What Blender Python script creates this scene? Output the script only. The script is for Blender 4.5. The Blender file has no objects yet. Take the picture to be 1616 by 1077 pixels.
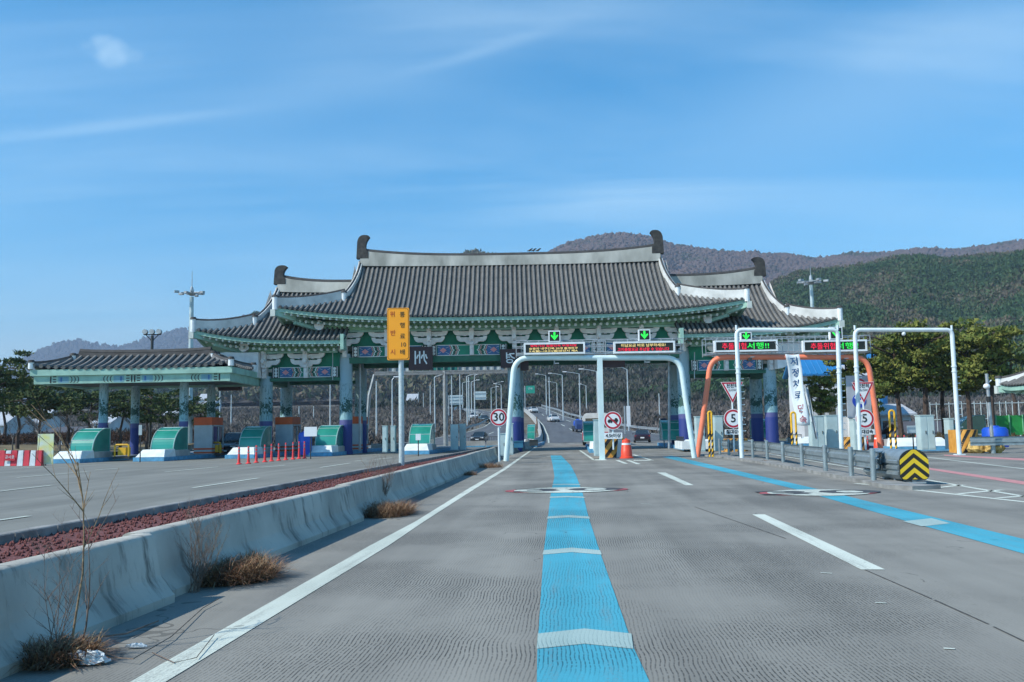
import bpy, math, random
import numpy as np
from mathutils import Vector, Matrix
random.seed(7); rng = np.random.default_rng(11)
PI = math.pi
scene = bpy.context.scene
COL = scene.collection
# ------------------------------------------------------------------ camera
F, HC = 1450.0, 1.45
ROLL = math.radians(1.0); PITCH = math.atan((681.7-538.5)/F)
cd = bpy.data.cameras.new('camera'); cam = bpy.data.objects.new('camera', cd); COL.objects.link(cam)
cd.sensor_width = 36.0; cd.lens = F/1616*36.0; cd.clip_start = .05; cd.clip_end = 20000
CM = Matrix.Rotation(PI/2+PITCH, 3, 'X') @ Matrix.Rotation(-ROLL, 3, 'Z')
cam.matrix_world = Matrix.Translation((0, 0, HC)) @ CM.to_4x4()
scene.camera = cam
CMI = CM.inverted()
def ray(px, py): return CM @ Vector(((px-808)/F, (538.5-py)/F, -1))
def P(px, py, Y):
    w = ray(px, py); t = Y/w.y
    return Vector((w.x*t, Y, HC+w.z*t))
def G(px, py, z=0.0):
    w = ray(px, py); t = (z-HC)/w.z
    return Vector((w.x*t, w.y*t, z))
def proj(p):
    v = CMI @ (Vector(p)-Vector((0, 0, HC)))
    return 808+F*v.x/-v.z, 538.5-F*v.y/-v.z
def XA(px, Y, z):
    x = (px-808)/F*Y
    for _ in range(4): x += (px-proj((x, Y, z))[0])*Y/F
    return x
def ZA(px, py, Y): return P(px, py, Y).z
def interp(t, tab):
    if t <= tab[0][0]: return tab[0][1]
    for (a, b), (c, d) in zip(tab, tab[1:]):
        if t <= c: return b+(d-b)*(t-a)/(c-a)
    return tab[-1][1]
STAB = [(0, 0), (112, 0), (130, .35), (150, 1.2), (185, 3.3), (230, 6.3), (300, 9.3), (450, 15), (700, 26), (1000, 40), (2500, 60)]
def S(Y): return interp(Y, STAB)
# ------------------------------------------------------------------ materials
MATS = {}
def mat(name, c, rough=.6, metal=0, var=.12, scale=2.0, bump=0, bscale=25, c2=None, emit=None, es=1, detail=4, trans=0, alpha=1, coat=0, streak=0, spec=.5):
    if name in MATS: return MATS[name]
    m = bpy.data.materials.new(name); m.use_nodes = True; nt = m.node_tree; N = nt.nodes; L = nt.links
    b = N['Principled BSDF']; b.inputs['Roughness'].default_value = rough; b.inputs['Metallic'].default_value = metal
    b.inputs['Specular IOR Level'].default_value = spec
    tc = N.new('ShaderNodeTexCoord')
    n = N.new('ShaderNodeTexNoise'); n.inputs['Scale'].default_value = scale; n.inputs['Detail'].default_value = detail
    if streak:
        mp = N.new('ShaderNodeMapping'); mp.inputs['Scale'].default_value = (1, 1, streak)
        L.new(tc.outputs['Object'], mp.inputs[0]); L.new(mp.outputs[0], n.inputs['Vector'])
    else: L.new(tc.outputs['Object'], n.inputs['Vector'])
    r = N.new('ShaderNodeValToRGB'); L.new(n.outputs[0], r.inputs[0])
    r.color_ramp.elements[0].position = .35; r.color_ramp.elements[1].position = .65
    c2 = c2 or tuple(min(1, x*(1+var)) for x in c); c1 = tuple(x*(1-var) for x in c)
    r.color_ramp.elements[0].color = (*c1, 1); r.color_ramp.elements[1].color = (*c2, 1)
    L.new(r.outputs[0], b.inputs['Base Color'])
    if bump:
        n2 = N.new('ShaderNodeTexNoise'); n2.inputs['Scale'].default_value = bscale; n2.inputs['Detail'].default_value = 5
        L.new(tc.outputs['Object'], n2.inputs['Vector'])
        bp = N.new('ShaderNodeBump'); bp.inputs['Strength'].default_value = bump; bp.inputs['Distance'].default_value = .02
        L.new(n2.outputs[0], bp.inputs['Height']); L.new(bp.outputs[0], b.inputs['Normal'])
    if emit:
        b.inputs['Emission Color'].default_value = (*emit, 1); b.inputs['Emission Strength'].default_value = es
    if trans: b.inputs['Transmission Weight'].default_value = trans
    if alpha < 1: b.inputs['Alpha'].default_value = alpha
    if coat: b.inputs['Coat Weight'].default_value = coat
    MATS[name] = m
    return m
# ------------------------------------------------------------------ objects
ORG = {}
def tag(o, label=None, cat=None, group=None, kind=None):
    if label: o['label'] = label
    if cat: o['category'] = cat
    if group: o['group'] = group
    if kind: o['kind'] = kind
    return o
def thing(name, label, cat, loc=(0, 0, 0), group=None):
    o = bpy.data.objects.new(name, None); COL.objects.link(o); o.location = loc; o.empty_display_size = .2
    ORG[o.name] = Vector(loc)
    return tag(o, label, cat, group)
class MB:
    def __init__(s): s.v = []; s.f = []; s.m = []; s.M = None
    def add(s, vs, fs, mi=0):
        o = len(s.v)
        if s.M is not None: vs = [s.M @ Vector(p) for p in vs]
        s.v += [tuple(p) for p in vs]; s.f += [tuple(i+o for i in f) for f in fs]; s.m += [mi]*len(fs); return s
    def poly(s, pts, mi=0): return s.add(pts, [tuple(range(len(pts)))], mi)
    def bx(s, x0, x1, y0, y1, z0, z1, mi=0):
        v = [(x, y, z) for z in (z0, z1) for y in (y0, y1) for x in (x0, x1)]
        return s.add(v, [(0, 2, 3, 1), (4, 5, 7, 6), (0, 1, 5, 4), (2, 6, 7, 3), (0, 4, 6, 2), (1, 3, 7, 5)], mi)
    def box(s, c, d, mi=0, rz=0):
        R = Matrix.Rotation(rz, 3, 'Z'); c = Vector(c)
        v = [c+R @ Vector((x*d[0]/2, y*d[1]/2, z*d[2]/2)) for z in (-1, 1) for y in (-1, 1) for x in (-1, 1)]
        return s.add(v, [(0, 2, 3, 1), (4, 5, 7, 6), (0, 1, 5, 4), (2, 6, 7, 3), (0, 4, 6, 2), (1, 3, 7, 5)], mi)
    def tube(s, pts, r, n=8, mi=0, caps=True):
        pts = [Vector(p) for p in pts]; k = len(pts)
        rs = r if isinstance(r, (list, tuple)) else [r]*k
        vs = []; u = None
        for i, p in enumerate(pts):
            t = (pts[min(i+1, k-1)]-pts[max(i-1, 0)])
            t = t.normalized() if t.length > 1e-9 else Vector((0, 0, 1))
            if u is None:
                a = Vector((0, 0, 1)) if abs(t.z) < .9 else Vector((1, 0, 0)); u = t.cross(a).normalized()
            else: u = (u-t*u.dot(t)).normalized()
            w = t.cross(u)
            for j in range(n):
                q = 2*PI*j/n; vs.append(p+(u*math.cos(q)+w*math.sin(q))*rs[i])
        fs = [(i*n+j, i*n+(j+1) % n, (i+1)*n+(j+1) % n, (i+1)*n+j) for i in range(k-1) for j in range(n)]
        if caps: fs += [tuple(range(n-1, -1, -1)), tuple(range((k-1)*n, k*n))]
        return s.add(vs, fs, mi)
    def cyl(s, a, b, r, r2=None, n=12, mi=0): return s.tube([a, b], [r, r if r2 is None else r2], n, mi)
    def prism(s, pts, d, mi=0):
        """closed outline of 3-D points pushed along d"""
        d = Vector(d); n = len(pts); a = [Vector(p) for p in pts]; b = [p+d for p in a]
        fs = [tuple(range(n)), tuple(range(2*n-1, n-1, -1))]+[(i, i+n, (i+1) % n+n, (i+1) % n) for i in range(n)]
        return s.add(a+b, fs, mi)
    def xz(s, pts, y0, y1, mi=0): return s.prism([(x, y0, z) for x, z in pts], (0, y1-y0, 0), mi)
    def disc(s, c, r, y=None, th=.02, n=28, mi=0, axis='y', sy=1):
        c = Vector(c)
        if axis == 'y': return s.prism([c+Vector((r*math.cos(2*PI*i/n), 0, r*sy*math.sin(2*PI*i/n))) for i in range(n)], (0, th, 0), mi)
        return s.prism([c+Vector((r*math.cos(2*PI*i/n), r*sy*math.sin(2*PI*i/n), 0)) for i in range(n)], (0, 0, th), mi)
    def ball(s, c, r, nu=10, nv=7, mi=0):
        c = Vector(c); r = r if isinstance(r, (tuple, list)) else (r, r, r); vs = []; fs = []
        for i in range(nv+1):
            a = PI*i/nv
            for j in range(nu):
                b = 2*PI*j/nu; vs.append(c+Vector((r[0]*math.sin(a)*math.cos(b), r[1]*math.sin(a)*math.sin(b), r[2]*math.cos(a))))
        fs = [(i*nu+j, (i+1)*nu+j, (i+1)*nu+(j+1) % nu, i*nu+(j+1) % nu) for i in range(nv) for j in range(nu)]
        return s.add(vs, fs, mi)
    def lathe(s, c, prof, n=16, mi=0):
        c = Vector(c); vs = [c+Vector((r*math.cos(2*PI*j/n), r*math.sin(2*PI*j/n), z)) for r, z in prof for j in range(n)]
        k = len(prof); fs = [(i*n+j, i*n+(j+1) % n, (i+1)*n+(j+1) % n, (i+1)*n+j) for i in range(k-1) for j in range(n)]
        fs += [tuple(range(n-1, -1, -1)), tuple(range((k-1)*n, k*n))]
        return s.add(vs, fs, mi)
    def grid(s, rows, mi=0):
        n = len(rows[0]); vs = [p for r in rows for p in r]
        return s.add(vs, [(i*n+j, i*n+j+1, (i+1)*n+j+1, (i+1)*n+j) for i in range(len(rows)-1) for j in range(n-1)], mi)
    def build(s, name, mats, parent=None, smooth=0, org=None):
        if parent is not None: o0 = ORG[parent.name]
        elif org is not None: o0 = Vector(org)
        else:
            a = np.array(s.v); o0 = Vector(((a[:, 0].min()+a[:, 0].max())/2, (a[:, 1].min()+a[:, 1].max())/2, a[:, 2].min()))
        me = bpy.data.meshes.new(name)
        me.from_pydata([(x-o0.x, y-o0.y, z-o0.z) for x, y, z in s.v], [], s.f)
        mats = mats if isinstance(mats, (list, tuple)) else [mats]
        for m in mats: me.materials.append(m)
        me.polygons.foreach_set('material_index', s.m)
        if smooth: me.polygons.foreach_set('use_smooth', [True]*len(s.f))
        me.update()
        if smooth == 2 or smooth == 1:
            try: me.set_sharp_from_angle(angle=math.radians(40))
            except Exception: pass
        o = bpy.data.objects.new(name, me); COL.objects.link(o)
        if parent is not None: o.parent = parent
        else: o.location = o0
        ORG[o.name] = o0
        return o
def struct(mb, name, m, smooth=0): return tag(mb.build(name, m, org=(0, 0, 0), smooth=smooth), kind='structure')
def np_mesh(name, V, Fc, mats, parent=None, mi=None, smooth=False, org=(0, 0, 0)):
    """V (n,3), Fc (m,k) arrays"""
    o0 = ORG[parent.name] if parent is not None else Vector(org)
    me = bpy.data.meshes.new(name); k = Fc.shape[1]
    me.vertices.add(len(V)); me.vertices.foreach_set('co', (V-np.array(o0)).astype(np.float32).ravel())
    me.loops.add(Fc.size); me.loops.foreach_set('vertex_index', Fc.astype(np.int32).ravel())
    me.polygons.add(len(Fc)); me.polygons.foreach_set('loop_start', np.arange(0, Fc.size, k, dtype=np.int32))
    me.polygons.foreach_set('loop_total', np.full(len(Fc), k, dtype=np.int32))
    for m in (mats if isinstance(mats, (list, tuple)) else [mats]): me.materials.append(m)
    if mi is not None: me.polygons.foreach_set('material_index', mi.astype(np.int32))
    if smooth: me.polygons.foreach_set('use_smooth', np.ones(len(Fc), dtype=bool))
    me.update(calc_edges=True); me.validate()
    o = bpy.data.objects.new(name, me); COL.objects.link(o)
    if parent is not None: o.parent = parent
    else: o.location = o0
    ORG[o.name] = o0
    return o
def copy_tree(o, parent=None):
    c = o.copy(); COL.objects.link(c)
    if parent is not None: c.parent = parent
    for ch in [x for x in KIDS.get(o.name, [])]: copy_tree(ch, c)
    return c
KIDS = {}
def index_kids():
    KIDS.clear()
    for o in COL.objects:
        if o.parent: KIDS.setdefault(o.parent.name, []).append(o)
def place(o, loc, rz=0, label=None, s=None):
    o.location = loc; o.rotation_euler = (0, 0, rz)
    if s: o.scale = (s, s, s)
    if label: o['label'] = label
    return o
def text_mb(s, size, m, name, parent, pos, depth=.01, align='CENTER', flipx=False, rot=None, sx=1.0, ground=False, bold=.0, vstack=False):
    """lettering as mesh, upright facing the camera (or laid on the ground)"""
    cu = bpy.data.curves.new('lettering', 'FONT'); cu.body = s; cu.size = size; cu.extrude = depth/2; cu.align_x = align; cu.align_y = 'CENTER'
    cu.offset = bold; cu.resolution_u = 2
    t = bpy.data.objects.new('lettering', cu); COL.objects.link(t)
    bpy.context.view_layer.update()
    dg = bpy.context.evaluated_depsgraph_get(); me = bpy.data.meshes.new_from_object(t.evaluated_get(dg))
    bpy.data.objects.remove(t)
    me.name = name; me.materials.clear(); me.materials.append(m)
    M = Matrix.Diagonal((-sx if flipx else sx, 1, 1, 1))
    if not ground: M = Matrix.Rotation(PI/2, 4, 'X') @ M
    if rot is not None: M = rot @ M
    o0 = ORG[parent.name] if parent is not None else Vector((0, 0, 0))
    M = Matrix.Translation(Vector(pos)-o0) @ M
    me.transform(M)
    o = bpy.data.objects.new(name, me); COL.objects.link(o)
    if parent is not None: o.parent = parent
    ORG[o.name] = o0
    return o
# palette
concrete = mat('concrete', (.33, .345, .34), .85, var=.22, scale=1.3, bump=.25, bscale=30, detail=8)
metal = mat('galvanised_steel', (.36, .40, .42), .5, .55, var=.15, scale=3)
grey_paint = mat('grey_paint', (.34, .42, .44), .5, var=.1)
white_paint = mat('white_paint', (.70, .76, .78), .5, var=.08, scale=3)
pole_white = mat('white_pole_paint', (.62, .72, .75), .45, var=.08)
dark = mat('dark_metal', (.03, .035, .035), .5)
black = mat('black_paint', (.012, .014, .014), .5)
red_paint = mat('red_paint', (.50, .03, .05), .5)
orange_paint = mat('orange_paint', (.85, .09, .03), .5, var=.1)
yellow_paint = mat('yellow_paint', (.75, .42, .02), .5, var=.12, scale=4)
mint_pole = mat('mint_pole_paint', (.58, .73, .74), .45, var=.06)
coral_pole = mat('coral_pole_paint', (.78, .21, .11), .5, var=.08)
blue_paint = mat('blue_kerb_paint', (.09, .30, .48), .7, var=.2, scale=4)
glass = mat('dark_glass', (.02, .03, .035), .08, spec=.8)
# ------------------------------------------------------------------ ground, roads
RD = math.atan((905-808)/F)                 # heading of the road, right of the view
RDX = Matrix.Rotation(-RD, 3, 'Z')
def road_mat(name, c, groove=0.0, c2=None, dark_line=.5, wear=0):
    m = bpy.data.materials.new(name); m.use_nodes = True; nt = m.node_tree; N = nt.nodes; L = nt.links
    b = N['Principled BSDF']; b.inputs['Roughness'].default_value = .82; b.inputs['Specular IOR Level'].default_value = .3
    tc = N.new('ShaderNodeTexCoord'); mp = N.new('ShaderNodeMapping'); mp.inputs['Rotation'].default_value = (0, 0, RD)
    L.new(tc.outputs['Object'], mp.inputs[0])
    def noise(sc, vec, det=5, rough=.55):
        n = N.new('ShaderNodeTexNoise'); n.inputs['Scale'].default_value = sc; n.inputs['Detail'].default_value = det; n.inputs['Roughness'].default_value = rough
        L.new(vec, n.inputs['Vector']); return n.outputs[0]
    def math_(op, a, bb, clamp=False):
        x = N.new('ShaderNodeMath'); x.operation = op; x.use_clamp = clamp
        for i, q in enumerate((a, bb)):
            if isinstance(q, (int, float)): x.inputs[i].default_value = q
            else: L.new(q, x.inputs[i])
        return x.outputs[0]
    mp2 = N.new('ShaderNodeMapping'); mp2.inputs['Scale'].default_value = (1, .06, 1); L.new(mp.outputs[0], mp2.inputs[0])
    big = noise(.35, mp.outputs[0]); lng = noise(1.1, mp2.outputs[0]); fine = noise(140, mp.outputs[0], 3, .7)
    f = math_('ADD', math_('MULTIPLY', big, .4), math_('MULTIPLY', lng, .65)); f = math_('SUBTRACT', f, .025)
    f = math_('ADD', f, math_('MULTIPLY', math_('SUBTRACT', fine, .5), .55))
    rp = N.new('ShaderNodeValToRGB'); L.new(f, rp.inputs[0]); e = rp.color_ramp.elements
    e[0].position = .3; e[1].position = .68; e[0].color = (*[x*.70 for x in c], 1); e[1].color = (*(c2 or [x*1.2 for x in c]), 1)
    col = rp.outputs[0]
    hgt = fine
    # faint cracks and tar spots
    vo = N.new('ShaderNodeTexVoronoi'); vo.feature = 'DISTANCE_TO_EDGE'; vo.inputs['Scale'].default_value = .22
    wn = N.new('ShaderNodeTexNoise'); wn.inputs['Scale'].default_value = 1.5; L.new(mp.outputs[0], wn.inputs['Vector'])
    va = N.new('ShaderNodeVectorMath'); va.operation = 'ADD'; L.new(mp.outputs[0], va.inputs[0]); L.new(wn.outputs['Color'], va.inputs[1]); L.new(va.outputs[0], vo.inputs['Vector'])
    crack = math_('MULTIPLY', math_('LESS_THAN', vo.outputs['Distance'], .0022), math_('GREATER_THAN', big, .57))
    spot = math_('GREATER_THAN', noise(9, mp.outputs[0], 2), .735)
    marks = math_('MAXIMUM', math_('MULTIPLY', crack, .5), math_('MULTIPLY', spot, .35))
    if groove:
        sx = N.new('ShaderNodeSeparateXYZ'); L.new(mp.outputs[0], sx.inputs[0])
        mp3 = N.new('ShaderNodeMapping'); mp3.inputs['Scale'].default_value = (.35, .55, 1); L.new(mp.outputs[0], mp3.inputs[0])
        wob = noise(2.6, mp3.outputs[0], 3, .45)
        wob2 = noise(13, mp.outputs[0], 2)
        xx = math_('ADD', sx.outputs[0], math_('ADD', math_('MULTIPLY', wob, .10), math_('MULTIPLY', wob2, .004)))
        s = math_('SINE', math_('MULTIPLY', xx, 2*PI/.030), 0)
        g = math_('SUBTRACT', math_('MULTIPLY', s, 1), .25)
        g = math_('MULTIPLY', g, 1.6, True)
        brk = math_('MULTIPLY', math_('SUBTRACT', noise(22, mp.outputs[0], 3), .36), 6, True)
        g = math_('MULTIPLY', g, brk, True)
        # grooving fades where the lane is worn smooth
        worn = math_('MULTIPLY', math_('SUBTRACT', .57, big), 7, True)
        g = math_('MULTIPLY', g, math_('MAXIMUM', worn, .14))
        marks = math_('MAXIMUM', marks, math_('MULTIPLY', g, groove))
        hgt = math_('SUBTRACT', math_('MULTIPLY', fine, .3), g)
    if wear:
        wn1 = math_('ADD', math_('MULTIPLY', noise(7, mp2.outputs[0], 6, .7), .55), math_('MULTIPLY', noise(60, mp.outputs[0], 4, .7), .45))
        wf = math_('MULTIPLY', math_('MULTIPLY', math_('SUBTRACT', wn1, .515), 9, True), wear)
        wx = N.new('ShaderNodeMix'); wx.data_type = 'RGBA'; L.new(wf, wx.inputs[0]); L.new(col, wx.inputs[6]); wx.inputs[7].default_value = (.17, .175, .165, 1); col = wx.outputs[2]
    mx = N.new('ShaderNodeMix'); mx.data_type = 'RGBA'; L.new(marks, mx.inputs[0]); L.new(col, mx.inputs[6]); mx.inputs[7].default_value = (*[x*dark_line*.35 for x in c], 1)
    L.new(mx.outputs[2], b.inputs['Base Color'])
    bp = N.new('ShaderNodeBump'); bp.inputs['Strength'].default_value = .5; bp.inputs['Distance'].default_value = .004
    L.new(hgt, bp.inputs['Height']); L.new(bp.outputs[0], b.inputs['Normal'])
    return m
m_road = road_mat('grooved_concrete_road', (.205, .205, .185), .85, c2=(.28, .278, .248))
m_lroad = road_mat('left_carriageway_asphalt', (.19, .195, .175))
m_far = road_mat('far_asphalt', (.105, .115, .125))
m_blue = road_mat('blue_guide_paint', (.055, .35, .47), .8, c2=(.075, .42, .55), dark_line=.7, wear=.45)
m_band = road_mat('pale_rumble_band', (.30, .46, .46), .35, c2=(.42, .55, .52))
m_white = road_mat('white_road_paint', (.55, .63, .56), .30, c2=(.66, .72, .64), wear=.6)
m_pink = mat('pink_road_paint', (.48, .22, .22), .8, var=.12, scale=5)
m_rred = mat('red_road_paint', (.34, .08, .09), .8, var=.15)
m_rdark = mat('dark_road_paint', (.05, .055, .06), .8)
m_ground = mat('dry_grass_ground', (.10, .085, .05), .95, var=.3, scale=.12, bump=.4, bscale=3, c2=(.16, .14, .11), detail=8)
# terrain sheet
def hillbase(x, y): return S(y)-.06-(.25 if y > 113 else 0)
ys = [-60, -20, 0, 20, 40, 60, 80, 100, 108, 112]+list(range(116, 320, 8))+list(range(320, 1000, 30))+[1200, 1600, 2200, 3000, 4500, 7000]
xs = [-6000, -3000, -1500, -800, -500]+list(range(-400, 401, 20))+[500, 800, 1500, 3000, 6000]
mb = MB(); mb.grid([[(x, y, hillbase(x, y)+(0 if abs(x) < 45 or y < 113 else 0)) for x in xs] for y in ys])
ground = struct(mb, 'ground', m_ground)
# near plaza
mb = MB(); mb.grid([[(x, y, 0) for x in (-3.4-0, 0, 30, 70)] for y in range(-30, 116, 5)])
def poly_road(pts, z, m, name):
    mb = MB(); mb.poly([(p[0], p[1], z) for p in pts]); return struct(mb, name, m)
BL = [G(-330, 1215), G(50, 1052), G(278, 950), G(575, 822), G(730, 752), G(800, 718), Vector((XA(842, 80, 0), 80, 0))]   # base of the barrier line
KL = [G(-300, 893, .18), G(0, 841, .18), G(300, 788, .18), G(600, 735, .18), G(769, 706, .18), G(800, 701, .18)]     # outer kerb top
road_pts = [(BL[0].x-.4, -25)]+[(p.x-.15, p.y) for p in BL]+[(XA(852, 116, 0), 116), (75, 116), (75, -25)]
poly_road(road_pts, 0.0, m_road, 'road')
lroad = [(-90, 10), (-90, 45), (-55, 62), (-50, 80), (-40, 116), (XA(850, 116, 0), 116)]+[(p.x, p.y) for p in reversed(KL)]+[(KL[0].x, 10)]
poly_road(lroad, -.008, m_lroad, 'left_road')
# asphalt overlay of the right hand lanes (smoother, bluer)
gr = [G(1616+250, 1130), G(1290, 900), G(1120, 800), G(1010, 745), G(975, 722)]
# median bed and kerb
m_bed = mat('red_gravel', (.10, .028, .028), .95, var=.5, scale=30, bump=.9, bscale=35, c2=(.21, .075, .07), detail=6)
mb = MB(); pin = [(p.x-.2, p.y) for p in BL]; pout = [(p.x+.2, p.y) for p in KL]
mb.poly([(x, y, .05) for x, y in pin]+[(x, y, .05) for x, y in reversed(pout)]); struct(mb, 'median_bed', m_bed)
mb = MB()
for a, b in zip(KL, KL[1:]):
    n = max(1, int((b-a).length/1.0)); n = min(n, 60)
    for i in range(n):
        p = a+(b-a)*(i/n); q = a+(b-a)*((i+1)/n-.012/n*2)
        mb.prism([(p.x, p.y, -.02), (p.x+.22, p.y, -.02), (p.x+.22, p.y, .165), (p.x+.2, p.y, .18), (p.x+.02, p.y, .18), (p.x, p.y, .165)], q-p)
m_kerb = mat('kerb_concrete', (.22, .225, .215), .9, var=.3, scale=2, bump=.3, bscale=20, detail=8)
struct(mb, 'median_kerb', m_kerb)
# stones / crumbs of the bed
V = []; Fq = []; tet = np.array([[0, 0, 1.], [.9, 0, -.3], [-.45, .8, -.3], [-.45, -.8, -.3]]); tf = np.array([[0, 1, 2], [0, 2, 3], [0, 3, 1], [1, 3, 2]])
n = 9000; ii = 0
tt = rng.random(n)**1.6
def lerp_line(Lp, y):
    for a, b in zip(Lp, Lp[1:]):
        if y <= b[1]: break
    t = (y-a[1])/(b[1]-a[1]+1e-9); return a[0]+(b[0]-a[0])*t
yy = 4+tt*40; 
cen = np.array([[lerp_line(pin, y)-.1+(lerp_line(pout, y)+.1-lerp_line(pin, y))*random.random(), y, .06] for y in yy])
sc = (.02+.03*rng.random(n))[:, None, None]; th = rng.random(n)*6.28
R = np.stack([np.stack([np.cos(th), -np.sin(th), 0*th], 1), np.stack([np.sin(th), np.cos(th), 0*th], 1), np.stack([0*th, 0*th, 0*th+1], 1)], 1)
V = np.einsum('nij,kj->nki', R, tet)*sc+cen[:, None, :]
Fq = (tf[None]+4*np.arange(n)[:, None, None]).reshape(-1, 3)
tag(np_mesh('gravel', V.reshape(-1, 3), Fq, m_bed), 'loose red gravel spread over the median bed', 'gravel', kind='stuff')
# far carriageways on the slope
def ribbon(tab, name, m, dz=.0):
    mb = MB(); rows = []
    for Y in list(np.arange(tab[0][0], tab[-1][0]+.1, 6)):
        l = interp(Y, [(t[0], t[1]) for t in tab]); r = interp(Y, [(t[0], t[2]) for t in tab])
        z = S(Y)+dz; rows.append([(XA(l, Y, z), Y, z), (XA(r, Y, z), Y, z)])
    mb.grid(rows); return struct(mb, name, m)
# table: distance, px of left edge, px of right edge
OUT = [(112, 856, 1185), (125, 858, 1110), (140, 859, 1040), (155, 857, 985), (170, 855, 950), (185, 850, 922), (205, 843, 893), (230, 834, 874), (260, 828, 862), (300, 823, 852), (340, 826, 850)]
INN = [(112, 560, 828), (125, 640, 833), (140, 690, 832), (155, 735, 826), (170, 762, 822), (185, 772, 818), (200, 770, 808), (215, 762, 797), (230, 748, 783), (260, 728, 763), (300, 700, 738), (340, 672, 712)]
ribbon(OUT, 'outbound_road', m_far, .02); ribbon(INN, 'inbound_road', m_far, .02)
# ------------------------------------------------------------------ painted markings
Zm = .005
mk = MB()
def gq(pts, z=Zm, m=mk, mi=0): m.poly([tuple(G(x, y, z)) for x, y in pts], mi)
def gstrip(L_, R_, z=Zm, m=mk, mi=0):
    a = [G(*p, z) for p in L_]; b = [G(*p, z) for p in R_]
    for i in range(len(a)-1): m.poly([a[i], b[i], b[i+1], a[i+1]], mi)
def gline(p, q, w=.15, z=Zm, m=mk, mi=0):
    a = G(*p, z); b = G(*q, z); d = (b-a).normalized(); s = Vector((-d.y, d.x, 0))*w/2
    m.poly([a+s, a-s, b-s, b+s], mi)
gstrip([(90, 1130), (204, 1077), (586, 860), (656, 823), (738, 772), (792.6, 740.7), (842.4, 707), (854, 699.3)], [(160, 1130), (260, 1077), (615, 860), (668, 824), (749, 772), (799, 740.7), (845, 707), (855.5, 699.3)])
gq([(1187, 812), (1359, 899), (1397, 899), (1207, 812)])
gq([(1037, 746), (1082, 766), (1095, 766), (1050, 746)])
gline((915, 711), (937, 726), .15); gline((1000, 718), (1030, 727), .15)
mk.poly([G(937, 725.3, Zm), G(937, 726.6, Zm), G(957, 726.6, Zm), G(957, 725.3, Zm)])
mk.poly([G(1000, 726.4, Zm), G(1000, 727.4, Zm), G(1030, 727.4, Zm), G(1030, 726.4, Zm)])
gline((974, 726.6), (988, 732), .18); gline((990.6, 726.6), (1008, 732.7), .18)
gline((1213, 716.5), (1463, 757.5), .14); gline((1463, 757.5), (1534, 770), .14); gline((1534, 770), (1900, 830), .14)
gline((1437, 772.7), (1900, 823), .14)
gline((1350, 763), (1437, 772.7), .14)
for k in range(3): gline((1450+62*k, 773+6.5*k), (1500+62*k+20, 765.5+7.8*k), .16)
gline((1464, 722), (1900, 774), .14); gline((1330, 706), (1464, 722), .12)
gline((1090, 715), (1150, 722), .13)
for a, b in (((304.5, 770), (408.5, 754.6)), ((-60, 829), (46, 814.4)), ((-40, 780), (81.7, 766)), ((26, 753.8), (137, 744.6)), ((260, 745), (345, 737)), ((411.5, 738), (449, 734.5)), ((505, 738), (553, 731)), ((150, 742), (190, 739)), ((20, 740), (60, 737)), ((590, 725.5), (620, 722.5)), ((560, 728), (578, 726)), ((220, 731), (330, 727))):
    gline(a, b, .15, Zm)
# slope markings: edge lines and lane dashes that follow the far carriageways
def sl(tab, f, w=.15, y0=112, y1=330, dash=None, m=mk):
    Y = y0
    while Y < y1:
        Y2 = min(Y+(dash[0] if dash else 5), y1); q = []
        for yy_ in (Y, Y2):
            z = S(yy_)+.035; l = XA(interp(yy_, [(t[0], t[1]) for t in tab]), yy_, z); r = XA(interp(yy_, [(t[0], t[2]) for t in tab]), yy_, z)
            q.append((l+(r-l)*f, yy_, z))
        m.poly([(q[0][0]-w/2, q[0][1], q[0][2]), (q[0][0]+w/2, q[0][1], q[0][2]), (q[1][0]+w/2, q[1][1], q[1][2]), (q[1][0]-w/2, q[1][1], q[1][2])])
        Y = Y2+(dash[1] if dash else 0)
sl(OUT, .03, .2); sl(OUT, .94, .2, 130); sl(INN, .04, .2, 118); sl(INN, .93, .2)
sl(OUT, .36, .2, 100+12, 320, (6, 8)); sl(OUT, .68, .2, 114, 230, (6, 8)); sl(INN, .5, .2, 120, 330, (6, 8))
struct(mk, 'white_road_marking', m_white)
mb = MB(); gstrip([(844, 1110), (847, 1077), (848, 1025), (857.6, 875), (864.6, 817), (869, 780.5), (875, 752.5), (872.3, 735), (868.8, 719)], [(1038, 1110), (1025.6, 1077), (1001, 1025), (948, 875), (929, 817), (920, 780.5), (910, 752.5), (901, 735), (885.6, 719)], m=mb)
gstrip([(1045, 721.5), (1260, 773.5), (1446, 827), (1616, 874), (1900, 955)], [(1060, 719.5), (1288, 771.5), (1480, 818), (1616, 851), (1900, 922)], m=mb)
struct(mb, 'blue_guide_line', m_blue)
mb = MB()
for (yl, ym, wd) in ((1012, 1004, 24), (872, 868, 7), (817, 815, 3.6), (785, 784, 2.0), (765, 764.5, 1.2)):
    xl = interp(-yl, [(-1025, 848), (-875, 857.6), (-817, 864.6), (-780, 869), (-752, 875)]); xr = interp(-yl, [(-1025, 1001), (-875, 948), (-817, 929), (-780, 920), (-752, 910)])
    xm = (xl+xr)/2
    gq([(xl-2, yl+wd/2), (xm, ym+wd/2), (xm, ym-wd/2), (xl, yl-wd/2)], .008, mb); gq([(xm, ym+wd/2), (xr+3, yl+wd/2), (xr, yl-wd/2), (xm, ym-wd/2)], .008, mb)
gq([(1425, 823), (1455, 831), (1500, 826), (1470, 818)], .008, mb)
struct(mb, 'pale_rumble_band', m_band)
mb = MB()
for a, b in (((1330, 884), (1470, 945)), ((1475, 947), (1560, 985)), ((1568, 989), (1800, 1100)), ((1096, 800), (1240, 850))): gline(a, b, .016, .004, mb)
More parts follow.
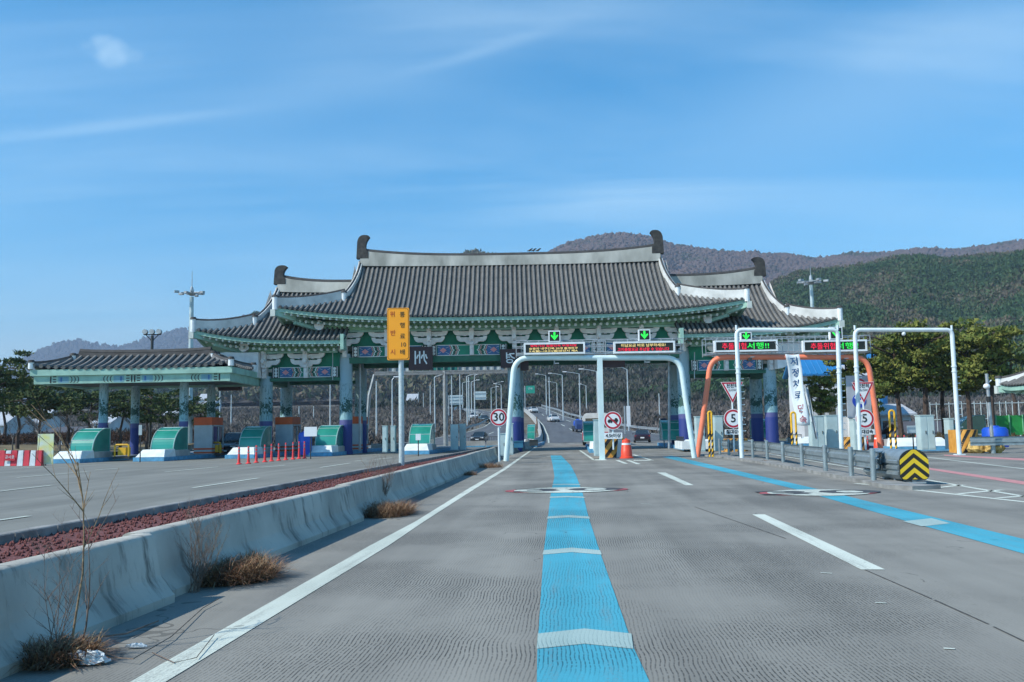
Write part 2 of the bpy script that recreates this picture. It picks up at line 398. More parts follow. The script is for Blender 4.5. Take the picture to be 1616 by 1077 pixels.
struct(mb, 'road_joint', mat('joint_sealant', (.06, .06, .055), .8, var=.3, scale=20))
mb = MB()
for x, y in ((1304, 904), (1498, 1023), (1390, 951), (1020, 795)): gline((x-9, y), (x+9, y+1), .03, .006, mb)
struct(mb, 'paint_scrap', m_white)
mb = MB()
gq([(1400, 729), (1616, 760), (1900, 803), (1900, 811), (1616, 765), (1400, 731)], Zm, mb)
gq([(1490, 718), (1616, 724), (1900, 738), (1900, 743), (1616, 727), (1490, 719.5)], Zm, mb)
struct(mb, 'pink_guide_line', m_pink)
for (cx, cy, hw) in ((894, 774.3, 97), (1291, 778.4, 98)):
    c = G(cx, cy); w = (G(cx+hw, cy)-c).length
    ob = bpy.data.objects.new('speed_limit_marking', None)
    mb = MB(); ln = 1.0
    mb.disc((c.x, c.y, .0095), w, th=.003, n=48, axis='z', sy=ln/w*.86, mi=0)
    mb.disc((c.x, c.y, .0130), w*.85, th=.003, n=48, axis='z', sy=ln/w/.85*.995, mi=1)
    o = struct(mb, 'speed_limit_marking', [m_rred, m_white]); 
    ORG[o.name] = Vector((0, 0, 0))
    tx = text_mb('30', 1.5, m_rdark, 'painted_number', o, (c.x, c.y, .018), .002, ground=True, sx=1.9, bold=.03)
# ------------------------------------------------------------------ the gate building
def tile_mat():
    m = bpy.data.materials.new('roof_tile'); m.use_nodes = True; nt = m.node_tree; N = nt.nodes; L = nt.links
    b = N['Principled BSDF']; b.inputs['Roughness'].default_value = .75
    tc = N.new('ShaderNodeTexCoord')
    n = N.new('ShaderNodeTexNoise'); n.inputs['Scale'].default_value = 1.1; n.inputs['Detail'].default_value = 8; n.inputs['Roughness'].default_value = .7; L.new(tc.outputs['Object'], n.inputs['Vector'])
    r = N.new('ShaderNodeValToRGB'); L.new(n.outputs[0], r.inputs[0]); e = r.color_ramp.elements
    e[0].position = .3; e[0].color = (.105, .112, .112, 1); e[1].position = .72; e[1].color = (.20, .195, .18, 1)
    w = N.new('ShaderNodeTexWave'); w.wave_type = 'BANDS'; w.bands_direction = 'Y'; w.wave_profile = 'SAW'; w.inputs['Scale'].default_value = 1.05; L.new(tc.outputs['Object'], w.inputs['Vector'])
    r2 = N.new('ShaderNodeValToRGB'); L.new(w.outputs['Fac'], r2.inputs[0]); r2.color_ramp.elements[0].color = (.55, .55, .55, 1); r2.color_ramp.elements[1].position = .18
    mx = N.new('ShaderNodeMix'); mx.data_type = 'RGBA'; mx.blend_type = 'MULTIPLY'; mx.inputs[0].default_value = .8
    L.new(r.outputs[0], mx.inputs[6]); L.new(r2.outputs[0], mx.inputs[7]); L.new(mx.outputs[2], b.inputs['Base Color'])
    bp = N.new('ShaderNodeBump'); bp.inputs['Distance'].default_value = .03; bp.inputs['Strength'].default_value = .7; L.new(w.outputs['Fac'], bp.inputs['Height']); L.new(bp.outputs[0], b.inputs['Normal'])
    return m
m_tile = tile_mat()
m_pan = mat('roof_pan_tile', (.055, .058, .056), .85, var=.3, scale=2)  # darker than the rib tiles: valley shadow painted into the pan colour
m_cap = mat('dark_ridge_tile', (.045, .045, .045), .8, var=.3, scale=2)
m_ridge = mat('weathered_ridge_plaster', (.25, .26, .235), .85, var=.0, scale=.7, c2=(.50, .51, .47), streak=.5, detail=10, bump=.2)
m_ridgew = mat('pale_hip_plaster', (.50, .53, .52), .85, var=.1, scale=1.2, c2=(.64, .67, .66))
m_finial = mat('finial_clay', (.03, .034, .036), .85, var=.25, scale=3, c2=(.065, .065, .06), bump=.4, bscale=8)
m_mint = mat('mint_green_trim', (.26, .45, .38), .7, var=.14, scale=1.5)
m_green = mat('green_beam_paint', (.21, .40, .26), .7, var=.2, scale=.9)
m_dgreen = mat('deep_green_panel', (.012, .22, .14), .7, var=.15, scale=1)
m_ddgreen = mat('dark_green_beam', (.025, .13, .085), .7, var=.2)
m_brk = mat('grey_bracket_paint', (.66, .67, .68), .7, var=.1, scale=2, c2=(.74, .75, .75))
m_rafter = mat('pale_rafter_paint', (.52, .58, .55), .7, var=.08)
m_dblue = mat('pattern_blue', (.04, .13, .30), .7); m_pinkp = mat('pattern_pink', (.62, .26, .27), .7); m_palep = mat('pattern_pale', (.62, .68, .68), .7); m_raft = mat('mint_rafter_paint', (.34, .52, .44), .7, var=.1)
def prof(v): return .66*v+.34*v*v
class Roof:
    def __init__(s, name, par, xa, xb, ra, rb, Ye, Yr, ze, zr, lift, hipL=True, hipR=True, vb=.42, rk=.6, sp=.357, rr=.10, rh=.68, rup=.55, fin=True, label=None, capw=.42, hiph=.62, gated=True, rmat=None, hmat=None):
        D = Yr-Ye; s.__dict__.update(locals()); ra2 = ra-rk; rb2 = rb+rk
        xm = (xa+xb)/2 if hipL and hipR else (xb if hipL else xa)
        def lf(x):
            a = 0
            if hipL and x < xm: a = lift*((xm-x)/(xm-xa))**3.2
            if hipR and x > xm: a = lift*((x-xm)/(xb-xm))**3.2
            return a
        s.lf = lf
        def Z(x, v): return ze+(zr-ze)*prof(v)+lf(x)*(1-v)**1.4
        s.Z = Z
        def vmax(x):
            if hipR and x > rb:
                return vb*(xb-x)/(xb-rb2) if x > rb2 else 1-(1-vb)*math.sqrt((x-rb)/rk)
            if hipL and x < ra:
                return vb*(x-xa)/(ra2-xa) if x < ra2 else 1-(1-vb)*math.sqrt((ra-x)/rk)
            return 1.0
        s.vmax = vmax
        n = int(round((xb-xa)/sp)); xs_ = [xa+(xb-xa)*i/n for i in range(n+1)]
        pan = MB(); rib = MB(); NV = 12
        for sgn in (1, -1):
            yf = lambda v: Yr-sgn*D*(1-v)
            for i in range(n):
                x0, x1 = xs_[i], xs_[i+1]; a, b = vmax(x0), vmax(x1); xc = (x0+x1)/2
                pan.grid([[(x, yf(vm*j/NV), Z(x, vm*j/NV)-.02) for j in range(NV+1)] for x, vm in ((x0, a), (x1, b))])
                vm = vmax(xc)
                if vm < .02: continue
                ns = max(2, int(NV*vm)+1)
                rib.tube([(xc, yf(0)-sgn*.05, Z(xc, 0)+.02)]+[(xc, yf(vm*j/ns), Z(xc, vm*j/ns)+.03) for j in range(1, ns+1)], [rr*1.1]+[rr]*ns, 6)
        # hipped ends
        for side, on in ((-1, hipL), (1, hipR)):
            if not on: continue
            xe, xr = (xa, ra2) if side < 0 else (xb, rb2)
            ny = int(round(2*D/sp)); W = abs(xe-xr)
            def SP(y, w):
                q = abs(y-Yr)/D; return (xe+(xr-xe)*w, y, ze+(zr-ze)*prof(vb*w)+lift*(q**3.2)*(1-vb*w)**1.4*.98)
            for i in range(ny):
                y0 = Yr-D+2*D*i/ny; y1 = y0+2*D/ny; wm = lambda y: min(1, (1-abs(y-Yr)/D)/vb)
                pan.grid([[SP(y, wm(y)*j/6) for j in range(7)] for y in (y0, y1)])
                yc = (y0+y1)/2; w_ = wm(yc)
                if w_ > .05: rib.tube([Vector(SP(yc, w_*j/5))+Vector((0, 0, .03)) for j in range(6)], rr, 6)
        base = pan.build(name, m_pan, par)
        if label: base['label'] = label
        s.base = base
        s.ribs = rib.build('tile_ribs', m_tile, base, smooth=1)
        # gable walls
        g = MB()
        for side, on in ((-1, hipL), (1, hipR)):
            if not on: continue
            x = (ra2+.15) if side < 0 else (rb2-.15)
            yb = D*(1-vb)
            g.poly([(x, Yr-yb, Z((xa+xb)/2, vb)-.3), (x, Yr+yb, Z((xa+xb)/2, vb)-.3), (x, Yr, zr+.2)])
        if g.v: g.build('gable_wall', m_brk, base)
        # ridge with dark cap, swept up at the hipped ends
        rm = (ra+rb)/2 if hipL and hipR else (rb if hipL else ra)
        def up(x):
            a = 0
            if hipL and x < rm: a = ((rm-x)/(rm-ra))**3
            if hipR and x > rm: a = ((x-rm)/(rb-rm))**3
            return rup*a
        s.up = up
        N = 24; r_ = MB(); c_ = MB(); pts = [ra+(rb-ra)*i/N for i in range(N+1)]
        for x0, x1 in zip(pts, pts[1:]):
            v = []
            for x in (x0, x1):
                zt = zr+rh+up(x); zb = zr-.12+up(x)*.25
                v += [(x, Yr-.3, zb), (x, Yr-.24, zt), (x, Yr+.24, zt), (x, Yr+.3, zb)]
            r_.add(v, [(0, 1, 5, 4), (1, 2, 6, 5), (2, 3, 7, 6)])
            if x0 == pts[0]: r_.add(v, [(0, 3, 2, 1)])
            if x1 == pts[-1]: r_.add(v, [(4, 5, 6, 7)])
        c_.tube([(x, Yr, zr+rh+.04+up(x)) for x in pts], .2, 8)
        r_.build('ridge', rmat or m_ridge, base); c_.build('ridge_cap', m_cap, base, smooth=1)
        # finials
        O = [(0, 0), (0, 1.2), (.05, 1.4), (.14, 1.54), (.28, 1.63), (.5, 1.67), (.75, 1.66), (.93, 1.6), (1.0, 1.54), (.9, 1.42), (.80, 1.25), (.74, 1.05), (.74, .86), (.82, .66), (1.0, .48), (1.04, 0)]
        if fin:
            for side, on in ((-1, hipL), (1, hipR)):
                if not on: continue
                xx = ra-.25 if side < 0 else rb+.25
                f_ = MB(); f_.xz([(xx-side*(a*.92+.13*(b/1.67)**2)+side*.05, zr+rup+.05+b*fin*1.12) for a, b in O], Yr-.28, Yr+.28); f_.build('ridge_finial', m_finial, base)
        # rakes and hips
        for side, on in ((-1, hipL), (1, hipR)):
            if not on: continue
            for fr in (1, -1):
                yf = lambda v: Yr-fr*D*(1-v)
                e0 = ra if side < 0 else rb
                P1 = []
                for j in range(9):
                    v = 1-(1-vb*.96)*j/8; x = e0+side*rk*((1-v)/(1-vb))**2
                    P1.append((x, yf(v), Z(e0, v)))
                strip(base, 'rake', P1, .30, .46 if hiph > .3 else hiph, hmat or m_ridgew, m_cap, endcap=True, both=True)
                P2 = []
                x0 = e0+side*rk; xe = xa if side < 0 else xb
                for j in range(11):
                    t = j/10; x = x0+(xe-x0)*t*.965; v = vb*(1-t*.965); P2.append((x, yf(v), Z(x, v)))
                strip(base, 'corner_ridge', P2, .30, hiph, hmat or m_ridgew, m_cap, endcap=True)
def strip(par, name, pts, w, h, m, mc, endcap=False, both=False):
    pts = [Vector(p) for p in pts]; b = MB(); top = []
    for i, p in enumerate(pts):
        t = (pts[min(i+1, len(pts)-1)]-pts[max(i-1, 0)]); t.z = 0
        if t.length < 1e-6: t = Vector((0, 1, 0))
        s = Vector((-t.y, t.x, 0)).normalized()*w/2
        if i == 0: rows = []
        rows.append([p-s-Vector((0, 0, .15)), p-s+Vector((0, 0, h)), p+s+Vector((0, 0, h)), p+s-Vector((0, 0, .15))])
        top.append(p+Vector((0, 0, h+.03)))
    b.grid(rows); b.poly(rows[-1]); b.poly(rows[0][::-1])
    if both:   # dark gutter between two white curbs
        b.tube([q+Vector((0, 0, .0)) for q in top], .07, 6, 1)
    else: b.tube(top, .12, 6, 1)
    e = rows[-1]; c = (e[0]+e[3])/2
    if endcap:
        b.cyl(c+Vector((0, -.06, -.1)), c+Vector((0, -.06, h+.2)), w*.62, n=10, mi=2); b.cyl(c+Vector((0, -.06, h+.2)), c+Vector((0, -.06, h+.36)), w*.8, w*.6, n=10, mi=1)
    b.build(name, [m, mc, white_paint], par)
def eaves(roof, par, x0, x1, zdrop=0, n_sp=.47, yin=3.0, side_rafters=True):
    """fascia, soffit and two rows of round rafters under the front and back eaves"""
    R = roof; Z = R.Z; base = R.base; D = R.D
    fa = MB(); N = 40
    xs_ = [x0+(x1-x0)*i/N for i in range(N+1)]
    so = MB()
    for fr in (1, -1):
        ye = R.Yr-fr*D
        for a, b in zip(xs_, xs_[1:]):
            za, zb = Z(a, 0), Z(b, 0); y0, y1 = ye+fr*.1, ye+fr*.28
            fa.add([(a, y0, za-.06), (a, y1, za-.06), (a, y1, za-.32), (a, y0, za-.32), (b, y0, zb-.06), (b, y1, zb-.06), (b, y1, zb-.32), (b, y0, zb-.32)], [(0, 4, 7, 3), (1, 2, 6, 5), (0, 1, 5, 4), (3, 7, 6, 2)])
        so.grid([[(x, ye+fr*.2, Z(x, 0)-.26) for x in xs_], [(x, ye+fr*yin, Z((x0+x1)/2, 0)-.12+R.lf(x)*.45) for x in xs_]])
    if side_rafters:
        for sd, on in ((-1, R.hipL), (1, R.hipR)):
            if not on: continue
            xe = R.xa if sd < 0 else R.xb; ysn = [R.Yr-D+2*D*i/20 for i in range(21)]
            zz = lambda y: R.ze+R.lift*(abs(y-R.Yr)/D)**3.2
            for a, b in zip(ysn, ysn[1:]):
                X0, X1 = xe-sd*.1, xe-sd*.28
                fa.add([(X0, a, zz(a)-.06), (X1, a, zz(a)-.06), (X1, a, zz(a)-.32), (X0, a, zz(a)-.32), (X0, b, zz(b)-.06), (X1, b, zz(b)-.06), (X1, b, zz(b)-.32), (X0, b, zz(b)-.32)], [(0, 4, 7, 3), (1, 2, 6, 5), (0, 1, 5, 4), (3, 7, 6, 2)])
            so.grid([[(xe-sd*.2, y, zz(y)-.26) for y in ysn], [(xe-sd*4.2, R.Yr+(y-R.Yr)*.5, R.ze-.1+(zz(y)-R.ze)*.4) for y in ysn]])
    fa.build('fascia', m_mint, base); so.build('soffit', m_green, base)
    ups = {1: MB(), -1: MB()}; los = {1: MB(), -1: MB()}; n = int((x1-x0)/n_sp)
    xm = (x0+x1)/2
    for i in range(n+1):
        x = x0+.25+(x1-x0-.5)*i/n; l = R.lf(x)
        dx = -(1 if x > xm else -1)*min(1.3, l*2.2)          # fan towards the corners
        for fr in (1, -1):
            up, lo = ups[fr], los[fr]
            ye = R.Yr-fr*D; z = Z(x, 0)
            a = Vector((x, ye+fr*.22, z-.40)); b = Vector((x+dx, ye+fr*(yin-.4), z-.30-l*.3+.25))
            up.cyl(a, a+(b-a)*.04, .085, n=8, mi=1); up.cyl(a+(b-a)*.04, b, .08, n=6)
            a = Vector((x+.02+dx*.3, ye+fr*1.0, z-.66-l*.15)); b = Vector((x+dx*1.1, ye+fr*yin, z-.46-l*.4+.2))
            lo.cyl(a, a+(b-a)*.03, .11, n=8, mi=1); lo.cyl(a+(b-a)*.03, b, .10, n=6)
    for fr in (1, -1): ups[fr].build('flying_rafters', [m_raft, m_rafter], base, 1); los[fr].build('round_rafters', [m_raft, m_rafter], base, 1)
    # hip beams at the corners
    for sd, on in ((-1, R.hipL), (1, R.hipR)):
        if not on: continue
        xe = R.xa if sd < 0 else R.xb
        for fr in (1, -1):
            cb = MB()
            ye = R.Yr-fr*D; z = R.ze+R.lift
            a = Vector((xe-sd*.1, ye+fr*.1, z-.28)); b = Vector((xe-sd*4.3, ye+fr*3.0, R.ze-.35)); s = Vector((.12, fr*sd*.12, 0))
            for th, k0, k1 in ((.38, 0, 1), (.62, .30, 1)):
                p = a+(b-a)*k0; q = a+(b-a)*k1; dz = Vector((0, 0, -th))
                cb.add([p-s, p+s, p+s+dz, p-s+dz, q-s, q+s, q+s+dz*1.3, q-s+dz*1.3], [(0, 1, 2, 3), (4, 7, 6, 5), (0, 4, 5, 1), (3, 2, 6, 7), (0, 3, 7, 4), (1, 5, 6, 2)])
            cb.box(a+Vector((sd*.06, -fr*.06, -.2)), (.34, .34, .5), 1)
            cb.build('hip_beam', [m_mint, m_rafter], base)
YF, YB = 68.0, 73.0
EY, RY = 65.0, 71.2
gate = thing('toll_gate', 'wide toll gate building with grey tiled hip and gable roofs on painted columns', 'toll gate', (-.1, 70.6, 0))
mx0, mx1 = XA(430, EY, 10.4), XA(1183, EY, 10.4)
cxm = (mx0+mx1)/2
rdx = (XA(1049, RY, 15)-XA(573, RY, 15))/2-.1
zE = ZA(808, 500, EY)+.1; zRg = ZA(808, 417, RY)
main = Roof('main_roof', gate, mx0, mx1, cxm-rdx, cxm+rdx, EY, RY, zE, zRg, .95, fin=1.0)
eaves(main, gate, mx0+.1, mx1-.1)
zEw = (ZA(480, 534, EY+.2)+ZA(1150, 527, EY+.2))/2; zRw = ZA(480, 461, RY)
lx = XA(300, EY, 9.2); lr = XA(432, RY, 13)+.35
rx = XA(1330, EY, 9.2); rr_ = XA(1206, RY, 13)-.2
lwing = Roof('left_wing_roof', gate, lx, -11.9, lr, -11.9, EY+.2, RY, zEw, zRw, .95, True, False, fin=.8, rk=.75, label='left lower wing roof with swept corner')
rwing = Roof('right_wing_roof', gate, 11.9, rx, 11.9, rr_, EY+.2, RY, zEw, zRw, .95, False, True, fin=.8, rk=.75, label='right lower wing roof with bright corner ridge')
eaves(lwing, gate, lx+.1, -12.2); eaves(rwing, gate, 12.2, rx-.1)
b = MB()
for x in (-12.1, 12.1):
    b = MB(); b.xz([(x-.12, zEw-.75), (x+.12, zEw-.75), (x+.12, zEw+.35), (x-.12, zEw+.35)], EY+.0, EY+1.2)
    b.build('barge_board', m_mint, gate)
# columns
def column_mat():
    m = bpy.data.materials.new('painted_column'); m.use_nodes = True; nt = m.node_tree; N = nt.nodes; L = nt.links
    b = N['Principled BSDF']; b.inputs['Roughness'].default_value = .65
    tc = N.new('ShaderNodeTexCoord'); sp = N.new('ShaderNodeSeparateXYZ'); L.new(tc.outputs['Object'], sp.inputs[0])
    def M(op, a, c=0., cl=False):
        x = N.new('ShaderNodeMath'); x.operation = op; x.use_clamp = cl
        for i, q in enumerate((a, c)):
            if isinstance(q, (int, float)): x.inputs[i].default_value = q
            else: L.new(q, x.inputs[i])
        return x.outputs[0]
    z = sp.outputs[2]
    def no(sc, det, vec):
        n = N.new('ShaderNodeTexNoise'); n.inputs['Scale'].default_value = sc; n.inputs['Detail'].default_value = det; n.inputs['Roughness'].default_value = .6; L.new(vec, n.inputs['Vector']); return n.outputs[0]
    n1 = no(2.6, 4, tc.outputs['Object']); n2 = no(9, 3, tc.outputs['Object'])
    mp = N.new('ShaderNodeMapping'); mp.inputs['Rotation'].default_value = (0, .6, 0); mp.inputs['Scale'].default_value = (9, 9, 1.2); L.new(tc.outputs['Object'], mp.inputs[0]); n3 = no(1, 2, mp.outputs[0])
    win = M('MULTIPLY', M('MULTIPLY', M('SUBTRACT', z, 2.6), 1.6, True), M('MULTIPLY', M('SUBTRACT', 5.3, z), .55, True))
    lea = M('GREATER_THAN', M('MULTIPLY', M('ADD', M('MULTIPLY', n1, .6), M('MULTIPLY', n2, .5)), M('ADD', .55, M('MULTIPLY', win, .55))), .565)
    tw = M('MULTIPLY', M('LESS_THAN', M('ABSOLUTE', M('SUBTRACT', n3, .5)), .02), M('GREATER_THAN', win, .05))
    pat = M('MAXIMUM', M('MULTIPLY', lea, M('GREATER_THAN', win, .02)), M('MULTIPLY', tw, .7))
    r = N.new('ShaderNodeValToRGB'); r.color_ramp.interpolation = 'LINEAR'; L.new(M('DIVIDE', z, 8.), r.inputs[0]); e = r.color_ramp.elements
    e[0].position = 0; e[0].color = (.012, .03, .17, 1); e[1].position = .272; e[1].color = (.015, .035, .20, 1)
    for p, c in ((.275, (.06, .07, .22, 1)), (.315, (.07, .08, .23, 1)), (.32, (.22, .40, .45, 1)), (.5, (.27, .42, .47, 1)), (1, (.30, .40, .46, 1))):
        q = e.new(p); q.color = c
    mx = N.new('ShaderNodeMix'); mx.data_type = 'RGBA'; L.new(pat, mx.inputs[0]); L.new(r.outputs[0], mx.inputs[6]); mx.inputs[7].default_value = (.012, .07, .06, 1)
    L.new(mx.outputs[2], b.inputs['Base Color']); return m
m_col = column_mat()
zbm = ZA(808, 543, YF)      # top of the painted beam, main hall
zbw = ZA(470, 579, YF)
def column(x, y, zt, r=.47, par=gate):
    o = ORG[par.name]
    me = MB(); me.lathe((x, y, 0), [(r*1.12, .0), (r*1.12, .12), (r, .35), (r, zt-.5), (r*.86, zt)], 24)
    return me.build('column', m_col, par, 1)
cols = [(420, 1), (546, 0), (812, 0), (1080, 0), (1216, 1)]
CX = [XA(px, YF, 3.5) for px, _ in cols]
for (px, wg), x in zip(cols, CX):
    column(x, YF, (zbw-.7) if wg else zbm-.55); column(x+(YB-YF)*.052, YB, (zbw-.7) if wg else zbm-.55)
# wall panels and beams
def zz(py, Y, px=808): return ZA(px, py, Y)
class Each:
    def __init__(s, name, mats): s.n = name; s.mt = mats
    def bx(s, x0, x1, y0, y1, z0, z1, mi=0):
        b = MB(); b.bx(x0, x1, y0, y1, z0, z1); b.build(s.n[mi], s.mt[mi], gate)
bm = Each(['eaves_beam', 'eaves_moulding'], [m_green, m_mint]); xL, xR = CX[1], CX[3]
for Yc, sg in ((YF, 1), (YB, -1)):
    yy0 = Yc-.2*sg
    bm.bx(xL-1.9, xR+1.9, min(yy0-.9*sg, yy0-.4*sg), max(yy0-.9*sg, yy0-.4*sg), zz(519, YF), zz(508, YF)+.15)
    bm.bx(xL-1.2, xR+1.2, min(yy0-.7*sg, yy0-.3*sg), max(yy0-.7*sg, yy0-.3*sg), zz(522, YF), zz(519.3, YF), 1)
for x0, x1, c0 in ((CX[0]-1.6, CX[1]-.5, 0), (CX[3]+.5, CX[4]+1.6, 0)):
    for Yc, sg in ((YF, 1), (YB, -1)):
        yy0 = Yc-.2*sg
        bm.bx(x0, x1, min(yy0-.9*sg, yy0-.4*sg), max(yy0-.9*sg, yy0-.4*sg), zz(556, YF, 480), zz(545, YF, 480)+.1)
        bm.bx(x0, x1, min(yy0-.7*sg, yy0-.3*sg), max(yy0-.7*sg, yy0-.3*sg), zz(559, YF, 480), zz(556.3, YF, 480), 1)
pd_ = MB()
for x, z in ((xL-1.7, zz(512, YF)), (xR+1.7, zz(512, YF)), (CX[0]-1.3, zz(549, YF, 480)), (CX[4]+1.3, zz(549, YF, 480))):
    pd_ = MB(); pd_.cyl((x, YF-1.5, z), (x, YB+1.5, z), .36, n=20); pd_.build('purlin_log', m_brk, gate, 1)
pn = Each(['wall_panel'], [m_dgreen])
for Yc in (YF+.1, YB-.1):
    pn.bx(xL, xR, Yc-.06, Yc+.06, zz(543, YF), zz(519, YF))
    pn.bx(CX[0], CX[1]-.3, Yc-.06, Yc+.06, zz(582, YF, 480), zz(556, YF, 480)); pn.bx(CX[3]+.3, CX[4], Yc-.06, Yc+.06, zz(582, YF, 480), zz(556, YF, 480))
db = Each(['tie_beam'], [m_ddgreen]); z1, z0 = zz(561, YF), zz(570, YF)
db.bx(xL, xR, YF-.35, YF+.35, z0, z1); db.bx(xL, xR, YB-.35, YB+.35, z0, z1)
z1w, z0w = zz(597, YF, 480), zz(602, YF, 480)
for a, c in ((CX[0], CX[1]), (CX[3], CX[4])):
    db.bx(a, c, YF-.3, YF+.3, z0w, z1w); db.bx(a, c, YB-.3, YB+.3, z0w, z1w)
for (px, wg), x in zip(cols, CX):
    db.bx(x-.25, x+.45, YF+.4, YB-.4, (z0w if wg else z0)-.2, (z1w if wg else z1)+.5)
db.bx(xL, xR, YF+.4, YB-.4, zz(505, YF), zz(505, YF)+.1)
# painted beams
def pbeam(x0, x1, zb, zt, Y, par=gate, name='painted_beam', white=False, ends=True):
    b = MB(); h = zt-zb; b.bx(x0, x1, Y-.32, Y+.32, zb, zt, 0)
    for fr in (-1, 1):
        yo = lambda k: Y+fr*(.32+.004*k)
        def rect(a, c, d, e, mi, k=1): b.poly([(a, yo(k), d), (c, yo(k), d), (c, yo(k), e), (a, yo(k), e)], mi)
        for s in (0, 1):
            X = lambda t: (x0+t*.74) if s == 0 else (x1-t*.74)
            rect(X(0), X(.75), zb, zt, 5); rect(X(.1), X(.16), zb, zt, 3, 2); rect(X(.62), X(.68), zb, zt, 3, 2)
            for k in range(3):
                zc = zb+h*(.2+.3*k); cx_ = X(.39); b.poly([(cx_+.12*math.cos(a), yo(2), zc+.12*math.sin(a)) for a in [2*PI*i/10 for i in range(10)]], 3)
            rect(X(.8), X(2.05), zb+.04, zt-.04, 1, 1)
            cx_ = X(1.35); cz = (zb+zt)/2
            b.poly([(cx_+.26, yo(2), cz), (cx_, yo(2), cz+.2), (cx_-.26, yo(2), cz), (cx_, yo(2), cz-.2)], 2)
            for k in range(4): # crossing pale lines round the flower
                a = PI/4+k*PI/2; dx, dz = math.cos(a), math.sin(a)*.6
                b.poly([(cx_+dx*.25-.02, yo(2), cz+dz*.35), (cx_+dx*.25+.03, yo(2), cz+dz*.35), (cx_+dx*.58+.03, yo(2), cz+dz*.6), (cx_+dx*.58-.02, yo(2), cz+dz*.6)], 3)
            sg = 1 if s == 0 else -1
            for k in range(5):
                q = X(1.95+k*.19); mi = (2, 3, 5, 2, 3)[k]; w = .075; dd = .22*sg
                for (za, zc2, zd) in ((zb+.02, zb+h*.25, 1), (zb+h*.25, zb+h*.5, -1), (zb+h*.5, zb+h*.75, 1), (zb+h*.75, zt-.02, -1)):
                    pass
                zig = [(q, zb+.02), (q+dd*.5, zb+h*.25), (q+dd*.35, zb+h*.34), (q+dd, zb+h*.5), (q+dd*.35, zb+h*.66), (q+dd*.5, zb+h*.75), (q, zt-.02)]
                for (xa_, za), (xb_, zb_) in zip(zig, zig[1:]):
                    b.poly([(xa_-w/2, yo(3), za), (xa_+w/2, yo(3), za), (xb_+w/2, yo(3), zb_), (xb_-w/2, yo(3), zb_)], mi)
        rect(x0+.56, x1-.56, zt-.05, zt-.0, 3, 4); rect(x0+.56, x1-.56, zb, zb+.05, 3, 4)
    return b.build(name, [m_dgreen, m_dblue, m_pinkp, m_palep, m_palep, black], par)
zpt, zpb = zz(543.5, YF), zz(560.5, YF); wpt, wpb = zz(580, YF, 480), zz(596.5, YF, 480)
half = [(CX[1]+.45, (CX[1]+CX[2])/2), ((CX[1]+CX[2])/2, CX[2]-.45), (CX[2]+.45, (CX[2]+CX[3])/2), ((CX[2]+CX[3])/2, CX[3]-.45)]
for a, c in half:
    pbeam(a+.02, c-.02, zpb, zpt, YF); pbeam(a+.02, c-.02, zpb, zpt, YB)
for a, c in ((CX[0]+.5, CX[1]-.5), (CX[3]+.5, CX[4]-.5)):
    pbeam(a, c, wpb, wpt, YF); pbeam(a, c, wpb, wpt, YB)
# bracket sets
UA = [(.0, -.1), (.95, -.1), (.95, 0), (1.38, 0), (1.36, -.16), (1.27, -.3), (1.15, -.38), (1.0, -.42), (0, -.42)]
LA = [(.0, -.55), (.85, -.55), (.85, -.46), (1.15, -.46), (1.1, -.66), (1.0, -.8), (.85, -.87), (0, -.87)]
BA = [(0, -.87), (.5, -.87), (.42, -1.0), (.3, -1.05), (0, -1.05)]
def bracket(x, z, Y, fr=-1, par=gate):
    b = MB(); y0, y1 = Y+fr*.35, Y+fr*.62
    for pts in (UA, LA, BA):
        full = [(x+a, z+c) for a, c in pts]+[(x-a, z+c) for a, c in reversed(pts[:-1])][0:]
        full = [(x+a, z+c) for a, c in pts[1:]]+[(x-a, z+c) for a, c in reversed(pts[1:])]
        b.xz(full, min(y0, y1), max(y0, y1))
    b.bx(x-.16, x+.16, min(Y, Y+fr*.95), max(Y, Y+fr*.95), z-.9, z+.6)
    b.bx(x-.15, x+.15, min(Y, Y+fr*.66), max(Y, Y+fr*.66), z-1.85, z-.9)
    for zc, r, l in ((.0, .11, 1.15), (-.62, .15, 1.2), (-.98, .15, .95), (-1.3, .13, .82), (-1.62, .12, .75)):
        b.cyl((x, Y+fr*.3, z+zc), (x, Y+fr*l, z+zc), r, n=10)
    for a in (-.5, .5): b.bx(x+a-.1, x+a+.1, min(y0, y1+fr*.12), max(y0, y1+fr*.12), z-.46, z-.38)
    return b.build('bracket_set', m_brk, par)
zb0 = zz(521, YF)
for k in range(9):
    x = CX[1]+(CX[3]-CX[1])*k/8
    bracket(x, zb0, YF); bracket(x, zb0, YB, 1)
zw0 = zz(558, YF, 480)
for x in (CX[0], (CX[0]+CX[1])/2+.1, (CX[3]+CX[4])/2-.1, CX[4]):
    bracket(x, zw0, YF); bracket(x, zw0, YB, 1)
# cloud shaped corner brackets
CL = [(0, 0), (-1.3, 0), (-2.2, .05), (-2.75, -.0), (-2.35, -.16), (-2.0, -.3), (-2.3, -.46), (-2.5, -.62), (-2.1, -.7), (-1.6, -.72), (-1.2, -.86), (-1.5, -.98), (-1.7, -1.12), (-1.3, -1.3), (-.95, -1.28), (-.7, -1.5), (-.35, -1.66), (0, -1.7)]
for x, s in ((CX[0]-.2, 1), (CX[4]+.2, -1)):
    for yc in (YF-1.5, YB+.4): b = MB(); b.xz([(x+s*a*1.05, zw0+c*1.08) for a, c in CL], yc, yc+1.0); b.build('cloud_bracket', m_brk, gate)
for x, s in ((CX[1]-.2, 1), (CX[3]+.2, -1)):
    b = MB(); b.xz([(x+s*a*.45, zb0+c*.9) for a, c in CL], YF-.4, YF-.1); b.build('cloud_bracket', m_brk, gate)
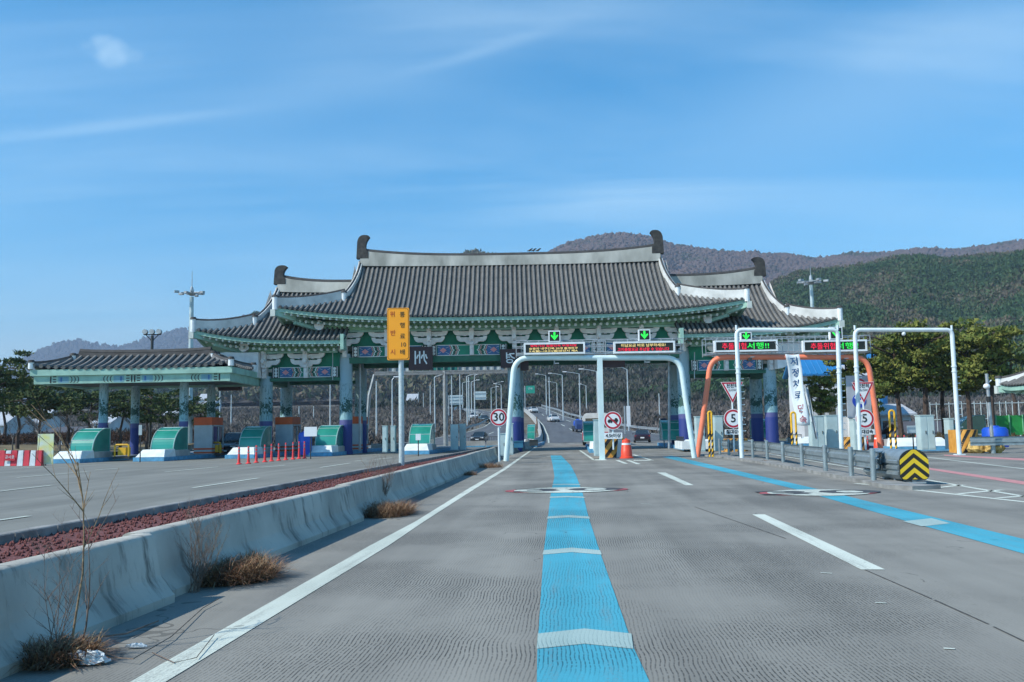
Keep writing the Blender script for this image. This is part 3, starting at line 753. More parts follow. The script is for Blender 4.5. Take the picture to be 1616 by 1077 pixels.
# downpipes and conduits
for px, a, c in ((525, 556, 600), (591, 497, 520), (1096, 556, 598)):
    b = MB(); b.cyl(P(px, c, YF-.6), P(px, a, YF-.6), .035, n=6); b.build('conduit', metal, gate)
for px, c in ((568, 1), (1056, -1)): b = MB(); b.cyl(P(px, 565, YF+1.2), P(px, 712, YF+1.2), .1, n=8); b.build('downpipe', metal, gate)
# place name signs, seen from behind
m_sign = mat('maroon_sign_panel', (.035, .012, .016), .5)
for px, ch, w in ((664, '州', 1.75), (805, '경', 1.4)):
    Y = YF-.75; x = XA(px, Y, 7); z = (ZA(px, 566, Y)+.0)
    o = MB(); o.bx(x-w/2, x+w/2, Y-.1, Y+.1, z-w*.49, z+w*.49); sg = o.build('name_sign', m_sign, gate)
    text_mb(ch, w*.62, white_paint, 'lettering', sg, (x, Y-.125, z-.03), .03, flipx=True, bold=.01)
b = MB()
for (x0, x1, y0, y1) in ((645, 681, 573, 583), (812, 834, 565, 585), (950, 986, 567, 580), (345, 380, 610, 617)):
    p = P(x0, y1, YF+.5); q = P(x1, y0, YF+.5); b = MB(); b.bx(p.x, q.x, YF+.4, YF+.9, p.z, q.z); b.build('lane_display_box', m_sign, gate)
# lattice catwalk behind with pale panels
cat = thing('overhead_sign_gantry', 'pale framed sign gantry behind the gate, seen from its back', 'sign gantry', (-5, 84, 0))
Y = 84; b = MB(); x0, x1 = XA(612, Y, 7), XA(800, Y, 7); zt, zb_ = ZA(700, 561, Y), ZA(700, 586, Y)
for z in (zt, (zt+zb_)/2, zb_): b.bx(x0-1.2, x1+.6, Y-.06, Y+.06, z-.05, z+.05)
for i in range(18): x = x0+(x1-x0)*i/17; b.bx(x-.03, x+.03, Y-.05, Y+.05, zb_, zt)
b.bx(x0-1.2, x1+.6, Y-.2, Y+.2, zb_-.3, zb_-.1)
b.build('truss', metal, cat)
m_bp = mat('pale_sign_back', (.45, .55, .58), .6, var=.1)
b = MB()
for a, c in ((613, 648), (723, 795)):
    p, q = XA(a, Y, 7), XA(c, Y, 7); k = max(2, int((q-p)/1.3))
    for i in range(k): b.bx(p+(q-p)*i/k+.03, p+(q-p)*(i+1)/k-.03, Y+.1, Y+.16, zb_+.05, zt-.1)
b.build('sign_panel', m_bp, cat)
b = MB(); b.bx(XA(683, Y, 7), XA(721, Y, 7), Y+.1, Y+.16, zb_+.1, zt); b.build('green_panel', mat('sign_green', (.03, .22, .20), .5), cat)
b = MB(); b.tube([(x0-1.2, Y, zb_-.2), (x0-1.7, Y, 5), (x0-2.1, Y, 0)], .16, 8); b.tube([(XA(703, Y, 3), Y, zb_), (XA(703, Y, 3), Y, 0)], .22, 10); b.build('leg', metal, cat)
# ------------------------------------------------------------------ left canopy
can = thing('toll_canopy', 'low tiled canopy with mint fascia over the leftmost toll lanes', 'toll canopy', (-34, 64, 0))
CY = 60.5
cx0, cx1 = XA(47, CY, 6), XA(366, CY, 6)
czE = ZA(200, 581, CY); cRY = 63.2; czR = ZA(250, 560, cRY)
m_tiled = m_tile
cr = Roof('canopy_roof', can, cx0, cx1, XA(127, cRY, 7.5), XA(384, cRY, 7.5)-2.2, CY, cRY, czE, czR, .28, True, True, vb=.9, rk=.15, sp=.50, rr=.13, rh=.14, rup=.12, fin=0, hiph=.14, rmat=m_cap, hmat=mat('canopy_hip_tile', (.16, .17, .18), .8))
b = MB(); z0 = ZA(200, 604, CY); z1 = ZA(200, 591, CY)
def ringbox(b, x0, x1, y0, y1, za, zb, t, mi):
    b.bx(x0, x1, y0, y0+t, za, zb, mi); b.bx(x0, x1, y1-t, y1, za, zb, mi); b.bx(x0, x0+t, y0+t, y1-t, za, zb, mi); b.bx(x1-t, x1, y0+t, y1-t, za, zb, mi)
cBY = 68.4
ringbox(b, cx0+.0, cx1-.0, CY+.02, cBY, z1+.0, czE-.02, .3, 0)
ringbox(b, cx0+.18, cx1-.18, CY+.2, cBY-.2, z0, z1, .3, 0)
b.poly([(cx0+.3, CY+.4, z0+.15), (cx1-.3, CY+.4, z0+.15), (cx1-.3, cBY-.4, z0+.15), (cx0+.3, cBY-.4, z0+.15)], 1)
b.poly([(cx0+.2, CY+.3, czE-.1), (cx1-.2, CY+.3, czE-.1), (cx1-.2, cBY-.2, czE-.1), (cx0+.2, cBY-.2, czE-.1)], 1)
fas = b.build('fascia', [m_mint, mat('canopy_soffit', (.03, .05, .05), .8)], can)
for xc, both in ((XA(75, CY, 5), 1), (XA(208, CY, 5), 2), (XA(347, CY, 5), -1)):
    b = MB(); h = z1-z0-.1; yo = CY+.2-.004; zc = (z0+z1)/2
    for sd in ((-1, 1) if both == 2 else (1,) if both == 1 else (-1,)):
        b.bx(xc+sd*.05, xc+sd*.15, yo-.004, yo, z0+.05, z1-.05, 1) if sd > 0 else b.bx(xc-.15, xc-.05, yo-.004, yo, z0+.05, z1-.05, 1)
        for k in range(3): b.box((xc+sd*.35, yo-.002, z0+.13+k*.17), (.22, .004, .07), 1)
        b.box((xc+sd*.95, yo-.001, zc), (.7, .002, h), 0)
        b.box((xc+sd*.8, yo-.003, zc), (.12, .004, h*.7), 2)
        for k in range(3):
            q = xc+sd*(1.35+k*.22)
            arc = [(q+sd*.16*math.cos(a), zc+h*.5*math.sin(a)) for a in [(-PI/2+PI*i/8) for i in range(9)]]
            for (xa_, za), (xb_, zb2) in zip(arc, arc[1:]): b.poly([(xa_-.03, yo-.003, za), (xa_+.03, yo-.003, za), (xb_+.03, yo-.003, zb2), (xb_-.03, yo-.003, zb2)], 1)
    b.build('painted_pattern', [mat('pattern_sky', (.14, .30, .36), .7), black, m_dblue], fas)
for px, py in ((163, 723), (290, 718)):
    column(XA(px, 62.5, 3), 62.5, z0+.2, .30, can)
for px in (213, 333): column(XA(px, 67.5, 3), 67.5, z0+.2, .30, can)
# ------------------------------------------------------------------ concrete median barrier sections
def barrier_mat():
    m = mat('barrier_concrete', (.34, .34, .30), .88, var=.16, scale=.9, bump=.35, bscale=18, c2=(.47, .465, .41), detail=10)
    nt = m.node_tree; N = nt.nodes; L = nt.links; b = N['Principled BSDF']
    src = b.inputs['Base Color'].links[0].from_socket
    tc = [n for n in N if n.type == 'TEX_COORD'][0]
    mp = N.new('ShaderNodeMapping'); mp.inputs['Scale'].default_value = (1, 3.2, .8); mp.inputs['Rotation'].default_value = (.35, 0, 0); L.new(tc.outputs['Object'], mp.inputs[0])
    n = N.new('ShaderNodeTexNoise'); n.inputs['Scale'].default_value = 1.7; n.inputs['Detail'].default_value = 9; n.inputs['Roughness'].default_value = .68; L.new(mp.outputs[0], n.inputs['Vector'])
    r = N.new('ShaderNodeValToRGB'); L.new(n.outputs[0], r.inputs[0]); r.color_ramp.elements[0].position = .53; r.color_ramp.elements[0].color = (0, 0, 0, 1); r.color_ramp.elements[1].position = .72; r.color_ramp.elements[1].color = (.9, .9, .9, 1)
    x = N.new('ShaderNodeMix'); x.data_type = 'RGBA'; L.new(r.outputs[0], x.inputs[0]); L.new(src, x.inputs[6]); x.inputs[7].default_value = (.05, .055, .05, 1)
    L.new(x.outputs[2], b.inputs['Base Color']); return m
m_bar = barrier_mat()
PRO = [(0, 0), (0, .07), (.02, .09), (.12, .22), (.135, .26), (.19, .56), (.205, .59), (.235, .605), (.36, .605), (.39, .59), (.405, .56), (.46, .25), (.58, .08), (.58, 0)]
cuts = [-4.5, G(48, 1052).y, G(278, 950).y, G(575, 822).y, G(759, 739).y, G(791, 724).y, G(815, 711).y, 79.0]
def bxat(y): return lerp_line([(p.x, p.y) for p in BL], y)
bl_lab = ['nearest concrete barrier section at the lower left edge', 'stained concrete barrier section behind the tall dry saplings', 'long scuffed concrete barrier section between two tufts of dry weeds', 'concrete barrier section running past the base of the yellow sign pole', 'concrete barrier section beside the round 30 sign pole', 'short dark stained barrier section at the end of the red median bed', 'last barrier section next to the blue kerbed centre island']
m_bar2 = mat('dark_stained_barrier', (.13, .13, .12), .9, var=.3, scale=2, c2=(.24, .24, .22), detail=8)
for i, (a, c) in enumerate(zip(cuts, cuts[1:])):
    mb = MB(); n = max(2, int((c-a)/1.2)); rows = []
    if i == 0: a = -3
    for k in range(n+1):
        y = a+.03+(c-a-.06)*k/n; x = bxat(y)-.11*(1-k/n)
        rows.append([Vector((x-p, y, q)) for p, q in PRO])
    mb.grid(rows); mb.poly(rows[0][::-1]); mb.poly(rows[-1])
    o = mb.build('concrete_barrier', m_bar2 if i == 5 else m_bar, smooth=1)
    tag(o, bl_lab[i], 'barrier', 'concrete barrier sections along the median')
# ------------------------------------------------------------------ lettering signs
m_amber = mat('amber_sign_face', (.90, .36, .01), .5, var=.03)
m_signw = mat('white_sign_face', (.72, .76, .78), .45, var=.03)
m_brownred = mat('sign_lettering_red', (.45, .05, .01), .5); m_signred = mat('sign_red', (.42, .012, .035), .45)
def rrect(w, h, r, n=5):
    o = []
    for cx, cz, a0 in ((w/2-r, h/2-r, 0), (-w/2+r, h/2-r, 90), (-w/2+r, -h/2+r, 180), (w/2-r, -h/2+r, 270)):
        for k in range(n+1):
            a = math.radians(a0+90*k/n); o.append((cx+r*math.cos(a), cz+r*math.sin(a)))
    return o
base = G(634, 737); Yp = base.y
t = thing('toll_fine_sign', 'tall amber vertical sign with Korean text on a thick pale pole in the red median', 'sign', base)
mb = MB(); zt = ZA(629, 487, Yp); zb = ZA(629, 569, Yp)
mb.lathe(base, [(.17, 0), (.17, .05), (.125, .06), (.12, zb+.6)], 16); mb.build('pole', mat('speckled_pole', (.42, .50, .52), .5, .2, var=.12, scale=12), t, 1)
w_, h_ = 35/F*Yp, zt-zb; cx_ = XA(629.5, Yp, 4); cz_ = (zt+zb)/2
mb = MB(); mb.xz([(cx_+a, cz_+c) for a, c in rrect(w_, h_, .06)], Yp-.17, Yp-.14, 0)
mb.xz([(cx_+a, cz_+c) for a, c in rrect(w_-.06, h_-.06, .10)], Yp-.174, Yp-.17, 1); mb.xz([(cx_+a, cz_+c) for a, c in rrect(w_-.1, h_-.1, .09)], Yp-.178, Yp-.174, 0)
pnl = mb.build('sign_panel', [m_amber, black], t)
for ch, px, py in (('위', 620.5, 497.5), ('반', 621, 527), ('시', 621, 557)): text_mb(ch, .27, m_brownred, 'lettering', pnl, (XA(px, Yp, 5), Yp-.185, ZA(px, py, Yp)), .006, bold=.001)
for ch, px, py in (('통', 636, 498), ('행', 636, 515), ('료', 636, 532), ('10', 637, 545), ('배', 636, 557)): text_mb(ch, .27, black, 'lettering', pnl, (XA(px, Yp, 5), Yp-.185, ZA(px, py, Yp)), .006)
def ring_sign(name, label, px, py, dpx, Y, zbase, txt=None, size=.5, plate=None, tri=None, pole_r=.04, sub=None, group=None, polez=None, bpx=None):
    x = XA(px, Y, 2); z = ZA(px, py, Y); r = dpx/F*Y/2
    t = thing(name, label, 'sign', (x, Y, zbase), group)
    mb = MB(); mb.cyl((x, Y+.06, zbase), (x, Y+.06, z+(tri[2] if tri else 0)+r*.6), pole_r, n=10); mb.build('pole', pole_white, t, 1)
    mb = MB(); mb.disc((x, Y-.02, z), r, th=.02, n=40, mi=0); mb.disc((x, Y-.024, z), r*.94, th=.004, n=40, mi=1); mb.disc((x, Y-.028, z), r*.73, th=.004, n=40, mi=0)
    d = mb.build('round_panel', [m_signw, m_signred], t)
    if txt: text_mb(txt, size, black, 'lettering', d, (x, Y-.034, z), .006, bold=.008)
    if plate:
        (pz, pw, ph, s, fs) = plate; zc = z-pz; mb = MB(); mb.xz([(x+a, zc+c) for a, c in rrect(pw, ph, .03)], Y-.03, Y-.01, 0)
        q = mb.build('text_plate', m_signw, t); text_mb(s, fs, black, 'lettering', q, (x, Y-.034, zc), .006, bold=.006)
    if tri:
        tw, th_, dz = tri; zc = z+dz
        mb = MB()
        for k, (sc_, mi) in enumerate(((1, 0), (.95, 1), (.72, 0))):
            mb.xz([(x-tw/2*sc_, zc+th_/3*sc_), (x+tw/2*sc_, zc+th_/3*sc_), (x, zc-th_*2/3*sc_)], Y-.045-.004*k, Y-.02-.004*(k-1) if k == 0 else Y-.045-.004*(k-1), mi)
        q = mb.build('triangle_panel', [m_signw, m_signred], t)
        text_mb('천천히', .21, black, 'lettering', q, (x, Y-.062, zc+.14), .005, bold=.005); text_mb('SLOW', .14, black, 'lettering', q, (x, Y-.062, zc-.05), .005)
    return t, d, x, z, r
YS = 44.0
ring_sign('speed_limit_sign', 'round red rimmed 30 sign at the end of the red median', 787, 659, 27.5, YS, .05, '30', .56, pole_r=.055)
t, d, x, z, r = ring_sign('weight_ban_sign', 'round red rimmed truck ban sign with 4.5t plate above the striped block', 967, 664, 28.5, 45, .5, plate=(.74, .88, .30, '4.5t이상', .22), pole_r=.04)
mb = MB(); y = 45-.034
mb.xz([(x-.25, z+.0), (x-.2, z+.06), (x+.1, z+.05), (x+.1, z+.12), (x+.2, z+.12), (x+.26, z+.02), (x+.26, z-.05), (x-.27, z-.05)], y-.003, y)
for dx in (-.19, -.08, .17): mb.disc((x+dx, y-.004, z-.07), .05, th=.004, n=12)
mb.build('truck_symbol', black, d)
mb = MB(); s = .05; k = r*.72*.707
mb.poly([(x-k-s/2, y-.006, z+k-s/2), (x-k+s/2, y-.006, z+k+s/2), (x+k+s/2, y-.006, z-k+s/2), (x+k-s/2, y-.006, z-k-s/2)][::-1]); mb.build('red_slash', m_signred, d)
G5 = 'slow down signs at the right toll lanes'
ring_sign('slow_down_sign', 'triangle above round 5 sign in front of the mint centre pillar, left of the two', 1157, 661, 30, 44.5, .3, '5', .56, plate=(.64, .88, .25, '절대감속', .2), tri=(1.09, 1.05, 1.42), group=G5)
ring_sign('slow_down_sign', 'triangle above round 5 sign beside the coral gantry leg, right of the two', 1364, 661, 30, 44.5, .3, '5', .56, plate=(.64, .88, .25, '절대감속', .2), tri=(1.09, 1.05, 1.42), group=G5)
# ------------------------------------------------------------------ lane gantries with LED boards
m_ledbg = mat('led_board', (.012, .018, .014), .5)
def led(n, c, es=1.6): return mat(n, tuple(x*.3 for x in c), .5, emit=c, es=es, var=.02)
l_red = led('led_red', (1, .02, .07), .75); l_grn = led('led_green', (.03, 1, .10), .7); l_yel = led('led_yellow', (1, .78, .30), .6)
def bend(pts, r=.3, n=6):
    out = [Vector(pts[0])]
    for a, b, c in zip(pts, pts[1:], pts[2:]):
        a, b, c = Vector(a), Vector(b), Vector(c); p = b+(a-b).normalized()*r; q = b+(c-b).normalized()*r
        for i in range(n+1):
            t = i/n; out.append(p*(1-t)**2+b*2*t*(1-t)+q*t*t)
    return out+[Vector(pts[-1])]
def gantry(label, Y, xl, xr, pyt, footl, footr, m, mids, boards, arrows, rail):
    T = lambda px, py: P(px, py, Y)
    t = thing('lane_gantry', label, 'gantry', (T((xl+xr)/2, 700).x, Y, 0), 'lane gantries with led boards')
    def down(f, q):
        f = f.copy(); k = (f.z)/(q.z-f.z); return f+(f-q)*k
    mb = MB(); a, b = T(*footl), T(*footr); a = down(a, T(footl[0]+(xl-footl[0])*.55, pyt+60)); b = down(b, T(footr[0]+(xr-footr[0])*.55, pyt+60))
    pts = bend([a, T(footl[0]+(xl-footl[0])*.55, pyt+60), T(xl, pyt), T(xr, pyt), T(footr[0]+(xr-footr[0])*.55, pyt+60), b], .75)
    mb.tube(pts, .135, 12); mb.build('frame', m, t, 1)
    for mx_, yb in mids:
        mb = MB(); p = T(mx_, yb); q = T(mx_, pyt); mb.box(((p.x+q.x)/2, Y, q.z/2), (.26, .26, q.z)); mb.build('post', m, t)
    # service rail above
    mb = MB(); z0 = T(xl, pyt-2).z; z1 = T(xl, rail[2]).z
    p, q = T(rail[0], pyt).x, T(rail[1], pyt).x
    for z in (z1, z1-.28, z0+.15): mb.tube([(p, Y-.05, z), (q, Y-.05, z)], .025, 5); mb.tube([(p, Y+.8, z), (q, Y+.8, z)], .025, 5)
    k = int((q-p)/.55)
    for i in range(k+1): xx = p+(q-p)*i/k; mb.tube([(xx, Y-.05, z0), (xx, Y-.05, z1)], .022, 5); mb.tube([(xx, Y+.8, z0), (xx, Y+.8, z1)], .022, 5)
    mb.bx(p, q, Y, Y+.8, z0+.05, z0+.09); mb.build('service_rail', metal, t)
    for (x0, y0, x1, y1, rows) in boards:
        p, q = P(x0, y1, Y-.3), P(x1, y0, Y-.3); mb = MB(); e = .085
        mb.bx(p.x, q.x, Y-.3, Y+.0, p.z, p.z+e); mb.bx(p.x, q.x, Y-.3, Y+.0, q.z-e, q.z); mb.bx(p.x, p.x+e, Y-.3, Y, p.z+e, q.z-e); mb.bx(q.x-e, q.x, Y-.3, Y, p.z+e, q.z-e)
        mb.bx(p.x+e, q.x-e, Y-.26, Y-.05, p.z+e, q.z-e, 1); bo = mb.build('led_board', [white_paint, m_ledbg], t)
        H = q.z-p.z-2*e; W = q.x-p.x-2*e; n = len(rows)
        for i, segs in enumerate(rows):
            zc = q.z-e-H*(i+.5)/n; tot = sum(f for _, _, f in segs); xx = p.x+e+W*(1-tot)/2
            for s_, mm, f in segs:
                wd = W*f; o = text_mb(s_, H/n*.86, mm, 'led_lettering', bo, (0, 0, 0), .004, bold=.002)
                xs_ = [v.co.x for v in o.data.vertices]; zs_ = [v.co.z for v in o.data.vertices]
                sx_ = wd*.96/(max(xs_)-min(xs_)); og = ORG[bo.name]
                for v in o.data.vertices:
                    v.co.x = (v.co.x-min(xs_))*sx_+xx-og.x if False else (v.co.x+og.x*0-min(xs_))*sx_+xx-og.x
                    v.co.y = v.co.y-(0-og.y)*0
                c_ = (max(zs_)+min(zs_))/2
                for v in o.data.vertices: v.co.z += zc-og.z-c_; v.co.y += (Y-.268)
                xx += wd
    for (x0, y0, x1, y1) in arrows:
        p, q = P(x0, y1, Y-.3), P(x1, y0, Y-.3); mb = MB(); e = .05; c = (p+q)/2; w = (q.x-p.x)/2
        mb.bx(p.x, q.x, Y-.3, Y-.08, p.z, q.z, 0); mb.bx(p.x+e, q.x-e, Y-.305, Y-.3, p.z+e, q.z-e, 1)
        so = mb.build('lane_signal', [white_paint, m_ledbg], t)
        mb = MB(); s = w*.95; A = [(-.18, .75), (.18, .75), (.18, -.05), (.52, .3), (.68, .08), (0, -.72), (-.68, .08), (-.52, .3), (-.18, -.05)]
        mb.xz([(c.x+a*s, c.z+b*s) for a, b in A], Y-.315, Y-.306); mb.build('green_arrow', l_grn, so)
    return t
g1 = gantry('mint painted arched gantry carrying two led text boards over the centre lanes', 46, 812, 1073, 565, (801, 700), (1091, 690), mint_pole, [(948, 706)],
    [(827, 540, 923, 560, [[('행락기간 집중단속 부정차량', l_red, .84)], [('승용차 내구간북 20개 출게하구', l_yel, .88)], [('3.4(월)~10.21(월)양산시 제A', l_yel, .88)]]),
     (969, 538, 1065, 558, [[('미납요금 바로 납부하세요!', l_yel, .80)], [('고지출발요금 후납할 수 있습니다', l_red, .93)]])],
    [(866, 522, 884, 540), (1008, 520, 1026, 538)], (815, 1079, 539))
g2 = gantry('coral painted arched gantry carrying two led text boards over the right lanes', 47, 1122, 1369, 564, (1105, 690), (1389, 703), coral_pole, [],
    [(1128, 536, 1227, 556, [[('추돌위험', l_red, .42), ('서행!!', l_grn, .38)]]), (1268, 536, 1368, 556, [[('추돌위험', l_red, .42), ('서행!!', l_grn, .38)]])],
    [(1169, 524, 1186, 537), (1310, 516, 1329, 536)], (1114, 1374, 534))
for g, lst in ((g1, ((875, 578), (1018, 576))), (g2, ((1182, 568), (1330, 570)))):   # cameras hung from the beams
    Y = ORG[g.name].y
    for px, py in lst:
        p = P(px, py, Y); mb = MB(); mb.tube([(p.x, Y, p.z+.45), (p.x, Y, p.z+.1)], .03, 6); mb.box((p.x, Y-.1, p.z), (.16, .4, .14), 1); mb.box((p.x+.12, Y-.1, p.z+.12), (.2, .3, .04), 0); mb.build('lane_camera', [metal, dark], g)
def pipe_gantry(label, Y, pl, pr, top, fl, fr, extra=None):
    T = lambda px, py: P(px, py, Y)
    t = thing('pipe_gantry', label, 'pipe gantry', (T(pl, 700).x, Y, 0), 'white pipe gantries')
    mb = MB()
    def down(ft, q): ft = ft.copy(); return ft+(ft-q)*(ft.z/(q.z-ft.z))
    f = [down(T(*fl), T(pl, top))] if fl else []; e = [down(T(*fr), T(pr, top))] if fr else []
    pts = f+[T(pl, top), T(pr, top)]+e
    mb.tube(bend(pts, .28), .10, 12); mb.build('pipe', pole_white, t, 1)
    for foot, tp in ((fl, pl), (fr, pr)):
        if not foot: continue
        a = T(tp, top); b = down(T(*foot), a); mb = MB()
        mb.box((b.x, Y, .02), (.4, .4, .04)); mb.build('base_plate', pole_white, t)
        for k in range(9): # rungs
            q = a+(b-a)*(.38+.05*k); mb = MB(); mb.cyl(q, q+Vector((.24, 0, 0)), .018, n=5); mb.build('rung', pole_white, t)
        for k in (.30, .34): q = a+(b-a)*k; mb = MB(); mb.lathe(q, [(.125, 0), (.125, .06)], 12); mb.build('collar', pole_white, t)
        mb = MB(); mb.cyl(a+Vector((0, 0, .0)), a+Vector((0, 0, .22)), .05, n=6); mb.build('top_pin', pole_white, t)
    return t
pipe_gantry('white pipe gantry standing behind the left 5 sign and reaching to the second lane signal', 42, 1162, 1322, 521, (1170, 702), (1328, 706))
t = pipe_gantry('tall white pipe gantry between the coral gantry and the pines', 43.5, 1349, 1502, 521, (1357, 705), (1514, 713))
mb = MB(); p = P(1426, 527, 43.5); mb.ball(p, .1); mb.build('dome_camera', white_paint, t, 1)
# ------------------------------------------------------------------ islands
m_teal = mat('green_polycarbonate', (.008, .19, .15), .22, var=.12, scale=.8, c2=(.03, .27, .21), coat=.4)
m_tfr = mat('shelter_frame', (.26, .42, .40), .5, var=.08)
m_orange2 = mat('orange_booth_header', (.62, .10, .02), .6, var=.1)
m_wpar = mat('white_parapet', (.62, .68, .68), .7, var=.1, scale=2, c2=(.72, .78, .78), detail=6)
m_slab = mat('island_slab', (.22, .24, .25), .85, var=.15)
def make_island(length=22, w=2.0):
    t = thing('toll_island', 'x', 'toll island')
    mb = MB(); o = [(-w/2, .0), (w/2, .0), (w/2, length), (-w/2, length)]
    mb.prism([(x, y, 0) for x, y in o], (0, 0, .25)); mb.build('kerb', blue_paint, t)
    mb = MB(); mb.bx(-w/2+.12, w/2-.12, .1, length-.1, .24, .265); mb.build('slab', m_slab, t)
    mb = MB(); v = [(-w/2+.03, .05, .16), (w/2-.03, .05, .16), (w/2-.03, 1.8, .16), (-w/2+.03, 1.8, .16), (-w/2+.28, .75, .72), (w/2-.28, .75, .72), (w/2-.1, 1.8, .72), (-w/2+.1, 1.8, .72)]
    mb.add(v, [(3, 2, 1, 0), (4, 5, 6, 7), (0, 1, 5, 4), (1, 2, 6, 5), (2, 3, 7, 6), (3, 0, 4, 7)]); mb.build('nose_block', m_wpar, t)
    mb = MB(); v0 = [(-.85, 1.82, .16), (.85, 1.82, .16), (.85, 4.3, .16), (-.85, 4.3, .16)]; mb.prism(v0, (0, 0, .47)); mb.build('parapet', concrete, t)
    return t
def make_shelter(w=1.5, L=1.75, h=1.5, flat=.45, z0=.63, y0=1.9):
    t = thing('toll_shelter', 'x', 'shelter')
    A = [(y0+L-L*math.cos(a), z0+h*math.sin(a)) for a in [PI/2*i/12 for i in range(13)]]+[(y0+L+flat, z0+h)]
    mb = MB()
    mb.grid([[(x, y, z) for y, z in A] for x in (-w/2, w/2)])
    for x, s in ((-w/2+.01, 1), (w/2-.01, -1)): mb.poly([(x, y, z) for y, z in A]+[(x, y0+L+flat, z0)])
    mb.build('panels', m_teal, t)
    mb = MB()
    for x in (-w/2, w/2):
        mb.tube([(x, y, z) for y, z in A], .035, 6); mb.tube([(x, y0, z0), (x, y0+L+flat, z0)], .035, 6); mb.tube([(x, y0+L+flat, z0), (x, y0+L+flat, z0+h)], .03, 6)
    for i in (0, 4, 8, 12): mb.tube([(-w/2, *A[i]), (w/2, *A[i])], .03, 6)
    mb.build('frame', m_tfr, t, 1)
    return t
def make_booth():
    t = thing('toll_booth', 'x', 'toll booth')
    mb = MB(); mb.bx(-.65, .65, 0, 2.2, .16, .95); mb.bx(-.65, .65, 0, .15, .95, 2.3); mb.bx(-.65, .65, 2.05, 2.2, .95, 2.3); mb.bx(-.65, .65, 0.15, .25, .95, 2.3); mb.bx(-.65, -.55, 1.2, 1.3, .95, 2.3); mb.bx(.55, .65, 1.2, 1.3, .95, 2.3); mb.bx(-.65, .65, .15, 2.05, 2.2, 2.3)
    mb.build('cabin', mat('booth_panel', (.42, .47, .50), .5, var=.08), t)
    mb = MB(); mb.bx(-.6, .6, .26, 2.04, .95, 2.19); mb.build('window', glass, t)
    mb = MB(); mb.bx(-.66, .66, -.06, 2.0, 2.3, 2.85); mb.build('header', m_orange2, t)
    mb = MB(); mb.bx(-.665, .665, -.012, 2.21, .3, .42); mb.bx(-.665, .665, -.012, 2.21, .56, .68); mb.build('stripe', m_orange2, t)
    return t
def make_chevron(w=1.3, h=1.05, d=1.2, curved=True):
    """black and amber striped impact block"""
    t = thing('striped_block', 'x', 'crash block')
    mb = MB(); n = 16; P_ = []
    for i in range(n+1):
        a = PI*i/n; P_.append((-w/2*math.cos(a), -.28*math.sin(a)))
    for j in range(n):
        x0, y0 = P_[j]; x1, y1 = P_[j+1]
        K = 14
        for k in range(K):
            z0, z1 = h*k/K, h*(k+1)/K
            mb.poly([(x0, y0, z0), (x1, y1, z0), (x1, y1, z1), (x0, y0, z1)], 0)
    mb.bx(-w/2, w/2, 0, d, 0, h, 0); o = mb.build('block', mat('amber_block_paint', (.62, .28, .03), .6, var=.14, scale=4, c2=(.70, .36, .07)), t)
    mb = MB()
    def wrap(u):   # u 0..1 along the curved front
        a = PI*u; return (-w/2*1.012*math.cos(a), -.288*math.sin(a))
    for k in range(-2, 5):
        for j in range(12):
            t0, t1 = j/12, (j+1)/12
            us = lambda tt, off: (k*.25+off+tt*.42)
            q = []
            for tt, off in ((t0, 0), (t0, .11), (t1, .11), (t1, 0)):
                u = us(tt, off); q.append((u, tt*h))
            if min(u for u, _ in q) < 0 or max(u for u, _ in q) > 1: continue
            mb.poly([(*wrap(u), z) for u, z in q])
    mb.build('stripes', black, t)
    return t
isl = make_island(); she = make_shelter(); boo = make_booth(); chv = make_chevron()
index_kids()
def again(o, loc, label, group=None, first=[set()], s=None, rz=-RD):
    c = o if o.name not in first[0] else copy_tree(o)
    first[0].add(o.name); place(c, loc, rz, label); ORG[c.name] = Vector(loc)
    if s: c.scale = s
    if group: c['group'] = group
    return c
noses = [(101, 731.5, 'toll island farthest left, beside the small poster board', 'green curved shelter farthest left, beside the poster board'),
         (234, 728.5, 'toll island second from the left, with a thin post sign at its nose', 'green curved shelter second from the left, between two canopy columns'),
         (378, 724, 'toll island behind the row of red lane posts', 'green curved shelter behind the left end of the red lane posts'),
         (502, 720.5, 'toll island with a blue tank on its left side', 'green curved shelter beside the blue tank and white notice board'),
         (655, 717.5, 'toll island just right of the amber sign pole', 'green curved shelter just right of the amber sign pole')]
IP = []
def along(p, d, side=0, z=0): return Vector((p.x+math.sin(RD)*d+math.cos(RD)*side, p.y+math.cos(RD)*d-math.sin(RD)*side, z))
for px, py, la, lb in noses:
    p = G(px, py); IP.append(p)
    again(isl, p, la, 'toll islands on the left side'); again(she, p, lb, 'green curved toll shelters')
for i, d, lab in ((1, 7.6, 'orange topped toll booth under the low tiled canopy'), (2, 8.2, 'orange topped toll booth behind the row of red lane posts'), (3, 8.8, 'orange topped toll booth right of the blue tank')):
    again(boo, along(IP[i], d, .35), lab, 'toll booths')
# centre island, bus lane island, right islands
def parapet(px, py, z1, n, label, gap=1.5, w=1.4, h=.5, group='white parapet blocks on the islands', d0=0):
    p = G(px, py)
    for k in range(n):
        q = along(p, d0+k*gap); mb = MB(); mb.box((q.x, q.y, z1+h/2), (w, gap-.06, h), 0, -RD)
        for s in (-w/2+.1, w/2-.1):
            a = along(q, -gap/2+.1, s, 0); 
            for m_ in range(4):
                r_ = along(a, m_*gap*.25); mb.cyl((r_.x, r_.y, z1+h), (r_.x, r_.y, z1+h+.28), .02, n=5, mi=1)
            b_ = along(a, gap*.8); mb.tube([(a.x, a.y, z1+h+.28), (b_.x, b_.y, z1+h+.28)], .022, 5, 1)
        tag(mb.build('parapet_block', [m_wpar, dark]), label[k], 'parapet block', group)
cI = G(828, 707); again(isl, along(cI, 2), 'centre toll island beyond the last concrete barrier section', 'toll islands in the centre'); 
again(she, along(cI, 8, .1), 'green shelter beside the middle gate column', 'green curved toll shelters', s=(.5, 1, 1))
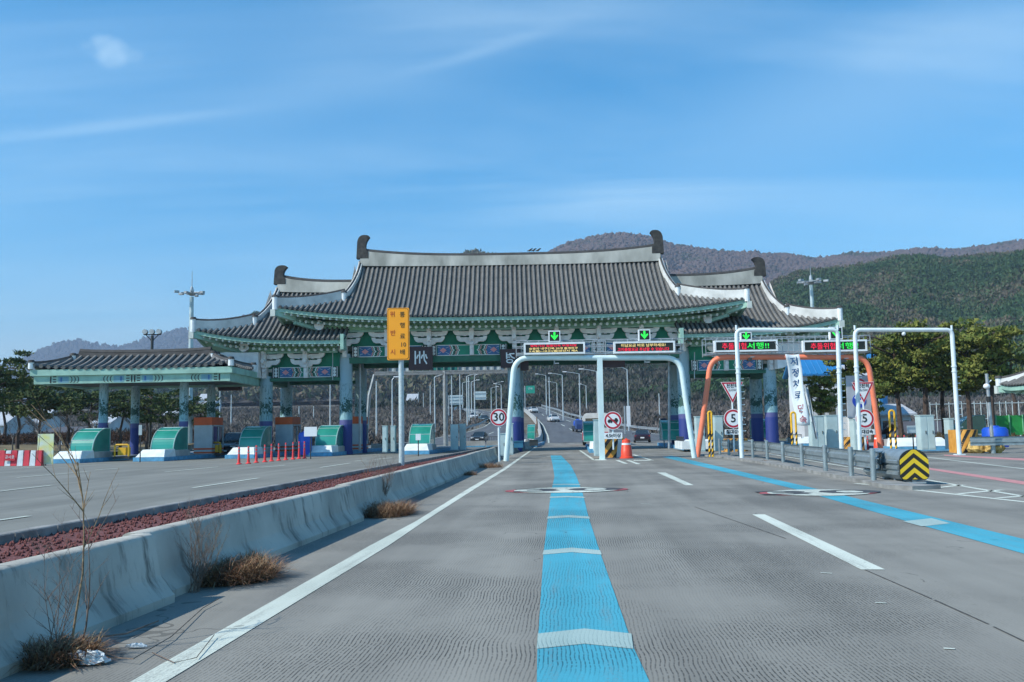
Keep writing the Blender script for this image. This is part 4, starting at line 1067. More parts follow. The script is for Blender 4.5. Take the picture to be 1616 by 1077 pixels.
bI = G(951, 716); again(isl, along(bI, 2.0), 'toll island behind the truck ban sign', 'toll islands in the centre', s=(.8, 1, 1))
again(she, along(bI, 9, -.3), 'narrow green shelter beside the parked bus', 'green curved toll shelters')
again(chv, G(966, 722.3), 'amber and black striped block under the truck ban sign', 'striped crash blocks')
parapet(951, 716, .16, 2, ['white parapet block right behind the block under the truck ban sign', 'white parapet block farther back on the bus side island'], d0=2.2, w=1.1)
r1 = G(1112, 712); again(isl, along(r1, 1), 'blue kerbed toll island left of the long guardrail', 'toll islands on the right side')
again(she, along(r1, 9, -.9), 'green shelter behind the right leg of the mint gantry', 'green curved toll shelters')
parapet(1105, 713, .16, 3, ['white parapet block nearest the guardrail start, left part', 'white parapet block behind the right leg of the mint gantry', 'white parapet block under the mint gantry, farthest back'], d0=.3, w=2.3)
mb = MB(); p0, p1 = G(1004, 700), G(1056, 703)
r2 = G(1290, 706); again(isl, along(r2, 1), 'toll island behind the middle of the long guardrail', 'toll islands on the right side')
again(she, along(r2, 8, -1.6), 'green shelter behind the white cloth banner', 'green curved toll shelters')
parapet(1290, 705, .1, 3, ['white parapet block right of the looped yellow posts', 'white parapet block behind the guardrail under the banner', 'white parapet block farthest back behind the banner'], d0=.2, w=2.6)
again(chv, G(1161, 713), 'striped crash block under the left 5 sign', 'striped crash blocks', s=(1.15, 1, .75))
again(chv, G(1348, 711), 'striped crash block under the right 5 sign', 'striped crash blocks', s=(1.05, 1, .75))
again(chv, G(1529, 715), 'striped crash block at the end of the right edge guardrail', 'striped crash blocks', s=(.75, 1, 1.1))
r3 = G(1462, 712); again(isl, r3, 'toll island with the tall grey cabinet, at the right', 'toll islands on the right side', s=(1.6, 1, 1))
again(she, along(G(1545, 700), 9), 'green shelter right of the tall pipe gantry, curving down to the right', 'green curved toll shelters', rz=-RD-PI/2)
# cabinets
def cabinet(px, py0, py1, wpx, Y, label, m=grey_paint, d=.6, zb=.16, group='pale grey roadside cabinets'):
    x = XA(px, Y, 1.2); w = wpx/F*Y; zt = ZA(px, py0, Y)
    t = thing('control_cabinet', label, 'cabinet', (x, Y+d/2, zb), group)
    mb = MB(); mb.bx(x-w/2, x+w/2, Y, Y+d, zb, zt-.04); mb.bx(x-w/2-.03, x+w/2+.03, Y-.03, Y+d+.03, zt-.04, zt); mb.build('housing', m, t)
    mb = MB(); n = 2 if w > .7 else 1
    for k in range(n): a = x-w/2+w*k/n+.03; mb.bx(a, a+w/n-.06, Y-.015, Y, zb+.06, zt-.1); mb.box((a+w/n-.14, Y-.03, (zb+zt)/2), (.03, .03, .16), 1)
    mb.build('door', [m, dark], t)
m_cab = mat('pale_cabinet_paint', (.42, .55, .56), .5, var=.08)
for args in ((1106, 657, 692, 13, 52, 'grey cabinet right of the mint gantry foot'), (1135, 656, 690, 13, 53, 'grey cabinet left of the left 5 sign'), (1291, 656, 694, 20, 52, 'wide pale cabinet left of the thin white pipe leg'), (1314, 655, 694, 18, 53, 'wide pale cabinet just left of the white pipe leg'),
             (1464, 655, 708, 22, 47.5, 'tall ribbed pale cabinet in front of the pine trunks'), (1502, 660, 711, 7, 48, 'narrow cabinet beside the right pipe gantry foot'), (794, 684, 702, 9, 50, 'small cabinet beside the centre island barrier'), (944, 662, 702, 12, 47, 'narrow pale cabinet left of the truck ban sign'),
             (1353, 661, 676, 10, 46, 'small white meter box left of the right 5 sign'), (607, 672, 705, 7, 66, 'white cabinet left of the amber pole, beyond the island'), (620, 672, 703, 7, 67, 'white cabinet close to the left side of the amber pole'), (717, 670, 700, 12, 70, 'pale cabinet pair behind the parapet right of the island shelter'), (730, 669, 700, 10, 71, 'pale cabinet with dark slots near the oncoming car'), (805, 668, 700, 10, 52, 'pale cabinet at the foot of the mint gantry left leg')):
    cabinet(*args, m=m_cab)
# parapets on the left inner islands
for px, py, n, lab in ((700, 707, 3, ['grey parapet block right of the shelter by the amber pole', 'grey parapet block in the middle of the inner island row', 'grey parapet block nearest the oncoming dark car']), (585, 712, 2, ['grey parapet block left of the amber pole', 'grey parapet block behind the amber pole'])):
    p = G(px, py)
    for k in range(n):
        x = p.x+k*2.1; mb = MB(); mb.bx(x, x+2.0, p.y, p.y+.5, 0, .14, 1); mb.bx(x+.02, x+1.98, p.y+.03, p.y+.47, .14, .62, 0)
        for j in range(9): mb.cyl((x+.1+j*.22, p.y+.25, .62), (x+.1+j*.22, p.y+.25, 1.0), .02, n=5, mi=2)
        mb.tube([(x+.05, p.y+.25, 1.0), (x+1.95, p.y+.25, 1.0)], .025, 5, 2)
        tag(mb.build('parapet_block', [concrete, blue_paint, dark]), lab[k], 'parapet block', 'grey parapet blocks on the inner islands')
# ------------------------------------------------------------------ barrels, posts, cones
m_dr = mat('drum_orange', (.78, .07, .03), .45, var=.06); 
def drum(px, py, hpx, label):
    p = G(px, py); s = hpx/F*p.y/1.0
    t = thing('traffic_drum', label, 'traffic drum', p, 'orange traffic drums')
    pr = [(.36, 0), (.36, .06), (.30, .08), (.285, .42), (.27, .44), (.265, .58), (.25, .60), (.24, .72), (.23, .74), (.22, .86), (.20, .96), (.06, .99), (.05, 1.04)]
    mb = MB(); mb.lathe(p, [(r*s, z*s) for r, z in pr], 20); mb.build('body', m_dr, t, 1)
    for z in (.50, .74):
        mb = MB(); mb.lathe(p, [((.30-z*.083)*s+.004, z*s-.045*s), ((.30-z*.083)*s, z*s+.055*s)], 20); mb.build('reflective_band', white_paint, t, 1)
drum(989, 723.5, 30, 'orange and white drum in front of the striped block')
drum(1387, 711, 25, 'orange drum at the foot of the coral gantry leg')
mb = MB(); p = G(973, 722.5); mb.prism([(p.x-.0, p.y, 0), (p.x+.42, p.y, 0), (p.x+.3, p.y, .95), (p.x+.12, p.y, .95)], (0, .8, 0)); tag(mb.build('barrier_block', m_wpar), 'white plastic barrier block wedged behind the front drum', 'barrier block')
ppost = [(377, 733), (392, 732), (404.5, 730.5), (418, 729.5), (428.5, 728.3), (440, 727.3), (451, 726.3), (462.5, 725.3), (472, 724.3), (480.5, 724)]
t = None
m_post = mat('lane_post_red', (.72, .05, .05), .5)
words = ['first', 'second', 'third', 'fourth', 'fifth', 'sixth', 'seventh', 'eighth', 'ninth', 'last']
base_p = thing('lane_post', 'x', 'lane post', (0, 0, 0), 'red flexible lane posts in a row')
mb = MB(); mb.lathe((0, 0, 0), [(.13, 0), (.13, .03), (.07, .06), (.05, .4), (.042, .8), (.035, .82)], 10); mb.build('post', m_post, base_p, 1)
for z in (.5, .66): mb = MB(); mb.lathe((0, 0, z), [(.052, 0), (.050, .07)], 10); mb.build('reflective_band', mat('grey_band', (.25, .2, .25), .5), base_p)
index_kids()
for i, (px, py) in enumerate(ppost):
    p = G(px, py); again(base_p, p, f'{words[i]} red lane post of the row, counted from the left', s=(1.15, 1.15, 27/F*p.y/.82))
for i, (px, py, l) in enumerate(((1370, 710, 'thin red post just left of the drum by the coral leg'), (1418, 709, 'red lane post left of the crash cushion top'), (1428, 708, 'red lane post behind the crash cushion'), (1447, 708, 'red lane post right of the pair behind the crash cushion'))):
    p = G(px, py); again(base_p, p, l, s=(1, 1, 1.0))
# looped yellow posts
def loop_post(px, pyb, pyt, wpx, label):
    Y = 44; a = P(px-wpx/2, pyb, Y); b = P(px+wpx/2, pyb, Y); zt = ZA(px, pyt, Y); r = (b.x-a.x)/2; c = (a.x+b.x)/2
    t = thing('loop_post', label, 'loop post', (c, Y, 0), 'looped yellow guard posts')
    mb = MB(); mb.tube([(a.x, Y, .1)]+[(c-r*math.cos(q), Y, zt-r+r*math.sin(q)) for q in [PI*i/8 for i in range(9)]]+[(b.x, Y, .1)], .05, 8); mb.build('loop', yellow_paint, t, 1)
    mb = MB()
    for x in (a.x, b.x):
        for k in range(4):
            z = .25+k*.28; n = 10
            v = [(x+.053*math.cos(2*PI*i/n), Y+.053*math.sin(2*PI*i/n), z+.07*math.cos(2*PI*i/n)+dz) for dz in (0, .13) for i in range(n)]
            mb.add(v, [(i, (i+1) % n, (i+1) % n+n, i+n) for i in range(n)])
    mb.build('stripes', black, t, 1)
loop_post(1122, 700, 650, 5, 'looped yellow post left of the left 5 sign'); loop_post(1254, 702, 651, 7, 'looped yellow and black post under the cloth banner'); loop_post(1410, 700, 648, 8, 'looped yellow and black post right of the coral gantry leg')
# ------------------------------------------------------------------ guardrail and crash cushion
def rail_section(mb, pts, z0=.32, z1=.72, off=0, mi=0):
    pr = [(0, z0), (.05, z0+.03), (.05, z0+.11), (0, z0+.16), (0, z1-.16), (.05, z1-.11), (.05, z1-.03), (0, z1)]
    rows = []
    for i, p in enumerate(pts):
        t = (pts[min(i+1, len(pts)-1)]-pts[max(i-1, 0)]).normalized(); s = Vector((-t.y, t.x, 0))
        rows.append([p+s*(q-off)+Vector((0, 0, z)) for q, z in pr]+[p+s*(q-off-.012)+Vector((0, 0, z)) for q, z in pr[::-1]])
    for r in rows: r.append(r[0])
    mb.grid(rows, mi)
postpx = [(1136, 716), (1150.5, 717), (1167, 718), (1188, 720.5), (1211, 724), (1236, 730.5), (1266, 737), (1303, 744), (1344, 752), (1379, 759)]
posts = [G(*p, .08) for p in postpx]
m_gr = mat('guardrail_steel', (.30, .36, .38), .42, .6, var=.12, scale=4)
t = thing('guardrail', 'grey steel guardrail on round posts leading to the striped crash cushion', 'guardrail', (posts[5].x, posts[5].y, 0))
mb = MB(); rail_section(mb, [p+Vector((.12, 0, -.08)) for p in posts]+[G(1390, 762)+Vector((.12, 0, 0))], .36, .80); mb.build('rail', m_gr, t)
mb = MB(); rail_section(mb, [p+Vector((-.12, 0, -.08))+Vector((.30, 0, 0)) for p in posts], .34, .78); mb.build('rear_rail', m_gr, t)
for p in posts:
    mb = MB(); mb.lathe((p.x, p.y, 0), [(.07, 0), (.07, .86), (.05, .88)], 12); mb.cyl((p.x, p.y-.02, .62), (p.x+.14, p.y-.02, .62), .02, n=6); mb.build('post', m_gr, t, 1)
mb = MB(); L1 = [G(1096, 719), G(1125, 722), G(1180, 729), G(1260, 743), G(1330, 757), G(1400, 772), G(1440, 774)]
L2 = [p+Vector((.75, .25, 0)) for p in L1]
for a, b, c, d in zip(L1, L1[1:], L2, L2[1:]): mb.prism([a, b, d, c], (0, 0, .09))
o = mb.build('strip_kerb', m_kerb, org=(0, 0, 0)); tag(o, kind='structure')
# crash cushion
cc = G(1437, 766); Yc = cc.y
t = thing('crash_cushion', 'grey ribbed crash cushion with black and yellow chevron nose at the guardrail end', 'crash cushion', cc)
x0, x1 = XA(1420, Yc, .4), XA(1466, Yc, .4); zt = ZA(1440, 706, Yc); zb = ZA(1440, 758, Yc); w = x1-x0; cx_ = (x0+x1)/2; r = w/2; zc = zt-r
fd = Vector((.0, 1.0, 0)).normalized()
O = [(-r, zb-zc+.08), (-r+.08, zb-zc), (r-.08, zb-zc), (r, zb-zc+.08)]+[(r*math.cos(a), r*math.sin(a)*.86) for a in [PI*i/14 for i in range(15)]]
mb = MB(); mb.prism([(cx_+a, Yc, zc+b) for a, b in O], fd*.04, 0); 
mb.build('nose_panel', black, t)
mb = MB(); yy_ = Yc-.006
def clipO(x):
    return zc+math.sqrt(max(0, r*r-(x-cx_)**2))*.86
for k in range(4):
    z_c = zt-.02-k*.235+.0; th_ = .12
    for s in (-1, 1):
        n = 10; pts_t = []; pts_b = []
        for i in range(n+1):
            u = r*.985*i/n; x = cx_+s*u; top = min(z_c-u*.82, clipO(x)-.01); bot = min(z_c-u*.82-th_, clipO(x)-.01); lo_ = zb+.02+max(0, (u-r+.08))
            pts_t.append((x, yy_, max(top, lo_))); pts_b.append((x, yy_, max(bot, lo_)))
        for i in range(n): mb.poly([pts_t[i], pts_t[i+1], pts_b[i+1], pts_b[i]])
mb.build('chevrons', mat('chevron_yellow', (.74, .52, .02), .4, var=.05), t)
mb = MB(); back = fd*1.55; sc_ = 1.0
for k in range(5):
    a = fd*(.05+k*.45); e = 1-.004*k
    mb.prism([(cx_+p*e*.97+a.x, Yc+a.y, zc+q*.97) for p, q in O], fd*.44, 0)
for z in (.22, .36, .50): # side ribs
    for s in (-1, 1):
        a = Vector((cx_+s*(r+.0), Yc+.08, z)); mb.prism([a, a+Vector((s*.03, 0, .02)), a+Vector((s*.03, 0, .08)), a+Vector((0, 0, .1))], fd*2.2, 0)
mb.build('body', m_gr, t, 0)
mb = MB(); mb.box((cx_, Yc+.02, .06), (.42, .3, .04)); mb.box((cx_, Yc+.3, .1), (.1, .5, .2))
for k in (.6, 1.3): q = fd*k; mb.box((cx_+q.x, Yc+q.y, .12), (.5, .1, .24))
mb.build('feet', metal, t)
# guardrail on the right edge
Yg = G(1560, 716).y
t = thing('edge_guardrail', 'short grey guardrail at the right picture edge', 'guardrail', (XA(1590, Yg, 0), Yg, 0))
mb = MB(); pts = [Vector((XA(1531, Yg, .7), Yg, 0)), Vector((XA(1616, Yg, .7), Yg-.6, 0)), Vector((XA(1760, Yg, .7), Yg-3, 0))]
rail_section(mb, pts, ZA(1580, 703, Yg), ZA(1580, 689, Yg)); mb.build('rail', m_gr, t)
for px in (1567, 1640, 1710): mb = MB(); x = XA(px, Yg, .3); mb.cyl((x, Yg, 0), (x, Yg, .75), .11, n=12); mb.build('post', m_gr, t, 1)
# roadside camera pole, tank, sacks
Yk = Yg+.6; x = XA(1567, Yk, 1); t = thing('camera_pole', 'grey pole with white dome camera beside the hanok style pavilion', 'camera pole', (x, Yk, 0))
mb = MB(); mb.cyl((x-.05, Yk, 0), (x-.12, Yk, ZA(1563, 590, Yk)), .09, .075, n=12); mb.build('pole', metal, t, 1)
mb = MB(); q = P(1557, 610, Yk); mb.ball(q, (.16, .16, .14)); mb.tube([q+Vector((0, 0, .1)), q+Vector((.25, 0, .3))], .03, 6); mb.build('dome_camera', white_paint, t, 1)
mb = MB(); mb.lathe((x-.1, Yk, ZA(1565, 635, Yk)), [(.1, 0), (.1, .28)], 12); mb.build('label_band', black, t)
def tank(px0, px1, py0, py1, Y, label, m):
    a, b = XA(px0, Y, 1), XA(px1, Y, 1); r = (b-a)/2; zt = ZA(px0, py0, Y)
    t = thing('water_tank', label, 'tank', ((a+b)/2, Y, 0), 'blue plastic tanks'); mb = MB()
    mb.lathe(((a+b)/2, Y, 0), [(r*.96, .12), (r, .2), (r, zt*.55), (r*1.02, zt*.57), (r*1.02, zt*.62), (r, zt*.64), (r, zt*.86), (r*.85, zt*.96), (r*.35, zt), (r*.33, zt+.06)], 20); mb.build('drum', m, t, 1)
m_tank = mat('blue_tank_plastic', (.01, .08, .50), .4, var=.12)
tank(1551, 1589, 674, 712, 52, 'large blue tank behind the right edge guardrail', m_tank); tank(471, 492, 682, 716, 64, 'blue tank beside the white notice board on the left island', m_tank)
m_sack = mat('ochre_sack_cloth', (.52, .36, .12), .9, var=.4, scale=6, bump=.8, bscale=10)
for px, l in ((1556, 'ochre cloth sack left of the guardrail post under the blue tank'), (1584, 'ochre cloth sack right of the guardrail post under the blue tank')):
    p = G(px, 716); p.y += .8; mb = MB(); rr = random.Random(px); mb.ball((p.x, p.y, .3), (.48, .35, .38), 14, 9)
    mb.v = [(x_+rr.uniform(-.05, .05), y_+rr.uniform(-.05, .05), max(0, z_+rr.uniform(-.06, .06))) for x_, y_, z_ in mb.v]; tag(mb.build('cloth_sack', m_sack), l, 'sack', 'ochre sacks')
# banner
Yb_ = 46; m_cloth = mat('banner_cloth', (.62, .70, .74), .8, var=.05); m_navy = mat('banner_navy', (.02, .09, .22), .8); m_rose = mat('banner_rose', (.45, .13, .17), .8)
t = thing('cloth_banner', 'narrow white vertical cloth banner with navy and rose Korean letters', 'banner', (XA(1250, Yb_, 0), Yb_, 0))
def bpt(u, v): return P(1239+v*17+u*22+math.sin(v*9)*1.0, 559+v*112+math.sin(u*3)*1.2, Yb_-.1+.18*math.sin(v*3+u*2.2))
mb = MB(); mb.grid([[bpt(i/6, j/16)+Vector((0, .0, 0)) for i in range(7)] for j in range(17)]); cl_ = mb.build('cloth', m_cloth, t, 1)
sol = cl_.modifiers.new('thick', 'SOLIDIFY'); sol.thickness = .01
mb = MB(); 
for q in ((0, 0), (1, 0)): a = bpt(*q); mb.tube([a, a+Vector((-.5 if q[0] == 0 else .1, 0, .6))], .012, 5)
mb.build('rope', metal, t)
for ch, v, mm, sz in (('지', .10, m_navy, .46), ('정', .26, m_navy, .44), ('차', .42, m_navy, .44), ('로', .575, m_navy, .44), ('단', .765, m_rose, .42), ('속', .92, m_rose, .42)):
    q = bpt(.52, v); rot = Matrix.Rotation(math.radians(-6), 4, 'Y'); text_mb(ch, sz, mm, 'lettering', cl_, (q.x, q.y-.06, q.z), .006, rot=rot, bold=.008)
mb = MB(); pp = P(1262, 700, Yb_+1.2)
t2 = thing('drooping_banner', 'second pale banner hanging limp right of the lettered banner', 'banner', (pp.x, Yb_+1.2, 0))
mb.grid([[P(1268+j*2.1+i*1.4*(1-.04*j), 612+j*9, Yb_+1.2+.15*math.sin(i*1.8+j*.6)) for i in range(6)] for j in range(10)]); mb.build('cloth', m_cloth, t2, 1)
# route board behind the right 5 sign
Yr_ = 47.5; x0, x1 = XA(1338, Yr_, 2), XA(1376, Yr_, 2); zt, zb = ZA(1357, 593, Yr_), ZA(1357, 660, Yr_)
t = thing('route_board', 'pale grey board with blue arrow disc behind the right 5 sign', 'sign', ((x0+x1)/2, Yr_, 0))
mb = MB(); mb.bx(x0, x1, Yr_, Yr_+.05, zb, zt); mb.build('board', mat('board_grey', (.36, .41, .46), .5), t)
mb = MB(); q = P(1356, 633, Yr_); mb.disc((q.x, Yr_-.012, q.z), .36, th=.01, n=30, mi=0)
R_ = Matrix.Rotation(math.radians(45), 3, 'Y')
A = [(-.06, .3), (.06, .3), (.06, -.02), (.17, -.02), (0, -.25), (-.17, -.02), (-.06, -.02)]; ca, sa = math.cos(.8), math.sin(.8)
mb.xz([(q.x+a*ca-b*sa, q.z+a*sa+b*ca) for a, b in A], Yr_-.018, Yr_-.013, 1); mb.build('arrow_disc', [mat('disc_blue', (.01, .05, .40), .5), m_signw], t)
mb = MB(); q = P(1356, 609, Yr_); mb.disc((q.x, Yr_-.012, q.z), .36, th=.01, n=30, mi=0); mb.disc((q.x, Yr_-.018, q.z), .27, th=.005, n=30, mi=1); mb.build('ring_disc', [m_signred, m_signw], t)
mb = MB(); mb.cyl(((x0+x1)/2, Yr_+.1, 0), ((x0+x1)/2, Yr_+.1, zb+.2), .06, n=8); mb.build('post', metal, t)
# little notice boards / post signs on the left
def post_board(px, py0, py1, wpx, pyb, Y, label, m=m_signw, cat_='sign', nm='notice_board'):
    x = XA(px, Y, 1); w = wpx/F*Y; z1, z0 = ZA(px, py0, Y), ZA(px, py1, Y); t = thing(nm, label, cat_, (x, Y, 0))
    mb = MB(); mb.bx(x-w/2, x+w/2, Y-.02, Y+.02, z0, z1); mb.build('board', m, t)
    mb = MB(); mb.cyl((x, Y+.05, .0), (x, Y+.05, z1), .035, n=8); mb.build('post', dark, t)
    return t
post_board(490, 674, 689, 20, 720, 57, 'white notice board on a thin post beside the blue tank'); post_board(221, 671, 687, 5, 729, 56, 'narrow grey plate on a thin post at the second island nose', grey_paint)
post_board(660, 685, 695, 8, 716, 59, 'small white plate on a post in front of the fifth island', m_signw); post_board(1441, 672, 684, 18, 706, 50, 'small pale notice board left of the tall ribbed cabinet', m_bp)
t = post_board(72, 685, 733, 25, 735, G(70, 735).y, 'leaning white poster board with yellow print beside the red and white barriers', mat('poster_print', (.55, .66, .58), .6, var=.0, scale=2.2, c2=(.60, .62, .22), detail=1), 'poster board', 'poster_board')
# red and white plastic barriers far left
m_rw = mat('plastic_white', (.60, .66, .68), .5); m_rr = mat('plastic_red', (.55, .03, .05), .5)
for i in range(5):
    p = G(58-19.5*i, 735.3+.1*i); s = p.y/F; t = thing('plastic_barrier', ['red and white plastic barrier touching the poster board', 'second plastic barrier left of the poster board', 'plastic barrier with a red text plate', 'fourth plastic barrier from the poster board', 'plastic barrier at the left picture edge'][i], 'plastic barrier', p, 'red and white plastic barriers')
    w = 19*s; h = 24*s
    for k in range(2):
        mb = MB(); x = p.x-w/2+w/2*k+.01; mb.add([(x, p.y-.2, 0), (x+w/2-.02, p.y-.2, 0), (x+w/2-.02, p.y+.2, 0), (x, p.y+.2, 0), (x+.03, p.y-.1, h), (x+w/2-.05, p.y-.1, h), (x+w/2-.05, p.y+.1, h), (x+.03, p.y+.1, h)], [(3, 2, 1, 0), (4, 5, 6, 7), (0, 1, 5, 4), (1, 2, 6, 5), (2, 3, 7, 6), (3, 0, 4, 7)])
        mb.build('shell', m_rr if k else m_rw, t)
    if i == 2: mb = MB(); mb.bx(p.x-.35, p.x+.3, p.y-.27, p.y-.25, h*.35, h*.8); mb.build('text_plate', m_rr, t); text_mb('공사중', .2, white_paint, 'lettering', t, (p.x, p.y-.28, h*.56), .004)
# yellow machines by the columns
def gen(px, py, wpx, Y, label, m=yellow_paint):
    x = XA(px, Y, .5); w = wpx/F*Y; t = thing('yellow_attenuator', label, 'impact cushion', (x, Y, 0), 'yellow cushions by the canopy columns')
    mb = MB(); mb.box((x, Y+.4, .62), (w*.55, .8, .5)); mb.build('box', m, t)
    mb = MB(); mb.tube(bend([(x-w/2, Y, .15), (x-w/2, Y, 1.05), (x+w/2, Y, 1.05), (x+w/2, Y, .15)], .15), .06, 8)
    mb.build('frame', m, t, 1)
    mb = MB(); mb.bx(x-w/2-.1, x+w/2+.1, Y-.1, Y+.9, .16, .3); mb.build('base', dark, t)
gen(192, 714, 22, 60, 'yellow cushion frame between the two left canopy columns'); gen(341, 714, 13, 66, 'small yellow cushion beside the dark van')
mb = MB(); p = G(205, 719); mb.lathe((p.x+.3, 59.5, .2), [(.16, 0), (.17, .5), (.1, .62), (.04, .7)], 12); tag(mb.build('gas_bottle', mat('bottle_green', (.02, .30, .12), .5), smooth=1), 'green gas bottle beside the yellow cushion frame', 'gas bottle')
mb = MB(); 
for k, (px, lab) in enumerate(((818, 'blue crate on the centre barrier'), (842, 'dark crate farther along the centre barrier'))):
    p = P(px, 693, 50+k*6); mb = MB(); mb.box((p.x, p.y, .75), (.5, .5, .32)); mb.box((p.x, p.y, .93), (.56, .56, .05)); tag(mb.build('crate', mat('crate_blue', (.02, .13, .22), .5) if k == 0 else dark), lab, 'crate')
# traffic light
Yt = 74; p = P(1047, 668, Yt); t = thing('traffic_light', 'small red lit signal box beside the blue column foot on the right', 'traffic light', (p.x, Yt, 0))
mb = MB(); mb.box((p.x, Yt, p.z), (.45, .3, .75)); mb.build('housing', mat('signal_housing', (.02, .03, .08), .5), t); mb = MB(); mb.disc((p.x, Yt-.17, p.z-.15), .16, th=.01, n=16); mb.build('lamp', l_red, t)
mb = MB(); mb.cyl((p.x, Yt, 0), (p.x, Yt, p.z), .05, n=8); mb.build('post', metal, t)
HAZE = 1.7e-4
# ------------------------------------------------------------------ vegetation helpers
def leafmat(name, cols, rough=.8, scale=.05):
    m = bpy.data.materials.new(name); m.use_nodes = True; nt = m.node_tree; N = nt.nodes; L = nt.links; b = N['Principled BSDF']; b.inputs['Roughness'].default_value = rough; b.inputs['Specular IOR Level'].default_value = .15
    g = N.new('ShaderNodeNewGeometry'); tc = N.new('ShaderNodeTexCoord'); n = N.new('ShaderNodeTexNoise'); n.inputs['Scale'].default_value = scale; n.inputs['Detail'].default_value = 4; n.inputs['Roughness'].default_value = .6; L.new(tc.outputs['Object'], n.inputs['Vector'])
    a = N.new('ShaderNodeMath'); a.operation = 'MULTIPLY'; a.inputs[1].default_value = .30; L.new(g.outputs['Random Per Island'], a.inputs[0])
    c = N.new('ShaderNodeMath'); c.operation = 'MULTIPLY_ADD'; c.inputs[1].default_value = 1.9; c.inputs[2].default_value = -.60; L.new(n.outputs[0], c.inputs[0])
    s = N.new('ShaderNodeMath'); s.operation = 'ADD'; s.use_clamp = True; L.new(a.outputs[0], s.inputs[0]); L.new(c.outputs[0], s.inputs[1])
    r = N.new('ShaderNodeValToRGB'); L.new(s.outputs[0], r.inputs[0]); e = r.color_ramp.elements
    e[0].color = (*cols[0], 1); e[0].position = .1; e[1].color = (*cols[-1], 1); e[1].position = .9
    for i, cc_ in enumerate(cols[1:-1]): q = e.new(.1+.8*(i+1)/(len(cols)-1)); q.color = (*cc_, 1)
    L.new(r.outputs[0], b.inputs['Base Color']); return m
def ico():
    t = (1+5**.5)/2; v = np.array([(-1, t, 0), (1, t, 0), (-1, -t, 0), (1, -t, 0), (0, -1, t), (0, 1, t), (0, -1, -t), (0, 1, -t), (t, 0, -1), (t, 0, 1), (-t, 0, -1), (-t, 0, 1)], float); v /= np.linalg.norm(v[0])
    f = [(0, 11, 5), (0, 5, 1), (0, 1, 7), (0, 7, 10), (0, 10, 11), (1, 5, 9), (5, 11, 4), (11, 10, 2), (10, 7, 6), (7, 1, 8), (3, 9, 4), (3, 4, 2), (3, 2, 6), (3, 6, 8), (3, 8, 9), (4, 9, 5), (2, 4, 11), (6, 2, 10), (8, 6, 7), (9, 8, 1)]
    vs = [tuple(x) for x in v]; out = []; cache = {}
    def mid(a, b):
        k = (min(a, b), max(a, b))
        if k not in cache:
            m = (np.array(vs[a])+np.array(vs[b]))/2; m /= np.linalg.norm(m); vs.append(tuple(m)); cache[k] = len(vs)-1
        return cache[k]
    for a, b, c in f:
        x, y, z = mid(a, b), mid(b, c), mid(c, a); out += [(a, x, z), (b, y, x), (c, z, y), (x, y, z)]
    return np.array(vs), np.array(out)
IV, IF = ico()
I0 = (IV[:12].copy(), np.array([(0, 11, 5), (0, 5, 1), (0, 1, 7), (0, 7, 10), (0, 10, 11), (1, 5, 9), (5, 11, 4), (11, 10, 2), (10, 7, 6), (7, 1, 8), (3, 9, 4), (3, 4, 2), (3, 2, 6), (3, 6, 8), (3, 8, 9), (4, 9, 5), (2, 4, 11), (6, 2, 10), (8, 6, 7), (9, 8, 1)]))
def brush(C, Rr, n=36, size=.5, sz=.8, up=.6, thin=.3):
    """ragged crowns made of many small blades"""
    N_ = len(C); d = rng.standard_normal((N_, n, 3)); d /= np.linalg.norm(d, axis=2)[..., None]; rad = rng.random((N_, n, 1))**.5
    p = d*rad*Rr[:, None, None]*np.array([1, 1, sz])+C[:, None, :]; a = rng.standard_normal((N_, n, 3))*(1-up); a[..., 2] = np.abs(a[..., 2])+up; a /= np.linalg.norm(a, axis=2)[..., None]
    b = np.cross(a, rng.standard_normal((N_, n, 3))); b /= np.linalg.norm(b, axis=2)[..., None]; L_ = size*Rr[:, None, None]*(.6+.8*rng.random((N_, n, 1)))
    V = np.stack([p-b*L_*thin, p+b*L_*thin, p+a*L_], 2).reshape(-1, 3); return V, np.arange(len(V)).reshape(-1, 3)
def crowns(C, Rr, jit=.32, squash=.9):
    """many rough crowns joined: C (n,3) centres, Rr (n,) radii"""
    n = len(C); J = 1+jit*rng.standard_normal((n, len(IV), 1)); V = IV[None]*J*Rr[:, None, None]; V[:, :, 2] *= squash*(1+.25*rng.standard_normal((n, 1)))
    V = V+C[:, None, :]; Fc = IF[None]+len(IV)*np.arange(n)[:, None, None]
    return V.reshape(-1, 3), Fc.reshape(-1, 3)
